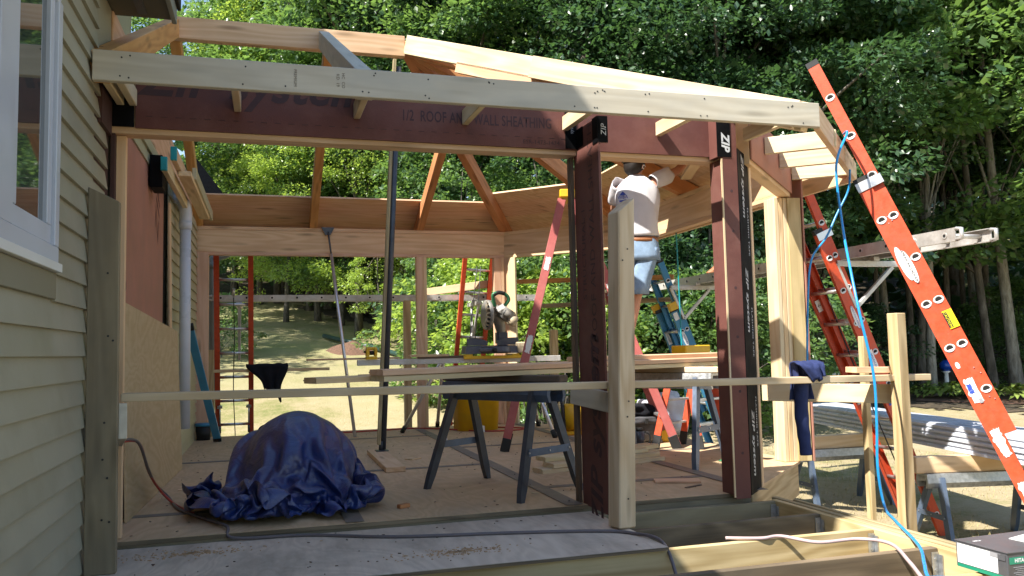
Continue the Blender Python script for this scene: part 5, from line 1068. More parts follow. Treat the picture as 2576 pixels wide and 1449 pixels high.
def at(px, d): # a place on the ground d metres away, from a bearing read off the photograph
    a = (px-1288)/2078; return d*(.959*a+.284), d*(-.283*a+.956)
TR = []
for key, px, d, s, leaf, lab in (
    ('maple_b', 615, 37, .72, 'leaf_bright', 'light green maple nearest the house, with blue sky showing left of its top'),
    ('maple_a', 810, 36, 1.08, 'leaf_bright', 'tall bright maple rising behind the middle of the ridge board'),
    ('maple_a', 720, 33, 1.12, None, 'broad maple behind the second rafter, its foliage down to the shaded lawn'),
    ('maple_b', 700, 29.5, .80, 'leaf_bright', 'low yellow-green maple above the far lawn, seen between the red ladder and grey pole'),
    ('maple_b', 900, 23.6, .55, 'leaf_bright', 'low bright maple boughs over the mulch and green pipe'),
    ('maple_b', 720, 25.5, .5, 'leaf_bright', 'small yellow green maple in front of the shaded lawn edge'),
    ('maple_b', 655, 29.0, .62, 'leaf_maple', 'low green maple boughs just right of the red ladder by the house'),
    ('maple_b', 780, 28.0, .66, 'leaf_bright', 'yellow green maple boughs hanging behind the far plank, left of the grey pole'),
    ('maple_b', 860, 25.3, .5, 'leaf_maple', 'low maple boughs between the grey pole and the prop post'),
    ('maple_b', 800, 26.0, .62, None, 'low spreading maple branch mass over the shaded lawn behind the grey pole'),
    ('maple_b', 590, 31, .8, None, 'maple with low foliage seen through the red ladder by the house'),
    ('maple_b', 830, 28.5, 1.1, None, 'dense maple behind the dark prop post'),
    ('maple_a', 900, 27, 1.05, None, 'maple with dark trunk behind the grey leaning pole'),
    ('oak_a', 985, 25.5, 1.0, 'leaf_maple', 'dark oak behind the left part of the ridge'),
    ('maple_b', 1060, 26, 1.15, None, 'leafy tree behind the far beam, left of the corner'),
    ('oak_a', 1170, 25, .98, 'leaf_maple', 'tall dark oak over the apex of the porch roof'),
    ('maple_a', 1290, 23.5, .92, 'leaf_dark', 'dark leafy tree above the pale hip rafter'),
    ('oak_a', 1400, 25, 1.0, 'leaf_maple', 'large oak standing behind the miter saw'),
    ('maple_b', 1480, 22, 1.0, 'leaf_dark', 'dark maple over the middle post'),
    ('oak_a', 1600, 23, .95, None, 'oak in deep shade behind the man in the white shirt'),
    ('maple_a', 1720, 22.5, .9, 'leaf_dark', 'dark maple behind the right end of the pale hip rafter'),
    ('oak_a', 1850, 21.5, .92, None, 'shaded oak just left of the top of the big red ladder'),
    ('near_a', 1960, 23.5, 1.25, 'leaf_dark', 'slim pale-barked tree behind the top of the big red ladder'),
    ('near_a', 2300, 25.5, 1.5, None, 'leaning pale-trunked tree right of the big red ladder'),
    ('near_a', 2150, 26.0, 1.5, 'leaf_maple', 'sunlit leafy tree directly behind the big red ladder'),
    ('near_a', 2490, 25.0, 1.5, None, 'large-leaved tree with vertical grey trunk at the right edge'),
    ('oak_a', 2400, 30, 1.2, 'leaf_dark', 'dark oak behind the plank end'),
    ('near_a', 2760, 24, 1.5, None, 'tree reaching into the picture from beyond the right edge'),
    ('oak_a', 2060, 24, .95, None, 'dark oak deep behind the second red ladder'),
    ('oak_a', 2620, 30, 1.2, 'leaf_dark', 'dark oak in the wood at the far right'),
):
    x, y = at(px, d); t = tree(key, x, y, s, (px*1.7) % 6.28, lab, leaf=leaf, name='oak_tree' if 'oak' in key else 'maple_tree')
for x, y, s_, k_, lab in ((-8.2, 21.0, .85, 'oak_a', 'oak behind the house'), (-10, 29, 1.1, 'maple_a', 'far maple behind the house')):
    tree(k_, x, y, s_, x*3, lab, 'trees behind the house', name='oak_tree' if 'oak' in k_ else 'maple_tree')
# slim trunks standing in the shade under the canopy
words = {975: 'dark slim trunk behind the grey pole', 1010: 'slim dark trunk just right of the dark prop post', 905: 'thick dark trunk left of the prop post', 1130: 'thin trunk behind the far corner ladder'}
for i, (px, d, s, key) in enumerate(((905, 24.5, .75, 'pole'), (948, 25.5, .6, 'pole'), (1008, 24, .6, 'pole'), (1040, 26, .7, 'pole'), (2290, 27, .9, 'pole'), (2120, 25, .8, 'pole'), (2200, 26, .8, 'pole'), (2380, 27, .9, 'pole'), (2330, 24, .8, 'pole_pale'), (2455, 28.5, .85, 'pole_pale'), (2545, 25.6, 1.1, 'pole_pale'), (2650, 25, .8, 'pole'), (2480, 27, 1, 'pole'), (2000, 23, .7, 'pole'), (2235, 27, .8, 'pole_pale'), (2420, 28, .8, 'pole'))):
    x, y = at(px, d)
    lab = ['thick dark trunk in the shade left of the prop post', 'thin dark trunk hidden behind the prop post', 'slim dark trunk just right of the prop post', 'dark trunk behind the short rail post', 'dark trunk right of the plank, mid distance', 'thin dark trunk behind the second red ladder', 'slim dark trunk between the two big red ladders', 'dark trunk below the protruding end of the plank', 'pale slender trunk deep in the wood right of the ladder', 'pale trunk lit by a patch of sun in the right-hand wood', 'pale peeling trunk at the right edge beside the plank end', 'dark trunk beyond the right edge', 'far dark trunk behind the plank end', 'thin dark trunk behind the sheathed corner post', 'far pale trunk seen between the ladders', 'far dark trunk behind the right-hand wood'][i]
    tree(key, x, y, s, i*1.3, lab, 'slim trunks under the canopy', name='forest_tree')
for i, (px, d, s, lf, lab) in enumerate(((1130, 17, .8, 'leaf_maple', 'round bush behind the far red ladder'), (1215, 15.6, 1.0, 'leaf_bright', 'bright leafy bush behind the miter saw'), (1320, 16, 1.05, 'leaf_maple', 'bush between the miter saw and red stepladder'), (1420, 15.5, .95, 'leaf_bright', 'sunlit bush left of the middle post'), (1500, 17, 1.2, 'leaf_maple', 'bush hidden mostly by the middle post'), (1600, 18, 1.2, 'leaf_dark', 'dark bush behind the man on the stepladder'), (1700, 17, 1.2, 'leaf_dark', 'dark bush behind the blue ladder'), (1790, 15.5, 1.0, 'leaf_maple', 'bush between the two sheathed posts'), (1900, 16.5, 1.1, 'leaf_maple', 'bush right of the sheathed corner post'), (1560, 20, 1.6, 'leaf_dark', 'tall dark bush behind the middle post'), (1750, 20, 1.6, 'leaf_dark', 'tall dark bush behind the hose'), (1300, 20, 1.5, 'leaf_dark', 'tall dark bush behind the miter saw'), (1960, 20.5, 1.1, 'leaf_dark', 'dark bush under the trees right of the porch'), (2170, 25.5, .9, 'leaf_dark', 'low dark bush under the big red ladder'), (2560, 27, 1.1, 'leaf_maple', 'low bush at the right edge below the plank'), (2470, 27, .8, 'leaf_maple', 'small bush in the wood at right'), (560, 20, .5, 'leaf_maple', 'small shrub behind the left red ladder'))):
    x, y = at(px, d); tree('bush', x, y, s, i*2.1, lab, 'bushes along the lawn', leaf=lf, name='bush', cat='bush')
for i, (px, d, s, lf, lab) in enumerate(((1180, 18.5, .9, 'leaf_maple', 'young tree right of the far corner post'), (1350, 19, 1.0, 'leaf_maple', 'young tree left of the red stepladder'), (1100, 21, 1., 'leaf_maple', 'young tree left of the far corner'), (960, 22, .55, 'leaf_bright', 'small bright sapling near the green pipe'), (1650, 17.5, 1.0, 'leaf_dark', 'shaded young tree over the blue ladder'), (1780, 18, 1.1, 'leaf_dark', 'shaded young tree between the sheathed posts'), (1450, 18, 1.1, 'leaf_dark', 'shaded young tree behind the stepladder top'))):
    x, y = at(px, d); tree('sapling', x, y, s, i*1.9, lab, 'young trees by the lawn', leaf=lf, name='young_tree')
# the wood behind reads as one mass
r_ = np.random.RandomState(5); cen = []; n = 46000
ang = r_.uniform(-.72, .80, n); dd = r_.uniform(33, 60, n); xx = dd*np.sin(ang+.284); yy = dd*np.cos(ang+.284)
g_ = np.array([ground(a_, b2) for a_, b2 in zip(xx, yy)]); zz = g_+r_.uniform(1.0, 1, n)*(.4+22*r_.uniform(0, 1, n)**1.1)
left = (xx < 3); zz = np.where(left, g_+np.minimum(zz-g_, 14), zz)
# the wood is lower towards the house side, where the sky opens
ok = ~((xx < .5) & (zz > 11.5))
P_ = np.stack([xx, yy, zz], 1)[ok]
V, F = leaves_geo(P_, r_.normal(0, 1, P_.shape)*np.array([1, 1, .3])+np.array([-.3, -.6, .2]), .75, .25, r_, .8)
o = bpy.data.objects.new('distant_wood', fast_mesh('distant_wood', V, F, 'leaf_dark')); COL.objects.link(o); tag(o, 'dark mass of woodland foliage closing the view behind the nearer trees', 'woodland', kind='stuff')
# ------------------------------------------------------------------ people
def skin_body(name, chains, mat, parent, levels=2, root=0):
    """chains: lists of (point, radius); a chain may start with the index of an earlier vertex"""
    V = []; E = []; Rr = []
    for ch in chains:
        prev = None
        for it in ch:
            if isinstance(it, int): prev = it; continue
            V.append(it[0]); Rr.append(it[1]); i = len(V)-1
            if prev is not None: E.append((prev, i))
            prev = i
    me = bpy.data.meshes.new(name); me.from_pydata([tuple(v) for v in V], E, []); me.materials.append(MATS[mat])
    o = bpy.data.objects.new(name, me); COL.objects.link(o); put(o, parent)
    sk = o.modifiers.new('skin', 'SKIN'); sk.use_smooth_shade = True
    for i, r in enumerate(Rr):
        q = me.skin_vertices[0].data[i]; q.radius = r if isinstance(r, tuple) else (r, r); q.use_root = (i == root)
    sb = o.modifiers.new('sub', 'SUBSURF'); sb.levels = levels; sb.render_levels = levels
    return o
def rings_mesh(name, rings, mat, parent, seg=24, wr=.006, seed=0, cap0=False, cap1=False):
    """rings: (centre, axis a (vector), axis b (vector)) stacked ellipses with a little wrinkling"""
    V = []; n = len(rings)
    for j, (c, a, b_) in enumerate(rings):
        c, a, b_ = Vector(c), Vector(a), Vector(b_)
        for i in range(seg):
            t = 2*math.pi*i/seg; k = 1+wr/max(.03, a.length)*(mnoise.noise(Vector((math.cos(t)*2.2, math.sin(t)*2.2, j*.75+seed)))*2.2+math.sin(t*5+j*1.3+seed)*.5)
            ct, st_ = math.cos(t), math.sin(t); ex = .82
            V.append(c+a*(abs(ct)**ex*(1 if ct > 0 else -1))*k+b_*(abs(st_)**ex*(1 if st_ > 0 else -1))*k)
    F = [(j*seg+i, j*seg+(i+1) % seg, (j+1)*seg+(i+1) % seg, (j+1)*seg+i) for j in range(n-1) for i in range(seg)]
    if cap0: F.append(tuple(range(seg))[::-1])
    if cap1: F.append(tuple((n-1)*seg+i for i in range(seg)))
    o = mesh(name, V, F, mat, parent, True); s = o.modifiers.new('sub', 'SUBSURF'); s.levels = 1; s.render_levels = 1
    if not cap1: q = o.modifiers.new('thick', 'SOLIDIFY'); q.thickness = .004; q.offset = 1
    return o
def hand_chains(wi, w, d, nrm, side, curl=.35):
    """five finger chains from wrist vertex wi; d along the hand, nrm out of its back, side towards the thumb"""
    w, d, nrm, side = Vector(w), Vector(d).normalized(), Vector(nrm).normalized(), Vector(side).normalized(); out = []
    for k, ln in enumerate((.070, .078, .072, .056)):
        b_ = w+d*.085+side*(.028-.019*k); p1 = b_+d*ln*.45-nrm*ln*curl*.35; p2 = p1+(d*(1-curl)-nrm*curl).normalized()*ln*.32; p3 = p2+(d*(1-curl*1.8)-nrm*curl*1.7).normalized()*ln*.25
        out.append([wi, (w+d*.05+side*(.018-.012*k), .013), (b_, .0105), (p1, .0088), (p2, .0082), (p3, .007)])
    t0 = w+d*.03+side*.03; out.append([wi, (t0, .014), (t0+d*.03+side*.022-nrm*.01, .011), (t0+d*.06+side*.028-nrm*.022, .0095), (t0+d*.08+side*.024-nrm*.034, .008)])
    return out
def person(label, J, fdir, cols, shorts=True, group=None, extra=True):
    t = thing('person', label, 'person', (J['pel'][0], J['pel'][1], J['aL'][2]-.09), group)
    f = Vector((*fdir, 0)).normalized(); rt = Vector((f.y, -f.x, 0)); P = {k: Vector(v) for k, v in J.items()}
    ch = [[(P['pel'], .10), (P['pel'].lerp(P['che'], .45), .088), (P['che'], .105), (P['nek'], .06), (P['nek'].lerp(P['hed'], .4), .052), (P['hed']-(P['hed']-P['nek'])*.25, .07), (P['hed'], .086), (P['hed']+(P['hed']-P['nek']).normalized()*.07, .066)]]
    ix = 8
    def add(c): 
        nonlocal ix
        ch.append(c); ix += sum(1 for q in c if not isinstance(q, int))
    hf = Vector(J.get('look', f)).normalized() if 'look' in J else f; add([6, (P['hed']+hf*.075-Vector((0, 0, .012)), .018), (P['hed']+hf*.098-Vector((0, 0, .022)), .010)])
    hr = Vector((hf.y, -hf.x, 0)).normalized()
    for s in (-1, 1): add([6, (P['hed']+hr*s*.074-Vector((0, 0, .01)), .018), (P['hed']+hr*s*.090-hf*.008, .012)])
    for s, S_ in ((-1, 'L'), (1, 'R')):
        i0 = ix; add([2, (P['s'+S_], .055), (P['s'+S_].lerp(P['e'+S_], .5), .047), (P['e'+S_], .040), (P['e'+S_].lerp(P['w'+S_], .3), .041), (P['w'+S_], .027)]); wi = ix-1
        d = (P['w'+S_]-P['e'+S_]).normalized(); nrm = Vector((0, 0, 1))-d*d.z; nrm = nrm.normalized() if nrm.length > .2 else f; sd_ = nrm.cross(d)*(1 if s > 0 else -1)
        for c in hand_chains(wi, P['w'+S_], d, nrm, sd_): add(c)
        add([0, (P['h'+S_], .085), (P['h'+S_].lerp(P['k'+S_], .5), .07), (P['k'+S_], .054), (P['k'+S_].lerp(P['a'+S_], .3), .055), (P['a'+S_], .036), (P['a'+S_]+f*.07-Vector((0, 0, .055)), .035), (P['a'+S_]+f*.15-Vector((0, 0, .065)), .028)])
    skin_body('body', ch, 'skin', t)
    # shirt
    c = P['che']; pl = P['pel']; nk = P['nek']; up = (nk-pl).normalized(); R_ = []
    for fr, a, b_ in ((.165, .180, .130), (.26, .176, .125), (.42, .182, .125), (.62, .195, .128), (.80, .203, .122), (.93, .175, .10), (1.03, .10, .078), (1.08, .066, .062)): R_.append((pl.lerp(nk, fr), rt*a, f*b_))
    sh = rings_mesh('shirt', R_, cols[0], t, 28, .010, 3)
    for S_ in 'LR':
        a, b_ = P['s'+S_], P['e'+S_]; d = (b_-a).normalized(); u = d.cross(f).normalized() if abs(d.dot(f)) < .9 else d.cross(Vector((0, 0, 1))).normalized(); v = d.cross(u)
        ln = (b_-a).length; q = [(a-d*.07, u*.062, v*.07), (a, u*.070, v*.078), (a+d*ln*.2, u*.068, v*.076), (a+d*ln*.38, u*.070, v*.078), (a+d*ln*.52, u*.073, v*.082)] if not cols[4] else [(a-d*.06, u*.06, v*.07), (a, u*.072, v*.075), (a+d*ln*.5, u*.06, v*.06), (b_, u*.055, v*.055), (b_.lerp(P['w'+S_], .5), u*.048, v*.048), (b_.lerp(P['w'+S_], .95), u*.04, v*.04)]
        rings_mesh('sleeve', q, cols[0], sh, 18, .008, 5)
    # trousers
    tr = rings_mesh('shorts' if shorts else 'trousers', [(pl-Vector((0, 0, .12)), rt*.185, f*.135), (pl-Vector((0, 0, .02)), rt*.182, f*.135), (pl+(nk-pl)*.10, rt*.168, f*.122), (pl+(nk-pl)*.20, rt*.160, f*.115)], cols[1], t, 26, .006, 9)
    for S_ in 'LR':
        h, k_, a = P['h'+S_], P['k'+S_], P['a'+S_]; e_ = rt*(-.0 if S_ == 'L' else .0)
        q = [(h+Vector((0, 0, .03)), rt*.105, f*.125), (h.lerp(k_, .3), rt*.103, f*.12), (h.lerp(k_, .65), rt*.102, f*.115), (h.lerp(k_, .97), rt*.106, f*.116)]
        if not shorts: q = q[:2]+[(h.lerp(k_, .7), rt*.085, f*.095), (k_, rt*.075, f*.085), (k_.lerp(a, .4), rt*.075, f*.085), (k_.lerp(a, .8), rt*.07, f*.08), (a-Vector((0, 0, .02)), rt*.072, f*.085)]
        rings_mesh('trouser_leg', q, cols[1], tr, 20, .010, 11+ord(S_))
        b_ = a-Vector((0, 0, .04)); rings_mesh('boot', [(a+Vector((0, 0, .10)), rt*.052, f*.056), (a+Vector((0, 0, .02)), rt*.050, f*.06), (b_+f*.03, rt*.05, f*.105), (b_+f*.05-Vector((0, 0, .035)), rt*.054, f*.14), (b_+f*.05-Vector((0, 0, .052)), rt*.056, f*.142)], cols[2], t, 18, .003, 2, True, True)
    bp = pl+(nk-pl)*.115; rings_mesh('belt', [(bp-Vector((0, 0, .02)), rt*.170, f*.124), (bp+Vector((0, 0, .024)), rt*.168, f*.122)], 'leather', t, 26, .001, 1)
    # hair and cap
    hu = (P['hed']-P['nek']).normalized(); hc = P['hed']-hf*.012+hu*.012
    rings_mesh('hair', [(hc-hu*.085-hf*.03, hr*.045, hf*.04), (hc-hu*.05-hf*.012, hr*.081, hf*.088), (hc-hu*.0, hr*.092, hf*.104), (hc+hu*.045, hr*.089, hf*.10), (hc+hu*.085, hr*.06, hf*.07), (hc+hu*.10, hr*.02, hf*.02)], 'hair', t, 22, .003, 2, False, True)
    return t, P, f, rt, hc, hf, hr, hu
M1p = dict(pel=(3.265, 6.86, 1.80), che=(3.25, 6.84, 2.18), nek=(3.235, 6.82, 2.41), hed=(3.225, 6.81, 2.545), look=(.85, .45, .1), sL=(3.105, 6.93, 2.36), sR=(3.41, 6.77, 2.415), eL=(3.16, 7.17, 2.20), wL=(3.28, 7.32, 2.35), eR=(3.675, 6.86, 2.535), wR=(3.835, 6.95, 2.665),
    hL=(3.18, 6.90, 1.76), hR=(3.335, 6.83, 1.76), kL=(3.07, 6.93, 1.36), kR=(3.205, 6.84, 1.36), aL=(3.02, 6.93, .975), aR=(3.13, 6.86, .975))
p1, P, f, rt, hc, hf, hr, hu = person('man from behind in white t-shirt and denim shorts, right arm reaching up', M1p, (.45, .9), ('tee_cloth', 'denim', 'leather', None, False))
cp = rings_mesh('cap', [(hc+hu*.028, hr*.096, hf*.108), (hc+hu*.055, hr*.095, hf*.107), (hc+hu*.09, hr*.08, hf*.09), (hc+hu*.112, hr*.035, hf*.04)], 'saw_cream', p1, 22, .001, 2, False, True)
for k_ in range(3): rings_mesh('cap_stripe', [(hc+hu*(.034+.014*k_), hr*.0985, hf*.1105), (hc+hu*(.039+.014*k_), hr*.0982, hf*.110)], 'dark_print', cp, 22, 0, 2)
tube('ear_hook', [P['hed']+hr*.098+hf*.02*math.cos(a)+Vector((0, 0, -.02+.018*math.sin(a))) for a in np.linspace(0, 4.8, 10)], .003, 'white_label', p1, 6)
bn = -f*.9+rt*-.25; oc = P['pel'].lerp(P['nek'], .74)-f*.121-rt*.125
Mb = facing(oc, rt*.9-f*.42, -f*.9-rt*.42)
mesh('emblem', [(-.035, .02, 0), (.035, .02, 0), (0, .055, 0)], [(0, 1, 2)], 'blue_print', p1, M=Mb); text('print', 'WBA', Mb, .045, 'blue_print', p1); plate('emblem_bar', Mb @ Matrix.Translation((0, -.032, 0)), .07, .014, 'blue_print', p1, .001); text('print', 'Building', Mb @ Matrix.Translation((.015, -.058, 0)), .022, 'dark_print', p1, .3)
ox, oy, oz = 5.06, 8.42, 1.83
M2p = dict(pel=(ox+.03, oy, oz+.86), che=(ox-.04, oy+.03, oz+1.22), nek=(ox-.12, oy+.04, oz+1.43), hed=(ox-.18, oy+.05, oz+1.58), sL=(ox-.08, oy-.17, oz+1.36), sR=(ox-.06, oy+.22, oz+1.36), eL=(ox-.28, oy-.22, oz+1.15), wL=(ox-.52, oy-.2, oz+1.10), eR=(ox-.26, oy+.28, oz+1.15), wR=(ox-.5, oy+.25, oz+1.12),
    hL=(ox+.03, oy-.09, oz+.82), hR=(ox+.03, oy+.09, oz+.82), kL=(ox-.0, oy-.10, oz+.42), kR=(ox+.06, oy+.12, oz+.42), aL=(ox+.0, oy-.10, oz), aR=(ox+.05, oy+.14, oz))
person('worker in dark trousers standing on the aluminium plank, mostly hidden by the beam', M2p, (-1, .08), ('black_cloth', 'dark_trousers', 'leather', None, True), shorts=False)
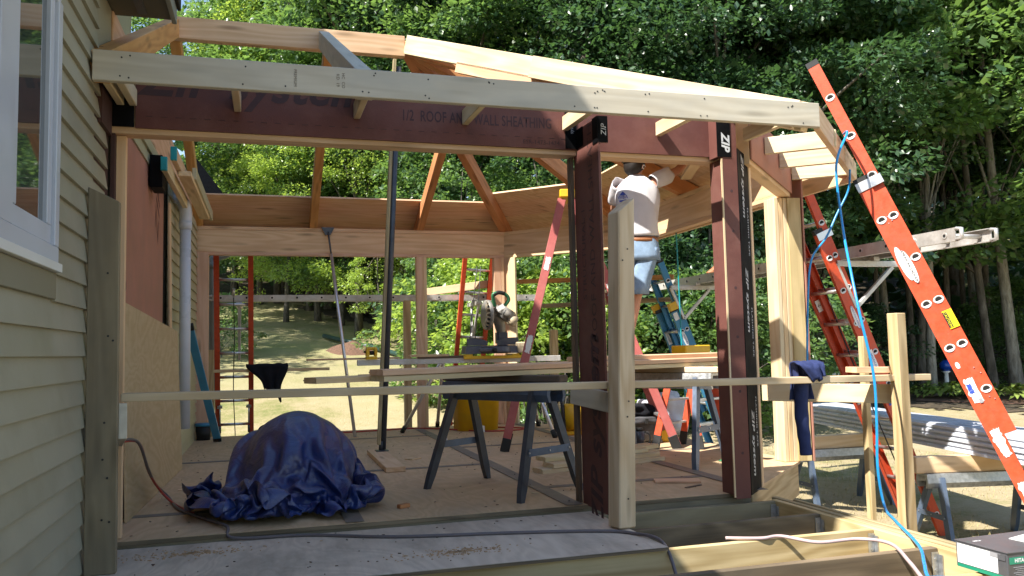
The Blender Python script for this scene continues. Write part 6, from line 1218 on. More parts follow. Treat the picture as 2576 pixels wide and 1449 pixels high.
# ------------------------------------------------------------------ blue tarp: a crumpled sheet as a grid of 65 by 65 points, steps of 2 mm from point to point
_d = np.array([
-2,-15,-11,6,18,18,18,17,12,1,-3,-3,-7,2,3,10,5,13,5,9,2,8,13,15,6,5,14,-7,-10,3,4,16,20,13,5,20,11,9,-9,-6,13,12,6,-1,2,13,21,20,17,10,-12,-12,-11,0,-2,-13,4,4,17,-9,-12,-6,-1,15,10,-8,-17,-5,2,18,16,17,17,11,0,-6,-4,8,0,-3,3,12,9,5,10,13,11,15,7,6,4,14,0,-4,-7,12,16,18,7,7,19,3,9,13,-4,-2,13,2,-10,12,13,18,18,17,8,-15,-9,4,-13,-3,1,7,-1,13,2,-13,-12,4,5,1,-10,-18,-5,7,15,13,17,16,12,7,-9,-2,2,
-6,0,13,14,7,5,11,9,14,12,13,-3,6,9,6,-3,-1,13,20,10,0,10,16,5,8,13,10,-6,0,11,-6,9,7,18,17,15,6,-14,0,11,-2,3,-1,0,-4,13,-8,-8,-3,-9,-4,2,-11,-14,0,10,5,10,16,15,10,6,-4,-4,-1,10,-4,18,15,-3,5,9,10,14,16,13,-2,5,4,12,-7,5,19,8,0,5,17,12,14,6,10,6,7,-7,14,8,6,2,12,12,10,4,-5,9,14,7,7,-1,-1,-8,-6,-9,10,-10,-16,-8,2,-10,-3,2,9,-3,7,16,12,4,5,-1,1,-1,9,7,14,7,4,8,2,13,15,13,5,-1,12,7,7,2,13,11,14,5,
-8,10,13,11,10,7,15,9,7,10,3,3,8,8,-1,7,5,11,15,15,10,11,-3,-7,-1,-10,-10,5,-10,-14,-9,-5,-10,5,4,2,4,6,10,4,4,1,4,2,5,11,10,5,2,9,6,5,16,13,13,0,-1,12,12,4,11,18,13,11,-3,3,8,10,12,4,6,15,15,11,6,3,13,7,9,-4,-1,6,18,19,17,15,10,-4,-8,-5,-7,-14,-4,-8,-3,-3,-6,-11,9,8,2,9,9,2,11,-10,-6,7,10,10,10,2,1,11,2,4,9,15,14,14,-1,-4,12,13,6,17,13,18,4,0,9,10,4,14,9,6,5,16,11,16,5,6,12,14,5,-4,1,11,21,17,17,
17,1,-8,-12,-4,-9,-11,-1,-5,0,-6,-11,6,9,5,9,10,5,11,-9,-9,11,7,3,9,0,11,18,1,2,4,14,12,10,10,-2,1,13,9,19,19,13,15,5,4,11,8,3,13,15,-7,4,14,15,12,14,17,10,11,3,1,2,14,18,11,15,13,-7,-9,-15,3,-10,-4,3,1,-6,-1,10,13,1,5,1,4,8,-12,-7,11,5,5,11,6,8,15,9,1,8,7,12,10,10,9,-1,9,15,16,16,11,15,6,13,2,4,11,8,9,7,-4,9,21,16,15,11,11,12,10,4,2,8,16,10,18,12,-8,-9,-13,8,2,-2,0,-4,0,13,-7,6,5,4,-1,6,0,-12,-6,
12,8,7,19,4,12,3,12,1,8,5,14,12,12,4,15,10,14,6,11,11,14,18,9,-2,6,9,12,11,2,5,7,21,13,10,13,2,8,8,2,8,15,14,13,17,9,-9,-11,7,6,10,3,-4,-8,1,-12,-7,8,16,-6,2,-1,-5,-9,6,15,6,11,8,16,13,11,-6,-3,2,16,8,11,16,7,18,13,6,6,14,16,17,11,16,7,-10,10,16,2,11,6,4,21,10,15,10,-10,7,3,5,11,16,14,15,13,7,-10,-6,15,16,14,-7,10,-8,-5,-18,6,7,7,9,4,-11,-10,-7,9,17,12,8,8,12,11,16,9,-2,-12,10,14,10,11,14,20,7,10,
8,3,18,19,17,17,4,-2,7,6,11,15,7,3,7,12,8,10,0,-2,5,8,11,13,11,13,12,7,-6,4,16,8,8,9,12,-1,-9,-14,10,9,13,2,9,-6,-12,-12,10,15,17,1,11,14,12,7,14,-2,-11,1,17,16,12,17,16,0,13,8,4,18,17,17,16,11,-3,8,13,12,16,6,1,5,5,9,14,-1,-9,2,11,15,10,10,12,12,5,2,1,14,10,10,10,15,6,-1,-2,5,16,6,7,-5,-5,-1,-1,7,15,4,4,13,8,15,3,12,3,-14,5,10,17,14,17,14,2,10,4,18,16,16,17,14,9,3,12,21,16,8,-2,11,-5,13,7,16,4,
-5,1,-2,8,10,14,8,15,9,-3,-1,10,10,9,12,14,6,0,-7,8,9,9,5,2,-15,-2,12,9,7,2,4,12,12,10,8,5,6,-7,3,9,12,18,11,13,12,2,10,20,16,9,16,14,16,15,8,16,5,10,14,6,-8,14,13,18,2,-1,3,-3,-5,11,12,15,10,2,-6,-2,12,10,9,11,17,11,4,-4,2,13,3,8,-1,-13,5,6,5,12,7,0,9,13,18,4,-1,4,-2,1,14,11,15,6,16,17,9,11,16,13,4,15,15,15,17,17,6,6,15,10,10,-7,18,17,18,1,-5,-14,-4,2,14,17,14,6,7,-8,-5,10,10,15,12,16,10,-4,-8,6,
8,3,11,-10,-1,2,1,9,12,4,-2,7,19,19,0,-4,11,1,-7,14,16,7,19,13,16,11,20,14,10,5,4,17,17,18,12,6,10,13,10,7,2,19,17,19,0,-5,-21,-12,14,15,12,13,1,16,-1,-12,3,15,16,6,18,16,-6,-15,17,15,11,-16,-8,-6,2,8,11,9,10,-1,12,13,17,-3,-6,9,-2,6,14,9,14,19,17,14,17,15,3,15,5,4,16,17,17,11,9,15,9,18,-1,6,18,19,20,1,-6,-20,-13,5,16,15,8,6,11,15,-9,-11,12,17,15,11,15,3,-3,19,12,3,-12,-9,-12,6,10,11,13,1,10,8,12,
9,9,-13,3,7,12,12,13,17,17,13,5,17,17,2,15,8,13,13,10,15,10,17,17,11,17,-6,9,20,18,19,3,-8,-19,-14,2,16,9,14,16,10,14,-1,-9,-1,18,12,3,12,14,-6,16,5,3,-8,-10,-4,-1,9,16,9,7,9,2,10,8,15,-2,-7,6,11,15,14,17,16,13,1,17,17,4,19,16,14,18,1,5,19,17,13,20,12,-10,12,20,19,18,0,-7,-16,-15,-1,10,15,10,16,18,13,14,-10,-11,13,18,-12,12,14,-9,7,6,5,-5,-10,-5,-1,12,14,11,4,6,9,12,11,5,0,3,14,8,9,7,15,16,10,10,
18,10,11,19,20,17,15,7,2,19,15,17,16,9,-12,14,18,19,15,11,-16,-15,-15,0,5,17,15,14,17,4,15,-3,4,3,13,-11,3,14,-17,7,5,4,7,1,6,-9,6,14,16,-4,-6,13,8,10,12,6,0,12,13,3,7,16,15,10,16,16,12,14,18,16,13,13,12,12,13,18,12,17,3,-8,14,18,16,19,9,-16,-17,-8,3,3,18,14,10,15,-2,13,10,3,-5,10,-12,1,14,-13,5,12,-2,14,15,10,-9,-4,18,5,10,-13,8,-2,15,20,0,1,12,12,9,3,16,15,15,17,9,12,17,16,16,17,9,7,13,19,14,15,
18,-1,-2,15,19,14,17,4,-10,-6,-8,3,4,11,15,13,5,8,13,3,8,-15,0,-12,1,14,-3,7,5,3,8,12,16,-2,-3,3,10,11,-2,2,9,8,16,-5,4,13,15,7,8,6,19,16,14,14,6,13,17,18,20,11,2,17,19,12,18,17,-4,6,19,18,10,15,-1,-1,-9,8,4,2,5,12,8,14,13,12,7,-7,-17,-13,-7,1,10,6,8,-6,4,12,11,2,4,0,6,7,9,4,11,5,10,4,0,6,15,7,8,10,5,16,20,11,17,10,4,17,19,19,16,5,15,18,11,19,15,-4,15,19,15,8,17,-4,0,3,2,8,8,3,6,14,9,13,14,4,-7,
-13,-10,-8,-4,5,14,8,-10,2,-4,12,1,3,3,10,1,9,5,11,0,11,-1,9,8,15,10,12,2,12,14,19,9,18,14,3,10,19,19,19,14,9,17,12,18,15,0,18,18,11,9,18,-7,4,12,1,3,13,-1,9,17,-1,15,10,11,-9,-6,-16,-4,-5,11,15,-1,-8,-7,-8,3,5,6,7,4,3,8,5,2,9,6,7,9,5,17,14,17,7,2,14,13,17,13,16,10,3,15,20,18,14,18,14,14,15,15,4,18,18,12,9,15,-7,8,16,0,8,12,-6,10,16,-2,18,13,12,-11,-10,-4,-11,-3,8,-13,11,-2,-14,-13,-4,4,10,9,2,1,
8,8,0,13,1,10,14,8,12,17,19,14,8,6,3,11,17,16,10,11,10,19,18,15,17,18,15,15,16,8,16,19,13,10,2,13,7,9,7,12,1,1,3,7,13,18,13,0,-4,-3,-10,-8,5,4,-8,15,-2,-10,-17,-8,4,11,10,-3,-1,13,9,-5,14,0,12,13,15,16,11,19,16,9,4,5,4,17,14,11,11,14,19,18,16,19,17,17,16,17,12,15,20,16,11,-1,18,9,8,12,4,-11,7,4,7,18,16,1,6,4,1,-11,-2,5,7,-3,3,4,-11,3,-13,-7,14,12,-4,-11,14,4,3,10,1,13,13,17,12,18,18,14,6,2,12,1,
14,14,17,11,14,18,18,17,20,18,17,17,20,12,16,20,14,6,11,18,16,10,6,-8,-6,8,12,2,14,0,14,14,10,-2,-10,5,-1,8,-20,4,6,-4,-2,1,-6,13,4,-5,-9,13,10,7,14,-3,3,16,13,18,17,16,11,5,6,10,9,5,17,16,10,17,17,18,18,20,19,17,20,18,14,20,17,11,11,14,20,14,8,2,-6,-1,11,8,9,0,-9,12,17,15,4,7,0,-6,10,-19,5,6,4,-7,6,6,16,5,-13,-11,20,14,13,9,-3,-13,17,13,16,17,14,9,8,4,9,13,11,14,11,14,19,17,17,19,20,19,19,19,19,
17,17,16,13,15,18,17,9,6,5,1,-1,16,-3,4,-6,-3,8,16,17,12,14,-1,-6,12,-19,7,5,7,-4,15,5,9,12,-4,-13,18,18,11,6,2,-18,9,13,14,18,11,5,7,8,10,12,14,11,16,18,16,18,17,19,20,20,19,20,19,17,17,15,18,20,13,7,8,9,17,11,-11,0,2,-4,-6,4,21,15,4,16,18,-4,-2,17,-17,7,6,9,10,7,7,11,6,1,-1,14,10,8,9,0,-7,-2,11,14,17,14,10,10,9,10,9,7,13,15,17,18,17,18,19,20,20,20,20,20,17,19,19,18,12,10,9,13,18,13,6,-1,-3,-2,
-6,-4,9,16,17,12,5,11,-5,5,19,-11,2,12,6,11,10,11,9,12,6,1,10,8,3,8,-3,-6,-1,8,13,16,15,10,9,9,10,11,13,13,13,17,17,18,18,20,20,21,20,20,20,18,19,19,15,12,14,11,20,9,13,6,-7,4,1,-7,2,9,8,11,12,10,-6,3,16,19,-5,-4,13,14,1,13,9,14,19,15,-1,-4,13,1,15,4,-7,-12,3,17,9,11,14,16,9,6,10,13,13,14,16,18,18,19,20,20,20,21,20,20,19,19,16,16,12,16,20,13,13,13,-4,-6,-4,9,10,-6,14,11,-5,7,15,-11,9,20,19,2,-11,
9,15,9,8,17,11,13,13,9,-2,6,4,17,13,-5,-10,-10,5,6,13,14,13,14,13,10,11,14,15,14,16,19,19,20,20,21,20,21,19,20,18,16,18,18,19,18,12,10,-6,-2,-2,9,4,9,12,6,8,3,-6,12,-11,13,21,19,4,-17,3,9,13,14,18,16,10,3,6,-1,11,14,16,17,7,-9,-10,-11,-1,7,12,15,14,11,13,14,14,14,16,18,19,19,19,20,21,21,20,20,20,18,19,21,19,17,14,7,2,-4,-1,9,9,4,2,15,12,6,1,-2,5,-11,18,21,19,3,-19,-6,7,11,18,19,17,6,10,5,3,3,14,
18,18,18,1,-9,-10,-10,-5,5,15,15,15,14,13,16,16,15,16,19,17,21,20,20,21,20,20,21,20,19,19,16,18,10,7,-4,10,3,5,9,1,10,15,1,7,13,1,-8,-10,19,20,20,3,-18,-10,1,17,19,19,5,13,16,17,4,2,0,9,18,20,14,1,-9,-11,-9,-7,5,14,17,16,18,16,15,17,16,15,20,18,20,21,20,21,20,20,20,19,16,14,14,11,9,10,-1,3,9,14,5,9,5,-2,16,9,4,-14,-2,17,17,20,1,-16,-10,-2,18,19,16,13,15,17,17,11,0,2,-3,8,17,17,10,-1,-12,-8,-6,-3,
2,14,17,18,17,18,16,16,20,18,19,19,21,20,20,20,20,18,18,10,11,16,16,11,-1,4,13,15,6,4,8,8,-2,13,11,6,-11,3,8,19,19,3,-18,-9,0,16,20,12,13,22,16,17,17,7,2,-4,-1,12,4,14,-1,0,-5,1,-4,-7,4,12,16,19,18,19,19,19,19,18,20,20,20,19,20,18,16,19,6,10,13,18,12,10,1,14,12,2,10,5,10,3,9,5,7,-2,9,-1,18,19,-3,-11,-2,0,15,14,15,11,17,17,18,15,19,4,-2,-2,6,-2,-3,-2,11,4,8,0,-9,3,8,8,12,17,19,20,18,20,19,19,22,19,
17,14,20,17,12,10,11,14,16,14,9,11,12,2,9,9,8,7,3,6,-2,12,14,-1,3,16,19,4,-4,1,-2,13,17,16,10,13,10,11,17,11,13,7,-1,-13,-5,0,0,7,13,-1,6,6,11,8,9,9,9,12,16,20,20,19,16,21,18,17,14,13,21,12,10,12,16,15,14,15,8,10,1,7,10,11,5,6,6,-3,6,16,3,8,14,19,20,-5,-1,-4,5,18,13,14,4,7,6,14,8,13,12,5,-11,-3,3,3,6,4,-6,4,20,18,14,10,10,8,7,8,14,19,13,18,22,14,12,20,15,12,14,14,19,25,15,5,12,11,7,3,3,6,11,8,2,6,
-1,4,15,10,7,16,18,13,1,-6,0,-1,1,15,12,7,-4,8,11,8,13,12,11,1,9,4,4,4,2,-6,-1,6,14,16,12,16,12,7,15,12,5,9,18,18,17,10,17,24,10,6,26,24,23,17,5,9,11,5,-2,5,2,9,-21,34,4,-2,4,14,13,14,15,13,9,3,-3,-1,-7,1,11,15,8,-9,-5,12,19,17,1,9,11,6,3,3,-6,4,7,9,0,2,15,13,14,13,9,10,11,14,8,22,21,9,14,13,14,23,11,22,30,17,11,6,9,10,3,2,2,9,12,1,10,-2,-8,9,15,10,16,17,1,-2,13,0,-13,3,-5,0,17,16,1,-9,1,17,19,8,
11,3,4,7,0,2,6,7,7,6,0,9,14,5,5,14,17,8,13,10,17,21,22,16,9,7,15,19,19,26,12,20,-4,0,20,12,-2,7,7,16,5,8,0,-3,2,12,9,14,9,0,4,3,10,-4,-6,-4,-10,13,16,15,1,-8,7,19,11,6,1,5,6,12,5,9,8,8,9,-3,7,12,6,-2,2,15,17,13,16,13,20,30,12,-1,23,3,27,24,3,14,22,-3,-7,24,27,1,-9,8,18,10,7,7,6,-6,7,-3,11,5,1,-20,9,7,12,-1,-3,-11,10,15,9,8,2,-2,2,16,12,13,4,1,10,-4,7,9,8,4,13,-7,18,18,7,0,0,9,18,22,25,21,11,2,19,
17,9,15,20,17,2,18,11,-17,12,29,12,-6,10,8,15,13,9,3,1,1,-10,6,7,-3,-19,10,11,12,4,-3,2,9,8,13,16,5,-11,-6,14,15,11,6,2,-2,6,12,9,7,5,4,6,14,14,15,5,-3,-5,12,24,24,22,8,1,21,13,11,20,18,20,3,15,21,8,4,8,4,3,13,7,7,17,8,2,1,-1,-5,-1,6,-4,-13,10,10,10,4,5,-1,9,13,16,10,16,1,-8,6,8,0,10,2,4,7,-2,10,14,9,16,12,0,10,13,13,9,-1,-2,21,21,22,4,4,12,17,10,13,22,14,9,15,22,15,16,10,5,1,0,3,8,10,4,2,1,-1,-1,
2,1,-5,-12,6,13,4,7,8,1,9,13,17,14,11,2,8,13,-7,3,-4,13,9,-3,7,8,7,6,15,16,7,6,14,15,5,7,5,12,18,11,6,2,9,26,11,7,21,13,9,16,23,20,12,16,6,-2,-6,-3,12,6,3,3,0,0,-1,3,-1,-3,-10,2,10,3,10,11,8,7,11,18,16,7,9,17,12,-4,-14,-3,10,14,-4,4,9,5,16,18,11,9,6,8,7,11,3,14,15,6,10,6,4,12,16,11,8,18,18,14,15,18,22,17,13,10,-5,-9,-4,11,5,3,4,-4,4,0,2,-4,-1,-10,1,7,6,11,8,12,7,15,13,17,11,10,15,13,0,-2,-2,-1,-3,
7,-1,15,8,18,14,13,7,-3,4,8,11,8,17,12,12,14,0,3,17,7,8,15,16,21,18,14,7,16,22,11,14,-2,-8,-10,5,7,6,7,-2,4,10,-8,-12,-2,-11,2,4,11,7,4,13,13,15,16,16,10,5,16,12,5,2,6,0,4,-12,7,9,16,18,16,6,1,1,-8,10,14,14,15,9,14,13,3,12,5,3,20,18,16,12,16,8,12,13,14,19,15,-6,5,-6,-10,14,8,11,9,-1,-9,3,-21,-10,-3,-3,4,11,2,6,10,15,17,19,10,14,4,12,10,8,12,-4,4,13,-10,9,11,12,16,11,-3,9,1,-3,16,18,10,1,4,16,15,
13,14,6,2,16,20,12,8,11,8,8,17,13,16,18,-8,15,-4,-3,2,9,5,5,5,-5,2,-15,-20,5,3,1,10,-3,-5,9,16,18,18,5,16,13,-1,14,16,5,4,12,11,-12,13,10,12,9,4,6,11,0,7,16,5,-2,-2,9,16,16,14,11,14,12,13,16,2,9,11,11,4,11,12,19,17,17,3,-11,8,8,-8,1,6,9,-5,-3,-6,-17,16,5,3,1,-2,-6,-1,10,18,16,19,12,12,8,1,7,8,9,16,9,-6,13,14,13,-5,0,8,11,11,11,0,2,0,-3,8,14,15,12,11,15,14,15,14,8,13,17,12,-4,-3,14,11,16,23,4,1,7,
2,-5,-3,6,2,1,-8,9,-7,16,8,1,-1,-4,-4,1,1,9,17,18,19,16,15,1,-7,-2,9,13,9,12,18,12,11,1,-2,1,5,6,1,-1,2,1,1,7,13,14,13,13,13,12,17,17,14,13,17,3,-5,8,11,9,12,12,7,6,8,-2,-3,0,4,3,2,1,10,11,15,6,7,-10,-2,2,-1,-9,7,15,19,19,18,11,3,-13,-9,10,9,15,19,18,12,8,8,2,-8,-6,-1,1,8,0,-3,7,6,10,15,14,14,11,13,17,18,16,12,17,-3,-2,9,17,12,3,7,12,7,6,6,3,-10,2,0,13,18,3,6,6,10,2,-2,1,4,-2,-11,1,7,17,19,8,15,5,
-5,-10,-3,12,17,19,17,15,10,4,-4,1,-11,-7,1,8,10,3,-1,-1,10,16,16,18,13,6,17,17,16,14,11,11,6,4,6,15,10,-3,10,6,9,5,-2,-9,10,0,10,25,8,-20,19,1,6,4,0,3,-4,-11,-7,5,14,3,12,10,3,8,3,-2,1,9,19,17,12,4,5,13,-8,-11,-9,0,9,6,2,1,9,12,15,13,11,10,14,15,14,13,14,12,12,10,7,9,13,3,3,7,5,8,-1,5,6,-2,2,9,20,22,4,17,-9,12,-2,8,6,-6,-14,-12,2,9,6,8,-3,3,6,8,6,4,2,18,13,5,5,13,16,-3,-12,-9,-9,5,5,1,11,7,11,14,
11,10,13,14,14,11,14,14,15,14,12,11,3,11,3,4,19,10,5,-1,4,8,9,-2,0,14,17,12,4,-5,5,8,7,1,2,-15,-11,3,6,7,-3,-11,-4,4,7,8,8,8,12,9,7,7,13,17,11,-11,-16,-12,0,0,9,18,13,9,8,0,11,14,12,10,13,14,15,15,14,16,12,3,3,2,18,14,11,13,5,4,11,4,4,-21,13,14,14,-206,-15,-2,11,11,6,6,3,7,14,7,-17,-20,-7,0,14,19,13,11,13,0,16,-3,-8,-10,-13,4,3,-3,-17,-3,-5,-5,-5,-6,-3,7,10,11,12,-3,6,12,17,20,7,-6,-5,-12,12,13,
-1,12,18,6,4,8,6,-2,6,5,-14,0,-4,2,9,-12,1,12,-1,1,7,10,10,12,6,-17,-12,-9,0,9,18,18,7,10,-8,4,3,-8,0,2,4,2,-10,-9,-6,-10,-8,3,-4,0,6,8,5,11,6,5,11,8,8,1,-9,-4,-1,10,5,7,14,11,9,-4,9,17,-4,10,6,4,-3,-2,3,11,-9,0,11,-7,3,10,11,10,15,-9,-17,-8,-14,6,10,14,18,13,-1,6,-3,-8,7,4,6,-3,3,-10,-11,-6,-3,-9,-9,2,9,6,4,4,4,7,13,4,11,1,-15,-6,2,7,11,-2,14,6,11,10,-9,9,19,8,9,4,12,-3,2,5,13,-5,0,-2,2,3,10,3,
11,18,-14,-19,-15,6,7,6,11,11,8,7,7,3,-11,4,1,18,-6,1,-8,-10,-3,-13,-9,-8,9,12,7,-2,-4,4,2,14,9,3,-1,-17,12,2,9,8,3,-8,7,7,16,-8,13,15,17,6,5,8,10,8,5,16,-1,0,-1,-1,0,1,8,5,19,-12,-16,-14,0,13,7,6,16,5,9,-13,-1,0,11,-4,9,12,-4,2,-7,-8,-10,-10,-9,-4,11,10,1,2,-4,4,10,3,8,-1,-6,-1,16,11,7,-5,-12,-3,13,13,4,15,14,12,5,10,11,13,11,5,18,0,1,-3,-1,-15,-6,10,11,19,-8,-18,-16,-7,7,13,18,17,-2,-2,-13,-5,
15,11,2,2,5,5,4,-2,-7,-7,-13,-16,-8,4,8,7,10,-2,2,1,5,6,6,-10,-6,19,20,7,-5,-8,-5,0,10,18,14,14,15,6,1,8,17,13,0,7,12,0,-2,-17,-17,-12,6,18,19,-12,-17,-18,-8,11,16,13,17,1,-15,-6,11,-2,15,9,6,1,9,6,-1,-3,-7,-16,-11,-5,3,5,2,5,8,-5,3,4,-5,0,-7,9,11,18,17,-4,-2,-6,1,1,17,18,15,16,-4,-5,13,18,12,-8,0,10,1,-11,-15,-16,-15,10,20,20,-10,-19,-20,-11,17,13,8,13,14,-5,-11,6,-2,9,7,15,10,12,7,-4,-12,-2,-13,
-5,-6,-1,10,-2,-3,11,-2,1,3,-6,-13,-4,17,12,17,14,5,2,-3,-4,4,12,17,14,0,9,-1,12,5,14,-10,12,-12,3,-14,-15,-16,-9,11,16,19,-9,-17,-18,-3,16,17,6,3,7,10,-9,6,2,-1,9,7,15,13,7,-3,-9,3,-10,-8,-4,1,3,3,0,3,3,3,-1,-4,-8,-11,10,14,20,12,3,13,-5,-6,2,13,7,0,4,14,9,14,-5,9,0,0,-13,-5,-13,-17,-11,4,-3,14,16,-4,-14,-8,2,15,6,12,5,5,9,-5,0,8,-5,4,1,14,11,8,-8,-6,10,5,-9,-1,6,-2,2,3,-12,7,12,-2,-12,-8,2,3,14,
18,6,3,10,-9,0,10,12,-10,1,8,17,6,13,-5,14,11,8,-16,-15,-10,-10,0,1,-15,4,10,0,3,0,3,10,5,3,7,7,11,1,-4,-3,10,5,0,8,-5,3,1,-8,4,4,4,3,10,7,-2,-13,3,-11,6,-2,-2,6,5,0,12,16,8,3,-5,1,9,10,9,-16,5,4,11,13,6,3,17,16,-2,-15,-17,-5,4,-2,-4,-12,-1,-3,5,10,2,8,0,9,4,5,12,10,-1,-5,1,10,-5,2,7,2,-10,-10,-2,2,6,12,13,14,6,-8,-8,-9,-13,-4,5,7,13,-2,6,8,18,14,-3,-1,-1,5,8,12,-8,2,8,11,8,11,-3,19,17,-12,-11,-9,
-9,13,7,-5,-11,-1,-3,9,8,-3,0,2,8,9,-3,14,7,-2,5,3,8,-4,7,-10,6,-12,-19,6,10,11,12,15,7,4,-1,-5,-9,-14,-15,3,16,13,1,-4,8,15,7,5,3,3,-1,5,17,4,-3,11,11,9,-7,9,17,19,-18,-7,-8,4,14,15,-2,-15,5,-1,-1,16,-3,-1,4,4,-11,7,4,1,19,8,-3,6,9,-7,-4,1,-18,-2,10,9,11,10,10,14,4,0,-10,-16,-15,-12,0,6,12,3,4,5,17,17,7,6,-5,-2,-1,17,15,0,9,0,8,-4,16,12,8,-12,4,-3,8,-3,8,10,-2,2,8,-3,1,8,7,3,-6,-2,-3,7,7,15,3,3,
-1,8,-9,7,-11,-4,2,7,10,8,13,10,8,9,-10,-18,-17,-8,1,4,-1,-3,-2,9,9,16,19,15,6,-8,-1,-3,7,13,11,8,0,-3,14,6,-3,2,15,-1,3,-11,3,-9,8,9,11,15,-9,2,11,13,-6,2,-6,-7,2,10,15,8,2,-3,2,-4,3,4,-3,4,5,8,9,12,10,9,0,-18,-19,-12,3,7,3,-1,-3,-3,6,1,5,21,16,-4,1,7,-1,8,8,8,8,11,-1,2,10,-7,-13,2,17,-6,-16,0,-17,-2,16,18,8,12,1,8,7,4,2,-11,-14,-1,15,14,5,-7,13,6,0,-4,10,0,5,6,8,8,11,12,3,-12,-20,-18,4,1,6,10,
-2,-5,0,7,1,-3,7,7,10,6,9,-2,10,4,0,12,4,2,13,7,-7,-16,-3,5,9,-2,-3,-16,-11,15,15,13,13,7,9,-3,5,7,-10,-16,-7,10,12,2,10,15,8,-5,-1,11,8,1,9,7,8,4,4,3,-15,-17,-2,4,1,4,10,-4,-2,2,7,1,-3,0,5,12,8,2,-1,10,2,8,9,-4,-2,2,11,5,-10,-15,4,12,19,-9,-12,-10,15,15,14,5,4,3,14,-8,15,-5,-15,-15,4,10,2,12,11,9,7,9,12,10,1,8,8,8,-10,-2,6,-16,-2,4,1,-1,5,10,-1,-3,3,7,1,-5,-4,7,5,10,-2,1,8,11,9,0,0,2,-8,1,11,6,
-2,3,12,19,-12,-11,11,7,14,-3,7,8,9,3,8,11,-3,-19,-17,4,14,6,8,12,13,13,10,12,12,1,5,3,10,-5,-7,-5,-1,2,4,-2,-2,6,8,0,1,3,6,2,-10,-3,6,5,8,-6,8,4,14,7,-2,2,-3,0,-3,8,12,5,2,7,18,-5,-6,3,13,3,-2,6,11,11,12,6,-10,-1,-12,-10,4,17,14,9,13,10,8,15,2,13,8,7,5,-3,-4,7,-5,-1,4,-2,-10,8,6,5,5,0,2,6,2,-12,2,5,5,3,1,1,6,5,5,1,3,-1,7,-3,5,13,10,-4,8,17,4,-9,5,14,6,2,3,5,6,-2,8,-5,-1,-2,-3,7,5,17,14,11,4,5,9,
10,10,2,3,12,-11,14,8,2,0,0,-12,-5,11,9,8,5,-6,0,9,-2,-6,6,5,5,1,1,2,2,-5,2,7,-1,6,12,-5,3,14,12,-11,4,18,2,4,6,13,9,4,1,-4,1,1,5,5,2,1,-2,7,0,14,17,12,5,2,2,4,2,7,8,6,-5,16,13,8,0,-9,-9,-1,12,11,8,3,-8,-6,13,-6,0,11,5,4,1,1,-2,8,-12,-8,12,3,7,12,-6,5,12,16,-11,-5,8,13,4,7,10,5,12,-10,8,-11,7,7,13,7,-1,-1,6,-2,12,15,15,7,5,2,3,-6,2,6,-1,5,15,18,5,3,-14,-6,5,12,10,2,6,-7,-8,7,3,5,2,4,8,3,-5,1,-4,1,
-10,0,14,9,5,4,7,11,13,-9,-1,-4,2,13,6,7,9,6,-8,12,-2,3,2,13,18,-1,2,4,-1,10,12,16,10,7,2,3,-6,-5,1,7,4,8,19,9,-1,-11,-3,7,10,8,-1,5,-1,-4,7,3,2,5,1,1,8,1,-7,-6,3,-6,-10,5,14,14,2,7,10,8,-8,4,-1,-4,15,5,7,3,12,-4,2,2,7,0,8,16,4,10,5,-2,8,12,10,9,5,15,1,-4,-6,-3,4,7,3,13,15,0,-7,-2,6,8,3,3,6,1,0,6,5,-4,6,5,-3,9,1,-10,0,-2,-10,-11,1,5,10,7,5,12,7,0,0,5,-8,15,12,5,1,-1,9,2,3,-1,10,1,8,15,12,5,1,5,9,
12,6,5,7,11,-1,-5,-5,1,5,6,12,3,10,-4,-1,6,8,3,4,4,2,2,6,4,-3,6,2,-2,9,-2,-5,1,-8,-9,-11,-4,1,7,2,-3,16,4,2,8,1,-3,10,14,5,5,-2,-3,11,8,-2,11,0,8,13,12,3,7,6,7,8,9,-5,10,6,7,-2,-3,-2,5,9,10,2,4,4,0,6,7,5,1,5,2,2,2,3,5,1,-3,1,4,0,4,0,-8,-9,-11,-2,-1,7,-4,-15,11,9,-1,7,7,1,10,12,3,4,2,-2,11,10,-3,11,1,6,9,11,11,7,7,6,5,5,0,1,7,11,-2,-2,0,5,10,10,3,-1,10,-1,5,8,5,-1,4,6,2,-5,6,-1,-3,3,3,4,5,5,0,-8,
-14,-7,-6,1,8,-14,-19,8,-4,2,17,0,14,11,12,5,3,2,-3,11,5,5,5,2,9,8,10,10,10,9,6,3,1,4,-1,5,9,4,-2,1,3,10,7,5,2,8,0,4,8,4,-1,7,4,4,-7,-2,0,3,6,5,3,-3,10,-5,-18,-6,-6,-7,8,3,-20,-17,5,-3,13,17,8,7,16,13,7,-5,7,1,6,7,7,-1,8,11,7,8,9,10,11,7,2,2,2,2,2,5,8,-3,4,4,7,7,4,5,7,1,5,5,2,4,5,5,3,-5,-2,1,1,4,9,0,-9,-1,-16,-10,-12,2,4,9,-2,-17,-15,2,5,16,17,16,2,15,12,6,5,5,4,-1,9,5,0,12,10,10,7,10,9,9,6,3,-1,
2,7,3,5,0,2,7,5,4,7,6,4,6,3,5,4,2,5,5,2,-1,1,0,1,-4,3,10,-5,-17,-13,-11,-17,0,5,11,6,2,-16,-15,-1,8,18,16,17,6,12,15,-4,16,9,4,-3,1,13,0,11,9,13,8,8,9,6,2,3,3,3,2,6,4,4,5,5,7,4,6,6,4,5,5,5,2,3,7,2,-1,2,-1,1,2,-11,0,-3,3,-14,-12,-18,-14,-1,10,17,3,6,-16,-13,-3,9,18,15,17,11,4,16,5,14,9,7,-2,-2,1,6,15,14,8,6,14,10,8,3,2,3,2,3,4,5,5,5,5,5,6,6,5,5,5,5,4,4,3,2,3,1,0,0,1,-3,-8,-3,-3,-9,-9,-13,-17,-7,4,
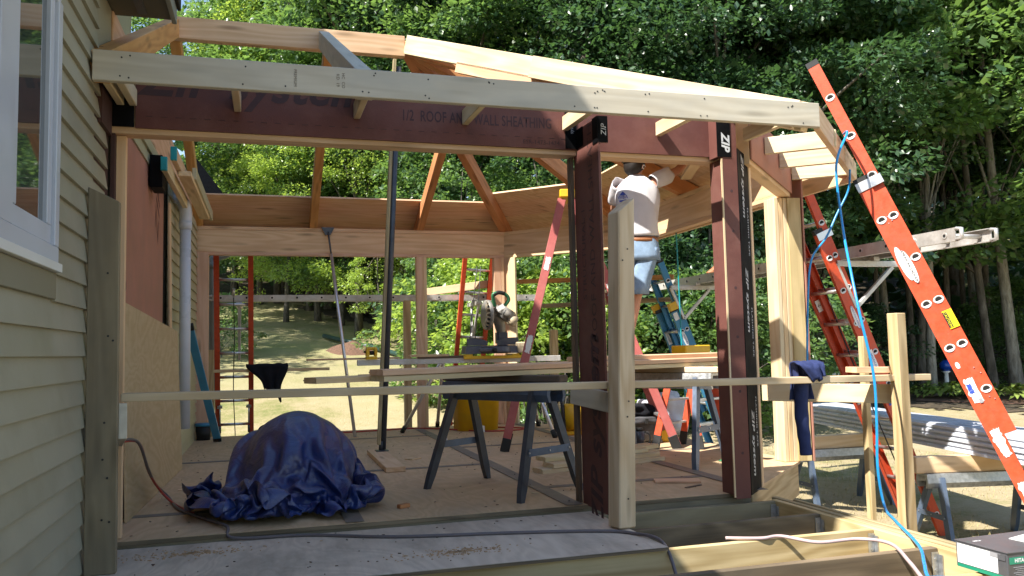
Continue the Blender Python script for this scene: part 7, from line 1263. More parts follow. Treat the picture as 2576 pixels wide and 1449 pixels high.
6,9,9,6,-14,-8,-1,16,11,14,15,13,7,7,15,6,14,4,4,-7,-8,10,18,18,7,7,14,12,12,3,2,3,4,3,5,5,6,5,5,6,5,6,6,5,5,4,4,4,3,3,1,2,1,-1,-4,-6,-5,-8,-9,-8,-5,-12,-15,-7,8,3,12,3,-3,-2,-1,0,18,6,11,14,17,10,7,6,8,4,11,8,-1,-5,0,12,19,14,10,10,16,12,6,3,3,4,4,5,5,5,6,5,6,6,6,5,6,5,4,4,4,3,0,3,2,1,-5,-3,-8,-5,-10,-14,-15,3,-11,-10,-6,5,6,7,7,-5,2,3,1,20,5,8,8,17,13,10,6,1,10,11,6,4,-4,0,3,13,18,17,12,2,6,7,
12,10,7,6,6,5,5,5,6,6,6,6,5,6,5,4,4,3,2,2,2,-1,-1,0,-3,-11,-13,-17,-13,0,-7,-3,-13,2,3,6,7,8,-5,3,3,1,20,4,6,4,12,11,10,10,1,10,11,4,11,1,-2,3,4,18,17,16,8,3,4,8,8,12,8,7,7,6,6,6,6,6,6,5,6,5,4,4,3,3,1,1,0,0,-2,-12,-16,-16,-11,-2,-9,-3,-5,-5,1,-1,7,10,9,-5,4,3,1,20,4,3,4,7,10,10,2,5,8,-2,19,12,5,1,3,6,7,17,16,16,8,3,7,8,9,7,8,8,7,8,7,6,6,5,6,5,4,5,5,3,3,2,-1,-3,3,-9,-14,-19,-12,-7,-11,-2,1,-9,-4,2,
-2,4,14,5,4,4,3,2,19,5,3,3,4,-1,7,7,2,-7,6,17,20,16,-1,7,9,2,9,16,16,14,9,4,7,8,12,8,7,8,7,7,7,4,7,6,5,3,5,5,5,2,1,-4,-5,-1,-12,-18,-17,-12,1,-8,2,-2,-7,-3,-1,0,4,9,6,9,4,4,2,20,4,4,3,-1,1,5,0,5,-3,-1,8,19,17,16,9,4,8,3,6,10,15,19,13,6,6,10,9,9,8,9,6,4,8,7,5,5,4,5,6,4,-1,1,-8,-9,-10,-12,-15,-15,-3,1,-2,2,-7,-4,1,-5,2,5,8,7,7,6,5,1,19,5,4,3,-4,-2,4,4,0,1,-3,2,13,16,18,19,2,13,7,-2,11,5,13,17,18,10,
9,8,9,8,9,7,5,8,8,5,3,3,6,7,0,0,1,-18,-14,-15,-11,-6,-6,0,-3,5,-4,-4,-6,-2,3,2,-3,11,11,6,7,5,1,-7,15,16,4,-8,3,-10,7,8,-1,5,1,2,15,17,17,10,15,0,2,13,7,6,11,10,17,15,14,13,9,8,8,6,6,3,4,6,2,9,-6,2,0,-11,-16,-16,-16,-8,-9,11,4,2,-1,1,-4,-7,-5,3,3,-7,14,11,9,9,5,1,-4,20,19,13,-8,-5,-3,-10,5,18,11,0,1,12,17,16,10,6,7,9,8,10,5,7,-1,9,14,16,19,18,16,11,4,0,3,5,5,4,-4,-3,0,-6,-8,-18,-13,-11,-6,0,1,7,
11,1,0,-4,-4,-8,6,-4,-2,8,13,10,11,7,1,3,20,18,18,2,-9,-11,-2,1,16,16,-1,2,14,16,16,0,10,11,11,8,11,7,1,1,4,6,11,17,20,19,17,14,-2,-1,7,9,5,-4,-6,-13,-7,-8,-16,-2,-7,-6,-1,6,1,8,10,-1,-4,-11,-2,3,0,-1,3,13,13,12,8,0,11,14,19,19,0,-16,-3,5,-1,14,15,-2,6,16,14,8,10,4,7,7,12,12,0,16,2,-1,11,5,12,18,16,11,16,10,5,13,6,3,-4,-8,-11,-12,-17,-2,-2,-6,-6,2,-2,-2,9,14,8,-7,-7,-36,24,7,0,1,13,16,11,9,-5,4,
12,14,17,0,-2,2,1,4,12,12,-4,3,11,18,17,14,6,7,6,7,12,2,4,6,9,2,4,11,17,12,13,14,8,16,18,4,-6,-11,-2,-6,-5,-14,-10,2,-11,-5,0,0,1,7,8,9,-3,-10,-12,-6,2,11,7,9,16,12,7,-12,-5,7,15,10,17,8,0,2,9,9,10,1,0,7,17,14,18,15,9,6,-6,7,4,4,8,10,11,-6,9,13,10,16,16,12,15,12,-5,-30,-5,31,-2,-10,-8,-10,-2,-1,-9,-18,-9,12,22,11,3,-4,-9,-16,-14,2,16,14,10,15,14,5,-13,-10,15,15,12,16,17,5,3,3,7,4,10,10,4,10,6,15,
20,20,-5,4,4,4,3,2,10,11,-8,9,17,15,18,21,1,14,8,-12,-49,9,49,2,-18,-6,-12,-35,29,5,-26,-17,18,27,1,13,-17,-6,-17,-17,7,19,18,15,13,16,-2,-13,1,18,16,17,15,19,9,7,-7,6,7,7,7,10,8,9,-1,19,21,11,3,-2,0,2,8,12,6,7,6,13,9,10,27,6,7,-4,-48,3,58,3,0,-9,-8,-9,-10,6,2,-26,-23,-3,12,3,14,2,-5,-12,-13,10,19,19,18,11,16,0,-15,8,18,17,16,14,12,14,6,0,3,1,11,10,15,9,0,2,11,20,16,7,-6,4,-3,5,9,13,11,12,10,5,6,
15,13,9,-2,-8,5,15,1,3,-7,-9,-3,-6,4,0,-11,-13,-2,-9,-7,-2,6,-5,-12,1,11,15,20,19,16,14,1,-15,13,15,17,17,12,3,7,16,7,3,3,9,10,4,8,1,7,10,13,10,6,2,7,5,1,0,11,17,18,16,8,3,9,15,8,7,4,-4,-8,2,3,-6,-4,0,-2,3,-2,-5,-1,-1,-8,-10,-11,-12,-6,-9,8,12,12,16,20,19,20,2,-17,16,11,16,13,11,-2,15,13,8,1,9,11,0,6,1,7,6,7,0,8,10,0,6,15,9,1,7,17,18,14,12,5,7,9,1,7,7,-5,-7,-1,-2,-1,4,8,-4,1,2,-5,-2,-1,-4,-11,-14,
-12,-8,-5,9,9,9,13,19,20,20,7,-12,17,8,13,10,3,6,19,9,4,8,9,8,3,0,10,3,4,2,-1,4,5,10,8,16,11,-2,8,7,14,18,17,15,4,7,-2,7,-3,-8,-8,-7,3,8,9,2,7,1,-2,-1,-8,-5,-2,-11,-11,-10,-10,4,0,7,9,13,20,20,20,8,-5,16,8,10,11,-1,5,17,16,6,5,4,9,5,2,8,10,-11,5,7,-4,7,14,10,14,-2,3,11,5,12,17,19,16,17,4,-5,-2,5,-12,-15,-3,-2,14,3,8,0,7,-11,0,-2,-3,-3,-10,-15,-11,-19,18,3,8,6,17,20,15,14,7,2,17,8,8,12,-3,2,17,17,
8,3,9,1,4,3,-2,3,9,2,2,-1,7,17,13,-7,-3,6,15,16,15,13,18,17,14,0,3,2,3,-11,-8,-15,-10,4,3,9,13,-3,-6,-8,4,6,-7,-9,-12,-6,-10,2,9,11,5,15,16,17,8,1,5,14,11,8,1,-2,9,15,15,11,8,-5,-4,6,10,-12,5,5,6,9,8,3,14,0,-7,0,14,13,12,10,16,13,11,14,16,8,4,1,-8,-13,-16,-17,-6,2,9,13,7,-6,-3,-7,11,4,-11,-23,10,-10,1,-3,10,5,15,18,18,-4,3,3,10,7,13,-6,7,6,17,15,11,3,-16,-4,2,14,2,2,13,6,-1,8,8,11,-9,-4,12,-2,4,
14,11,12,11,16,19,20,14,0,-7,-6,-15,-11,-11,-14,-7,17,14,8,-6,0,0,-4,9,1,-15,-3,-13,6,3,6,3,14,12,13,2,-13,-2,0,2,18,2,-7,17,17,17,6,-8,-8,-12,6,7,10,13,11,4,-8,14,16,1,-5,2,10,1,2,-1,9,8,18,17,20,20,7,0,2,-11,-16,-11,-14,-12,8,18,15,10,-10,-15,1,2,4,6,-2,-16,-5,3,10,9,-10,7,9,22,-3,-16,-4,-4,9,9,-3,10,18,4,13,9,-1,-8,-6,-2,3,16,14,11,7,-2,8,11,3,-2,7,7,9,5,-4,-13,13,20,20,19,18,8,3,-13,-13,-13,
-11,-10,7,12,15,13,6,-16,-13,-9,2,-7,13,3,-10,-3,5,7,2,2,13,5,9,-3,-6,-9,-7,16,6,3,7,18,7,-5,7,7,-3,-4,-4,8,11,14,15,9,4,9,5,8,8,8,6,7,0,-10,-17,13,18,20,20,15,6,-6,-14,-13,-13,-2,7,12,11,13,6,-1,-15,-16,-10,0,-6,12,8,-8,-7,3,5,3,10,15,7,2,-3,-8,-10,9,-5,5,11,16,10,5,-12,3,6,-2,1,9,9,18,16,14,12,8,7,9,8,8,7,5,-6,-13,-10,-9,16,19,19,20,16,-6,-10,-9,-7,-1,4,8,11,11,11,-1,-14,-14,-6,-8,-10,1,6,15,
-10,-12,1,6,10,13,3,9,-3,0,-10,-46,1,-14,8,15,11,8,0,-6,1,6,1,15,13,9,13,20,15,14,11,9,8,8,3,1,-11,-10,-11,-10,1,20,18,20,16,2,-6,-12,-7,-5,7,18,13,12,11,-3,-13,-16,-14,-4,-5,-1,-3,7,8,9,-15,0,2,-4,26,7,2,3,-6,-7,-3,-3,-8,1,12,7,10,3,-5,-5,8,15,14,14,8,16,19,19,17,12,12,9,3,-8,-7,-14,-13,-13,-3,13,17,20,20,5,-3,-10,-5,-1,4,11,16,15,11,1,-13,-15,-16,-14,-5,9,-9,-1,15,11,2,-9,-2,3,-5,16,17,6,-3,-2,
-3,-3,-2,3,-8,5,12,5,-1,-8,-4,15,18,19,15,14,13,17,20,19,19,14,6,-17,-12,-11,-13,-14,-12,16,13,16,21,11,-6,-5,-6,-5,2,17,18,16,13,3,-12,-15,-15,-14,-8,5,-4,-7,7,18,2,-2,-7,7,0,3,5,13,7,-51,26,31,-8,69,1,-10,-14,0,10,10,11,4,-15,-15,11,1,-17,-19,-10,6,-3,-5,-4,19,-7,-12,8,14,12,4,-17,-12,-6,12,-13,-3,8,10,6,-15,-2,8,14,7,6,16,13,6,-10,-1,2,-1,-7,8,16,9,-8,-19,-11,-18,-21,0,10,7,-1,19,14,18,17,-4,
-11,-16,7,11,10,8,-1,-16,-14,4,-6,-14,-21,-12,-1,4,4,-3,3,2,1,2,15,15,-6,-16,-9,-8,8,1,0,7,9,2,-19,-7,11,17,8,-4,10,13,6,10,-5,-9,-13,-3,13,13,5,1,-11,-20,-13,-1,-4,-7,0,8,16,15,21,13,-7,-16,-8,6,13,8,3,-6,-10,-5,-8,-15,-8,-17,-8,-6,4,7,0,-8,0,11,3,9,9,-12,0,-14,-8,-7,4,11,18,9,-6,-19,-11,8,6,12,2,0,10,10,10,-5,-12,-13,-1,16,8,6,8,-5,-15,-8,8,-5,-12,-13,6,15,18,21,11,-13,-20,-16,16,17,9,-13,-6,-4,
-5,-5,-15,-10,-10,-4,-6,-6,12,-12,-5,7,-1,11,6,3,-11,-1,-8,-10,7,1,10,16,9,-6,-14,-16,-6,13,4,2,-4,16,12,6,6,-10,-16,-8,18,9,-1,17,1,-13,-4,14,-1,-14,-14,3,7,11,21,6,-20,-20,-16,17,17,-1,-10,-8,2,-7,-12,-13,5,-10,-10,-16,6,9,-2,4,-3,-3,3,12,-5,-4,-10,-9,-1,6,-1,14,12,3,-10,-12,-3,-7,1,8,7,4,1,5,14,4,-5,-15,-8,8,6,9,11,13,-11,-1,7,-4,1,-14,-3,0,12,19,0,-21,-19,-19,15,6,6,-8,-1,-2,-14,-10,-11,-5,-9,
-8,-6,7,7,11,4,-2,-1,-7,9,1,-5,-12,-4,0,-6,11,7,9,0,-13,-11,2,-4,0,1,6,7,-1,5,9,2,-6,-3,-6,-1,5,10,15,14,-6,3,8,-1,1,-10,0,-6,9,19,-11,-12,-20,-20,3,6,13,-8,1,-2,-6,-4,-7,-14,-16,-5,4,12,0,5,9,3,-2,-6,-5,6,-10,-5,6,-11,6,1,8,14,-5,-21,-11,12,-2,-12,4,5,1,-1,3,11,-2,-6,-8,10,11,1,7,8,3,8,7,3,7,-14,-9,8,0,7,17,-15,-3,-17,-15,-7,4,6,-7,-1,-2,-4,-2,0,-12,-8,5,3,10,2,5,12,-7,1,-1,-8,-7,3,-9,-1,5,6,-5,
7,8,-9,-15,-8,10,-3,-4,-7,-3,8,-9,1,8,-2,1,-2,9,18,9,-2,0,-5,5,7,6,5,-10,-11,6,15,12,13,-13,2,-3,-5,-11,-4,-11,-8,4,-4,-5,1,-4,-1,-1,6,-1,7,11,14,-3,-8,7,-2,-1,-5,-6,-1,3,4,-5,-1,6,-2,-12,-15,11,-8,7,-3,-8,-10,-1,3,-2,1,2,-4,-1,13,19,6,-6,-5,-8,5,11,14,-2,-6,-8,7,20,9,12,-14,2,15,5,-11,-15,-13,-13,0,-4,-8,1,-4,1,1,1,10,11,16,7,-12,7,7,0,-4,2,-6,-3,4,-4,-2,5,2,-8,-11,-16,11,-11,9,5,-9,-9,-3,3,0,-9,
9,-9,-3,16,10,-7,1,-12,-5,8,14,15,-7,-2,2,10,13,1,11,1,6,5,-3,-7,-8,-13,-6,-11,-5,4,-11,8,-8,0,-2,10,12,15,15,-9,5,12,2,-4,3,-5,-10,1,10,-4,-7,10,-3,-15,-9,-14,6,11,0,-4,-19,-2,13,0,-13,1,-3,-6,14,3,-2,-10,-2,-5,9,6,11,-6,-3,3,10,12,4,9,7,9,5,-12,-14,-10,-8,-1,-14,-10,-2,-4,7,5,-3,-3,-5,16,13,10,6,5,-1,2,-8,4,4,6,-6,1,-1,7,8,0,-12,-10,-14,6,8,-6,-10,-16,2,9,-6,6,-13,-8,7,5,2,-7,-3,-5,2,2,10,7,2,
-12,5,6,2,8,6,5,6,-8,-5,-8,-12,-10,-10,-6,-6,-7,3,6,5,-6,-5,7,2,9,11,20,0,-7,-8,-5,8,8,14,4,-5,7,1,-3,-3,-4,-11,-16,4,0,-4,-2,-12,-8,9,7,6,-11,-5,4,-10,-8,10,-8,-2,4,-4,16,16,-3,-13,-3,-2,-4,8,9,-4,13,-10,-16,-6,-3,-14,-4,-16,-4,9,1,6,5,-18,2,13,3,5,7,1,8,-8,-10,6,8,16,11,6,1,-7,7,-2,-6,-2,-14,-15,-1,2,6,-1,-10,-13,9,11,5,-13,-9,3,-6,-15,10,-1,-7,12,-1,8,17,-6,-11,-11,-13,0,10,19,-3,3,-7,-6,-11,
-4,-8,-11,-6,-7,12,7,3,-1,-15,-2,10,10,7,3,-5,2,5,6,0,8,3,14,12,1,-7,-5,-7,5,0,-12,-8,4,-1,2,0,-18,-14,12,15,-6,-19,-7,9,-3,-13,3,-1,-5,-2,13,9,7,-5,-3,-14,-4,1,9,18,-6,11,-13,-3,-8,-9,-11,-10,-7,6,7,9,-10,2,-8,-2,12,7,7,0,-2,6,15,7,-6,9,10,1,9,8,-6,-17,-10,8,-2,-5,6,3,1,2,-14,-15,-15,7,12,5,-19,-2,2,-5,-3,-1,-1,-6,-9,2,10,-1,5,-2,-3,8,-2,8,10,12,-2,-11,-14,-9,-3,-15,-11,6,17,0,11,-14,-14,5,8,8,2,
16,3,-7,5,10,10,-6,7,-3,5,2,15,6,-19,-19,2,7,9,9,2,4,-13,-13,-13,-15,8,12,4,-19,-3,4,-6,1,3,-11,-4,-19,1,10,9,10,-5,1,4,6,10,7,-5,-9,-10,-10,-8,-2,-13,-6,8,-1,11,9,-4,-2,4,8,0,6,15,-5,1,4,1,4,2,-3,-8,7,11,20,4,-16,-19,8,12,11,8,1,-8,-17,-7,-10,-12,10,9,0,-19,-4,6,-12,-9,5,1,-10,-12,-4,4,7,9,10,4,5,10,9,9,-14,-7,-5,1,-7,-7,-9,-7,-5,6,11,15,5,-1,3,4,9,2,6,3,-2,2,6,6,5,-5,-14,4,7,18,3,-12,-11,10,15,
12,4,-5,-11,-14,-1,-13,-10,5,10,-1,-19,-7,-3,-6,-10,-9,6,-11,1,-12,5,9,15,9,3,9,13,10,3,-18,-1,12,8,-11,-10,-10,-15,4,9,15,13,8,-12,9,6,15,3,-1,-6,-7,11,10,6,5,-5,-16,3,3,16,-5,5,-4,1,18,18,-3,-11,-15,-1,-1,-14,-7,3,5,-2,-20,-12,4,-3,-19,-16,-1,-2,3,2,-3,10,16,8,13,3,10,9,-8,-14,19,16,10,-15,-13,-15,-10,3,12,16,16,-4,-7,12,7,16,-6,10,-5,-5,-3,11,5,4,-8,-1,6,-3,7,2,4,8,-2,9,20,-5,-10,-7,4,-8,-15,
-5,-4,2,-10,-8,-9,8,-11,-21,-20,-10,8,14,-1,-6,-1,10,14,7,9,17,5,-6,6,17,15,3,-13,-7,-14,-7,-11,13,13,14,5,7,1,12,6,10,7,-10,6,-12,-6,6,6,9,2,-4,6,10,5,6,1,0,4,12,-12,2,4,3,-12,-16,-11,-6,-1,0,-5,-7,3,-17,-21,-20,-8,-1,15,4,-13,-2,12,9,13,5,16,6,4,9,15,1,-3,-11,4,-6,-11,-13,4,17,5,9,9,13,6,-1,19,11,-11,12,-9,-13,-5,9,14,8,-4,13,9,5,8,3,-4,2,-6,0,8,6,1,-14,-16,-11,-8,4,4,-9,-4,-11,-16,-20,-21,-13,
-2,5,10,-13,-2,10,7,9,12,16,15,10,13,9,-15,-12,0,11,6,-10,-13,-3,3,5,3,11,14,13,3,18,16,-7,0,8,-10,-10,2,10,13,-3,19,13,6,8,4,-3,-7,0,0,10,5,-2,-16,-14,-8,-8,3,4,-14,-4,-15,-19,-20,-19,-19,0,-5,6,-1,-8,12,1,8,14,19,16,13,7,5,-20,-19,-5,8,14,-3,-5,-4,12,2,3,-3,13,7,9,17,18,1,-13,15,6,-11,-3,1,15,2,17,20,11,3,6,2,-7,-3,2,8,4,-5,-15,-11,-7,-8,-2,0,-12,-8,-16,-20,-19,-19,-18,-3,0,-11,6,-3,12,13,6,4,
16,5,11,5,-9,-15,-17,-12,5,17,9,-8,2,15,3,2,-8,13,6,5,17,14,0,-14,12,17,5,-5,0,2,9,15,20,16,7,3,6,-6,-3,2,3,5,-6,-13,-8,-10,-9,-4,-3,-13,-15,-11,-20,-19,-16,-18,-11,4,-15,8,9,7,14,6,2,10,2,0,4,-20,-15,-15,3,-9,14,10,-6,16,14,3,-1,-12,12,11,14,-4,14,-1,-12,8,17,16,2,0,9,4,12,17,20,10,6,1,-8,7,1,-1,4,-6,-12,-10,-9,-8,-4,-9,-13,-17,-10,-20,-19,-16,-15,-9,-7,-13,5,10,11,15,14,-11,5,15,5,-13,-5,-8,-11,
0,-15,6,9,4,18,18,1,-8,-14,12,14,3,5,2,-4,2,2,13,17,13,12,6,10,7,15,17,16,6,-2,-6,8,5,-6,4,-6,-12,-12,-6,-8,-7,-16,-12,-10,-15,-19,-17,-15,-14,-13,-15,-13,4,14,16,11,10,-5,11,10,9,-3,1,1,-11,-3,-16,-9,14,15,13,19,3,-14,-15,10,17,6,-10,-2,4,13,-3,9,18,18,16,16,8,5,14,17,16,7,-2,-5,6,8,-9,5,-5,-13,-12,-3,-10,-15,-17,-1,-13,-17,-16,-18,-16,-21,-13,-14,-11,5,8,14,5,14,5,11,-3,7,-12,19,4,-8,-12,-10,
-13,9,15,19,15,3,-17,-18,11,18,10,-14,-6,8,6,4,10,20,21,15,18,13,7,9,17,14,12,-2,-2,4,6,-8,6,-4,-15,-10,-3,-14,-18,-16,3,-12,-19,-19,-16,-20,-19,-13,-12,-7,-1,9,-5,14,18,15,-5,-12,6,1,17,9,-9,-13,1,-13,-3,17,14,14,5,-14,-16,12,10,11,-10,-13,2,7,10,15,20,19,18,17,19,10,8,16,11,12,4,-2,4,4,-7,5,-6,-13,-4,-10,-16,-17,-13,-3,-13,-20,-19,-15,-19,-17,-10,-7,-6,-4,-2,10,3,4,15,-10,-14,6,1,12,11,-3,-14,4,
-4,-6,3,13,12,-1,0,-11,-5,12,10,0,-14,-1,7,12,17,20,20,18,14,17,14,17,13,6,11,10,0,1,5,-3,-1,-6,-10,-9,-10,-16,-12,-8,-12,-18,-20,-18,-10,-18,-12,-6,-8,-9,-3,-4,-3,-3,8,7,-14,-13,4,-2,8,12,8,-14,-4,4,-10,3,12,10,-3,-10,-1,-12,12,7,11,-11,1,6,12,20,20,19,19,17,14,16,12,11,13,5,13,2,2,6,-5,-3,-8,-6,-11,-13,-10,-6,-15,-20,-20,-19,-1,-14,-14,-18,-11,-9,-3,1,-1,-9,-9,-6,2,-11,-11,0,0,3,10,4,-9,-14,4,
-6,9,8,19,-6,-7,-11,1,1,6,10,1,1,7,10,18,19,19,18,19,19,14,14,12,10,11,8,5,3,2,-3,-4,-4,-12,-6,-10,-9,-16,-19,-19,-13,-8,-8,-12,-15,-13,-11,-8,-1,-4,-2,-8,-12,-14,-10,-12,-6,5,8,-11,3,5,-7,-6,-5,1,3,3,24,-2,-5,-13,-7,9,0,18,14,6,5,3,17,19,19,18,18,15,16,14,11,12,10,9,5,3,2,-3,-3,-7,-10,-9,-7,-14,-17,-15,-15,-5,-14,-6,-10,-14,-14,-12,-5,-2,-2,-11,-14,-9,-11,-11,-18,-5,8,6,-18,-10,5,3,1,-7,-12,1,11,
15,11,-1,-20,-8,10,5,10,12,8,11,12,14,13,19,20,18,16,15,16,12,10,9,8,5,4,1,-3,-4,-7,-9,-6,-13,-13,-16,-13,-4,-11,-8,-9,-18,-13,-11,-13,-10,10,-3,-18,-17,-17,-13,-1,-15,-4,6,2,-14,-16,-9,4,4,4,-7,9,5,-1,17,-3,-17,-6,14,12,3,7,10,19,16,13,11,11,14,16,18,14,15,15,12,7,7,7,1,1,-1,-5,-7,-5,-10,-13,-9,-9,-9,-11,-14,-6,-13,-9,-12,-17,-15,-9,0,7,-17,-19,-17,-14,-4,-13,-2,7,-2,-9,-14,-18,4,7,4,6,3,0,-6,13,
-2,-13,5,2,17,5,8,9,17,19,16,13,12,10,14,15,14,14,13,9,7,8,6,1,0,0,-4,-5,-7,-7,-9,-6,-8,-14,-14,-10,-9,-4,-12,-17,-10,-15,-18,4,1,-10,-18,-18,-16,-8,-8,-1,8,0,-6,-18,-19,13,4,2,0,6,-13,7,-3,1,9,1,8,6,15,7,10,10,16,20,12,13,6,12,15,12,12,12,12,6,9,3,1,1,-3,-3,-2,-5,-6,-8,-10,-12,-11,-15,-10,3,-8,-13,-6,-15,-19,-9,-6,-9,-7,-3,-17,-14,-15,-8,0,6,5,-10,-17,-21,5,-3,1,12,-4,-5,9,0,3,7,11,6,3,14,14,8,
10,11,16,19,12,10,3,8,11,12,11,12,12,2,4,3,-1,-4,-2,-2,-3,-6,-10,-12,-12,-10,-6,6,1,-13,-17,-14,-11,-18,-2,-17,-13,-9,13,-11,-15,-17,-10,-2,6,5,-12,-18,-20,3,3,-1,-5,0,-3,4,7,3,8,11,13,9,5,17,17,13,10,8,13,17,13,7,6,5,8,9,7,2,7,6,-1,0,-2,-3,0,-3,-11,-8,-10,-3,-3,5,5,-10,-18,-14,-9,-18,-13,-13,-17,-19,-1,14,1,-16,-16,-16,0,8,-4,-5,-18,-20,8,3,-6,-11,-2,7,-4,7,6,12,10,8,11,9,12,20,13,15,12,9,5,15,
14,10,5,5,-1,2,7,2,7,0,-4,-4,1,2,-9,-11,-4,0,4,0,9,-3,-15,-16,-9,-15,-19,-16,-19,-18,-17,3,17,8,-15,-15,-16,-2,9,-16,-1,-5,-19,-1,13,0,-10,-8,-4,3,8,0,9,11,6,9,14,14,18,9,18,14,13,7,4,13,13,11,7,2,1,7,0,-5,-5,-1,-2,9,-10,-7,-8,7,9,6,1,5,-11,-11,-16,-15,-17,-18,-18,-19,-19,-16,11,15,7,-4,-17,-16,-2,8,-11,2,-1,-9,-6,0,6,-3,-5,1,-3,10,-8,-1,11,13,8,11,17,18,17,10,14,13,10,11,13,10,2,2,6,5,2,-4,-6,-4,
-2,0,11,-2,-5,0,5,13,9,3,-12,-15,-14,-15,-11,-15,-19,-17,-11,-14,-22,1,22,8,2,-13,-16,-5,9,4,5,-3,-3,-17,-7,1,5,13,2,-5,2,-16,-3,3,12,11,14,18,18,18,13,14,17,3,8,14,13,8,1,-1,-4,2,-2,-6,-1,-3,0,7,13,4,2,11,7,-3,-4,-12,-16,-10,-15,-13,-13,-20,-17,-6,-5,-17,-9,22,14,2,-12,-16,-5,9,-7,13,3,-5,-15,-3,-4,-6,10,12,5,-15,-8,-2,2,-1,9,19,20,19,17,16,18,9,16,11,2,9,-2,3,0,5,-2,-12,-4,5,-3,-3,7,13,15,11,5,
-1,-3,-8,-18,-10,-12,-14,-16,-10,-12,-10,-13,-5,5,-23,19,11,0,0,-11,-7,11,-5,5,6,3,-12,-6,-6,1,5,6,3,3,2,-1,-8,-8,2,17,20,19,16,16,16,19,17,13,10,-15,-6,3,8,3,-9,-5,-4,-5,-4,2,12,13,14,14,6,-1,-2,-11,-13,-11,-14,-10,-18,-18,-8,-1,-1,3,-2,-17,1,1,-5,3,3,5,9,0,1,5,-1,-1,-2,-12,-2,1,12,-2,17,9,1,-9,-8,-4,6,15,20,13,17,20,20,17,15,10,-8,-12,-10,6,0,-6,-5,-8,-7,-7,-5,12,29,15,17,6,2,-2,-5,-17,-21,-20,
-12,-2,-16,-1,8,2,-4,0,-9,-1,-12,-6,-7,5,15,14,15,-3,4,-15,-8,7,-5,-9,10,-4,16,13,7,-3,9,-13,0,2,2,7,19,19,20,19,19,9,5,10,-2,-12,-13,-10,-1,-8,-10,-3,-7,-16,13,40,17,16,3,4,-19,14,-20,-19,-26,-17,9,8,2,7,3,-2,0,-7,-6,-8,-7,-12,0,13,17,4,6,-3,-3,-11,-7,-8,-6,0,1,16,6,2,16,1,1,5,4,5,-2,13,18,20,19,12,6,10,9,1,-12,-18,-14,-7,-3,-9,-13,-18,3,27,16,20,15,9,7,0,-16,-16,-14,-24,-18,6,19,6,13,7,6,-1,-6,
-8,-7,-10,-12,-6,13,16,4,6,2,-1,-12,-12,-7,-7,-2,-2,3,8,7,10,11,9,9,-4,5,-2,15,16,17,15,6,11,9,6,-1,-5,-15,-21,-15,5,0,-16,-8,9,16,13,13,14,6,7,2,-13,-13,-10,-22,-16,7,18,17,9,12,4,1,-10,-13,-8,-5,-8,-10,11,14,6,-8,6,6,-12,-10,-8,-7,4,1,-15,4,12,16,-2,9,16,-13,7,16,16,17,18,1,8,4,8,0,-2,-1,-4,-19,-26,-6,1,-5,4,18,17,4,17,12,-5,1,-2,-9,-5,-4,-20,-7,6,21,18,7,13,4,-6,-17,-17,-13,2,-4,0,5,12,7,-16,
-3,13,-8,-5,-6,-6,-7,-10,9,-6,4,7,7,8,7,8,13,16,13,15,18,9,5,-6,-5,-1,-3,-5,-4,-7,-11,-6,-1,1,4,12,24,20,5,2,-15,1,3,-10,-7,-3,-6,-13,3,13,21,14,11,9,-14,-18,-19,-16,1,4,-7,8,16,6,-19,-10,13,-15,-7,4,-10,-9,3,7,-8,-1,-1,11,9,9,20,17,15,16,9,12,12,5,-1,-10,-13,-6,-2,2,-2,-18,8,3,-8,12,15,18,16,6,-12,-12,7,5,-8,-4,-7,-1,-3,0,13,17,14,11,-2,-17,-18,-16,-15,-9,0,0,13,20,6,-20,-16,8,-15,-13,-1,3,-8,12,
-3,3,-11,6,-3,17,12,19,15,15,13,12,1,11,4,2,-6,-9,-10,-2,3,-6,-7,5,6,8,6,15,11,11,4,-11,1,9,2,-1,-2,-11,-12,3,4,3,21,13,15,-7,-19,-16,-12,-12,-11,-2,-1,7,20,5,-19,-19,-1,-15,-13,0,1,4,-1,2,1,-2,-5,11,3,13,15,17,18,4,10,8,3,5,4,-3,-1,-4,-5,0,1,3,0,1,13,9,14,13,-5,9,2,-2,8,5,-2,-12,-3,-9,-7,3,-2,7,19,12,3,-5,-16,-13,-14,-7,-5,7,-2,11,-2,-11,-19,-7,-14,-12,0,1,0,1,8,2,-7,2,9,1,1,17,16,11,1,9,9,6,1,5,
11,4,0,6,-4,-1,2,2,-3,13,14,11,5,8,7,5,-1,-5,7,-5,-9,-7,0,-5,-9,-2,-5,26,14,-5,-6,-14,-19,-6,-2,-2,14,5,-3,-16,7,-14,-6,-16,-8,-4,-1,3,7,0,0,1,-3,6,-1,-4,15,8,7,2,9,9,13,4,10,17,11,2,2,-5,-2,0,2,6,14,8,15,4,10,11,5,-2,-9,-8,11,-11,-14,-10,8,-2,-6,5,22,6,-15,-11,-13,-19,-8,-6,7,14,11,-4,-9,13,-9,-17,-12,5,6,-3,6,2,1,-7,4,-9,10,-9,7,-10,6,2,5,10,12,14,11,19,20,15,4,-2,-2,-3,3,2,2,13,12,12,6,11,6,5,
1,-7,-8,-4,2,-11,-14,-5,7,4,-1,18,-9,-12,-1,-15,-9,-19,-10,1,18,6,-4,1,11,-3,-21,-9,-3,12,5,13,4,-4,-7,-10,-6,7,2,-10,-1,-7,-4,7,10,13,16,19,19,19,15,9,5,-3,-4,-7,0,16,11,8,10,11,10,7,3,0,2,-6,-1,-2,-13,-12,-8,-2,4,8,9,-7,-12,-5,-19,-13,-13,-9,1,12,5,1,10,7,-9,-12,-12,-7,9,11,18,-1,-3,-6,-7,-7,7,0,-10,-10,-13,1,3,7,15,18,18,20,19,14,13,4,-4,-1,0,2,10,13,4,8,10,16,8,-4,-2,2,7,9,-12,-13,-6,-5,-6,-7,
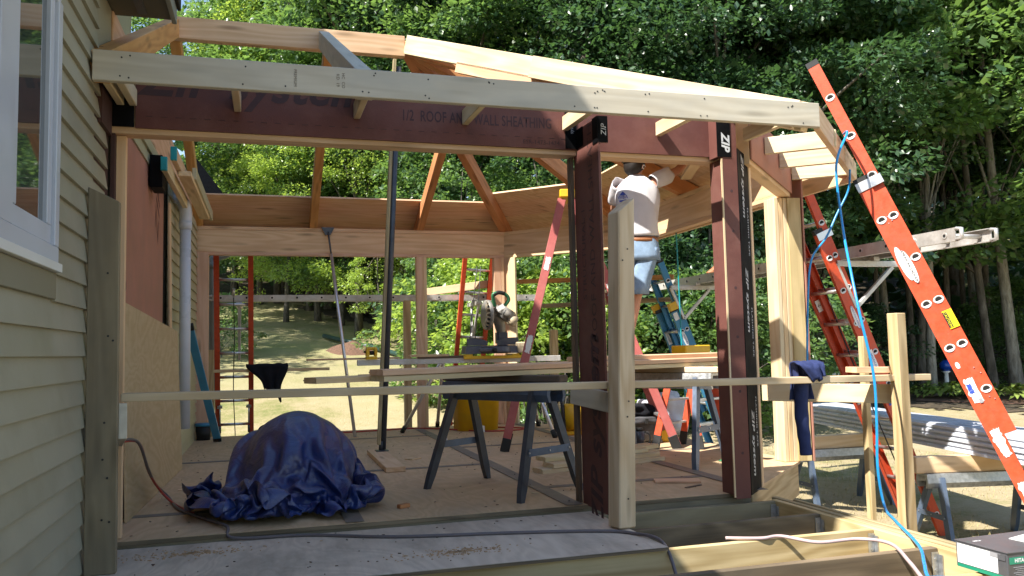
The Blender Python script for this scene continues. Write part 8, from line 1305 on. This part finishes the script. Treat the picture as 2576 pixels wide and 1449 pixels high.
1,7,7,-14,-10,-13,-20,-11,-13,-7,10,8,2,-11,15,-3,-15,-11,-11,14,11,19,-5,-7,3,-2,0,2,-3,-10,-15,-16,-6,4,10,13,16,19,17,14,14,13,4,-4,-4,3,11,19,14,10,10,-1,11,9,-6,-2,9,14,8,-9,-14,-15,5,-5,-11,-4,2,10,-13,-11,-16,-18,-11,-15,1,-7,12,-18,-5,8,7,-10,-16,-7,14,13,11,8,-1,0,-6,-14,13,-1,-10,-15,-16,-13,4,8,13,20,16,6,11,14,12,3,-4,-1,9,19,12,10,12,13,14,1,5,0,1,13,3,6,-1,-11,-10,1,3,-13,-7,6,-4,
-13,-12,-13,-7,-16,-22,-14,9,1,1,-9,5,10,-4,-16,-3,17,12,12,12,6,-7,-10,-12,-2,1,-3,-7,-15,-18,-3,11,18,16,4,3,10,14,9,4,2,3,16,12,17,14,14,13,8,-1,-1,4,15,6,-2,1,4,-7,-10,-1,9,1,-10,5,-8,-11,-16,-17,-5,-14,-21,-19,-6,-1,14,-19,15,2,15,-8,-3,15,11,11,11,9,0,-10,-12,-15,-11,-4,-2,-3,-13,-11,7,16,17,8,1,1,8,5,5,5,12,17,9,16,18,18,8,1,-2,6,19,7,5,-1,5,1,-5,-14,-8,20,5,0,-10,-7,-10,-7,-20,-12,-19,-24,
-34,-6,12,5,], dtype=int).reshape(3, 65, 65).transpose(1, 2, 0).copy()
_d[:, 0] = np.cumsum(_d[:, 0], axis=0); _d = np.cumsum(_d, axis=1)
_P = (_d.reshape(-1, 3)/500.+np.array([0, 5, 0])); _P[:, 0] = .13+(_P[:, 0]-.13)*.83; _P[:, 1] = np.maximum(_P[:, 1], 4.60)
_F = [(j*65+i, j*65+i+1, (j+1)*65+i+1, (j+1)*65+i) for j in range(64) for i in range(64)]
tp = mesh('blue_tarp', _P, _F, 'tarp', smooth=True); tag(tp, 'heap of crumpled blue tarpaulin on the porch floor', 'tarp')
_m = tp.modifiers.new('smooth', 'SUBSURF'); _m.levels = 2; _m.render_levels = 2
# ------------------------------------------------------------------ garden
def hosta(x, y, s, lf, label, seed, group='leafy plants in the garden bed'):
    r = np.random.RandomState(seed); t = thing('hosta', label, 'plant', (x, y, ground(x, y)), group); V = []; F = []
    for k in range(34):
        a = r.uniform(0, 6.28); rad = r.uniform(.05, .42)*s; h = (.10+.28*(1-rad/(.45*s))*r.uniform(.6, 1))*s; d = np.array([math.cos(a), math.sin(a), 0]); q = np.array([-math.sin(a), math.cos(a), 0]); L_ = r.uniform(.16, .26)*s; w = L_*.52
        b0 = d*rad+np.array([0, 0, h]); pts = [b0, b0+d*L_*.4+q*w*.5+np.array([0, 0, .02]), b0+d*L_*.45+np.array([0, 0, -.005]), b0+d*L_*.4-q*w*.5+np.array([0, 0, .02]), b0+d*L_+np.array([0, 0, -.07*s])]
        o = len(V); V += [tuple(p) for p in pts]; F += [(o, o+1, o+2), (o, o+2, o+3), (o+2, o+1, o+4), (o+2, o+4, o+3)]
    mesh('leaves', V, F, lf, None, True, M=Matrix.Translation((0, 0, 0))).parent = t
    return t
r5 = random.Random(8); i = 0; cnt = {'front': -1, 'back': -1}; ORD = 'first second third fourth fifth sixth seventh eighth ninth tenth eleventh twelfth'.split()
for px, d in sorted(((2318, 23.2), (2345, 22.8), (2372, 23.0), (2400, 22.6), (2428, 22.9), (2455, 22.4), (2335, 24.0), (2362, 24.1), (2392, 23.9), (2420, 24.0), (2450, 23.8), (2545, 22.0), (2572, 21.8), (2535, 23.0), (2560, 23.0), (2485, 22.9))):
    x, y = at(px, d); row = 'front' if d < 23.3 else 'back'; cnt[row] += 1; hosta(x, y, 1.15+.3*r5.random(), 'leaf_hosta', 'yellow green hosta in the %s row, %s from the left' % (row, ORD[cnt[row]]), i); i += 1
bd = []
for k in range(17): px = 2290+20*k; bd.append(at(px, 21.9-.004*(px-2290)))
top = [at(2290+20*k, 25.5) for k in range(17)][::-1]
pl_ = bd+top; V = [(x, y, ground(x, y)+.035) for x, y in pl_]; mesh_ = mesh('garden_bed', V, [(k, k+1, len(pl_)-2-k, len(pl_)-1-k) for k in range(16)], 'mulch'); tag(mesh_, kind='structure')
# rhododendron near the porch corner
for px, d, s, lab in ((1385, 12.6, 1.0, 'large leaved rhododendron right of the red stepladder rail'), (1335, 12.8, .8, 'small rhododendron behind the red stepladder'), (1415, 12.2, .8, 'low rhododendron shoots behind the middle post')):
    x, y = at(px, d); r = np.random.RandomState(px); t = thing('rhododendron', lab, 'shrub', (x, y, ground(x, y)), 'rhododendrons by the porch corner'); Vs = []; Fs = []; off = 0
    st_V, st_F = [], []
    for k in range(16):
        a = r.uniform(0, 6.28); tip = np.array([math.cos(a)*r.uniform(.1, .55)*s, math.sin(a)*r.uniform(.1, .55)*s, r.uniform(.7, 1.55)*s]); v, f_ = tube_geo([(0, 0, 0), tuple(tip*np.array([.6, .6, .5])), tuple(tip)], .012, 5, False); o = len(st_V); st_V += v; st_F += [tuple(o+q for q in ff) for ff in f_]
        n = 11; cen = np.tile(tip, (n, 1)); ang = np.linspace(0, 6.28, n)+a; out = np.stack([np.cos(ang), np.sin(ang), np.full(n, .1)], 1); V, F = leaves_geo(cen, out*3, .17*s, .15, r, .34); Vs.append(V); Fs.append(F+off); off += len(V)
    o = bpy.data.objects.new('leaves', fast_mesh('leaves', np.concatenate(Vs), np.concatenate(Fs), 'leaf_rhodo')); COL.objects.link(o); o.parent = t
    o = mesh('stems', st_V, st_F, 'bark'); o.parent = t
# grass tufts near the camera side
gr = np.random.RandomState(2); n = 26000; gx = gr.uniform(4.4, 13, n); gy = gr.uniform(2.5, 14, n); gz = np.array([ground(a_, b2) for a_, b2 in zip(gx, gy)])
k_ = gr.uniform(0, 1, n)*(.5+.5*np.sin(gx*1.9+1)*np.sin(gy*1.6)) > .12; gx, gy, gz = gx[k_], gy[k_], gz[k_]; n = len(gx); hh = gr.uniform(.018, .05, n); aa = gr.uniform(0, 6.28, n); lx = gr.normal(0, .018, n); ly = gr.normal(0, .018, n)
V = np.stack([np.stack([gx-np.cos(aa)*.005, gy-np.sin(aa)*.005, gz-.005], 1), np.stack([gx+np.cos(aa)*.005, gy+np.sin(aa)*.005, gz-.005], 1), np.stack([gx+lx, gy+ly, gz+hh], 1)], 1).reshape(-1, 3); ii = np.arange(n)*3
o = bpy.data.objects.new('grass', fast_mesh('grass', V, np.stack([ii, ii+1, ii+2], 1), 'straw')); COL.objects.link(o); tag(o, 'dry straw coloured grass blades on the near lawn', 'grass', kind='stuff')
# birdbath with a blue globe, sign stand
x, y = at(2368, 24.5); bb_ = thing('gazing_globe', 'blue globe on a pale pedestal in the garden bed', 'ornament', (x, y, ground(x, y))); z = ground(x, y)
tube('pedestal', [(x, y, z), (x, y, z+.1), (x, y, z+.2), (x, y, z+.62), (x, y, z+.68)], [.16, .14, .07, .06, .13], 'white_label', bb_, 16)
bm = bmesh.new(); bmesh.ops.create_uvsphere(bm, u_segments=24, v_segments=14, radius=.17); bmobj('globe', bm, 'blue_globe', bb_, True, M=Matrix.Translation((x, y, z+.84)))
for px, lab, d in ((2095, 'white sign panel on black legs standing on the lawn behind the navy shirt', 17.5), (1945, 'white panel on black legs on the lawn just right of the corner post', 17.0)):
    x, y = at(px, d); z = -.8+.1; s_ = thing('yard_sign', lab, 'sign', (x, y, -.8), 'white panels on the lawn'); Ms = facing((x, y, .1), (.96, -.28, 0), (-.28, -.96, 0)); bmobj('panel', cube_bm(.62, .34, .02, .002), 'white_label', s_, M=Ms)
    for q in (-.33, .33): bmobj('leg', cube_bm(.02, 1.0, .02, .001), 'black_metal', s_, M=Ms @ Matrix.Translation((q, -.30, 0)))
gl = mesh('green_leaf_bag', [(3.45+.08*math.cos(a)*(1+.2*math.sin(3*a)), 5.78+.05*math.sin(a), .004) for a in np.linspace(0, 6.28, 13)[:-1]]+[(3.45, 5.78, .035)], [(i, (i+1) % 12, 12) for i in range(12)], 'green_handle'); tag(gl, 'small green plastic scrap on the porch floor by the corner post', 'scrap')
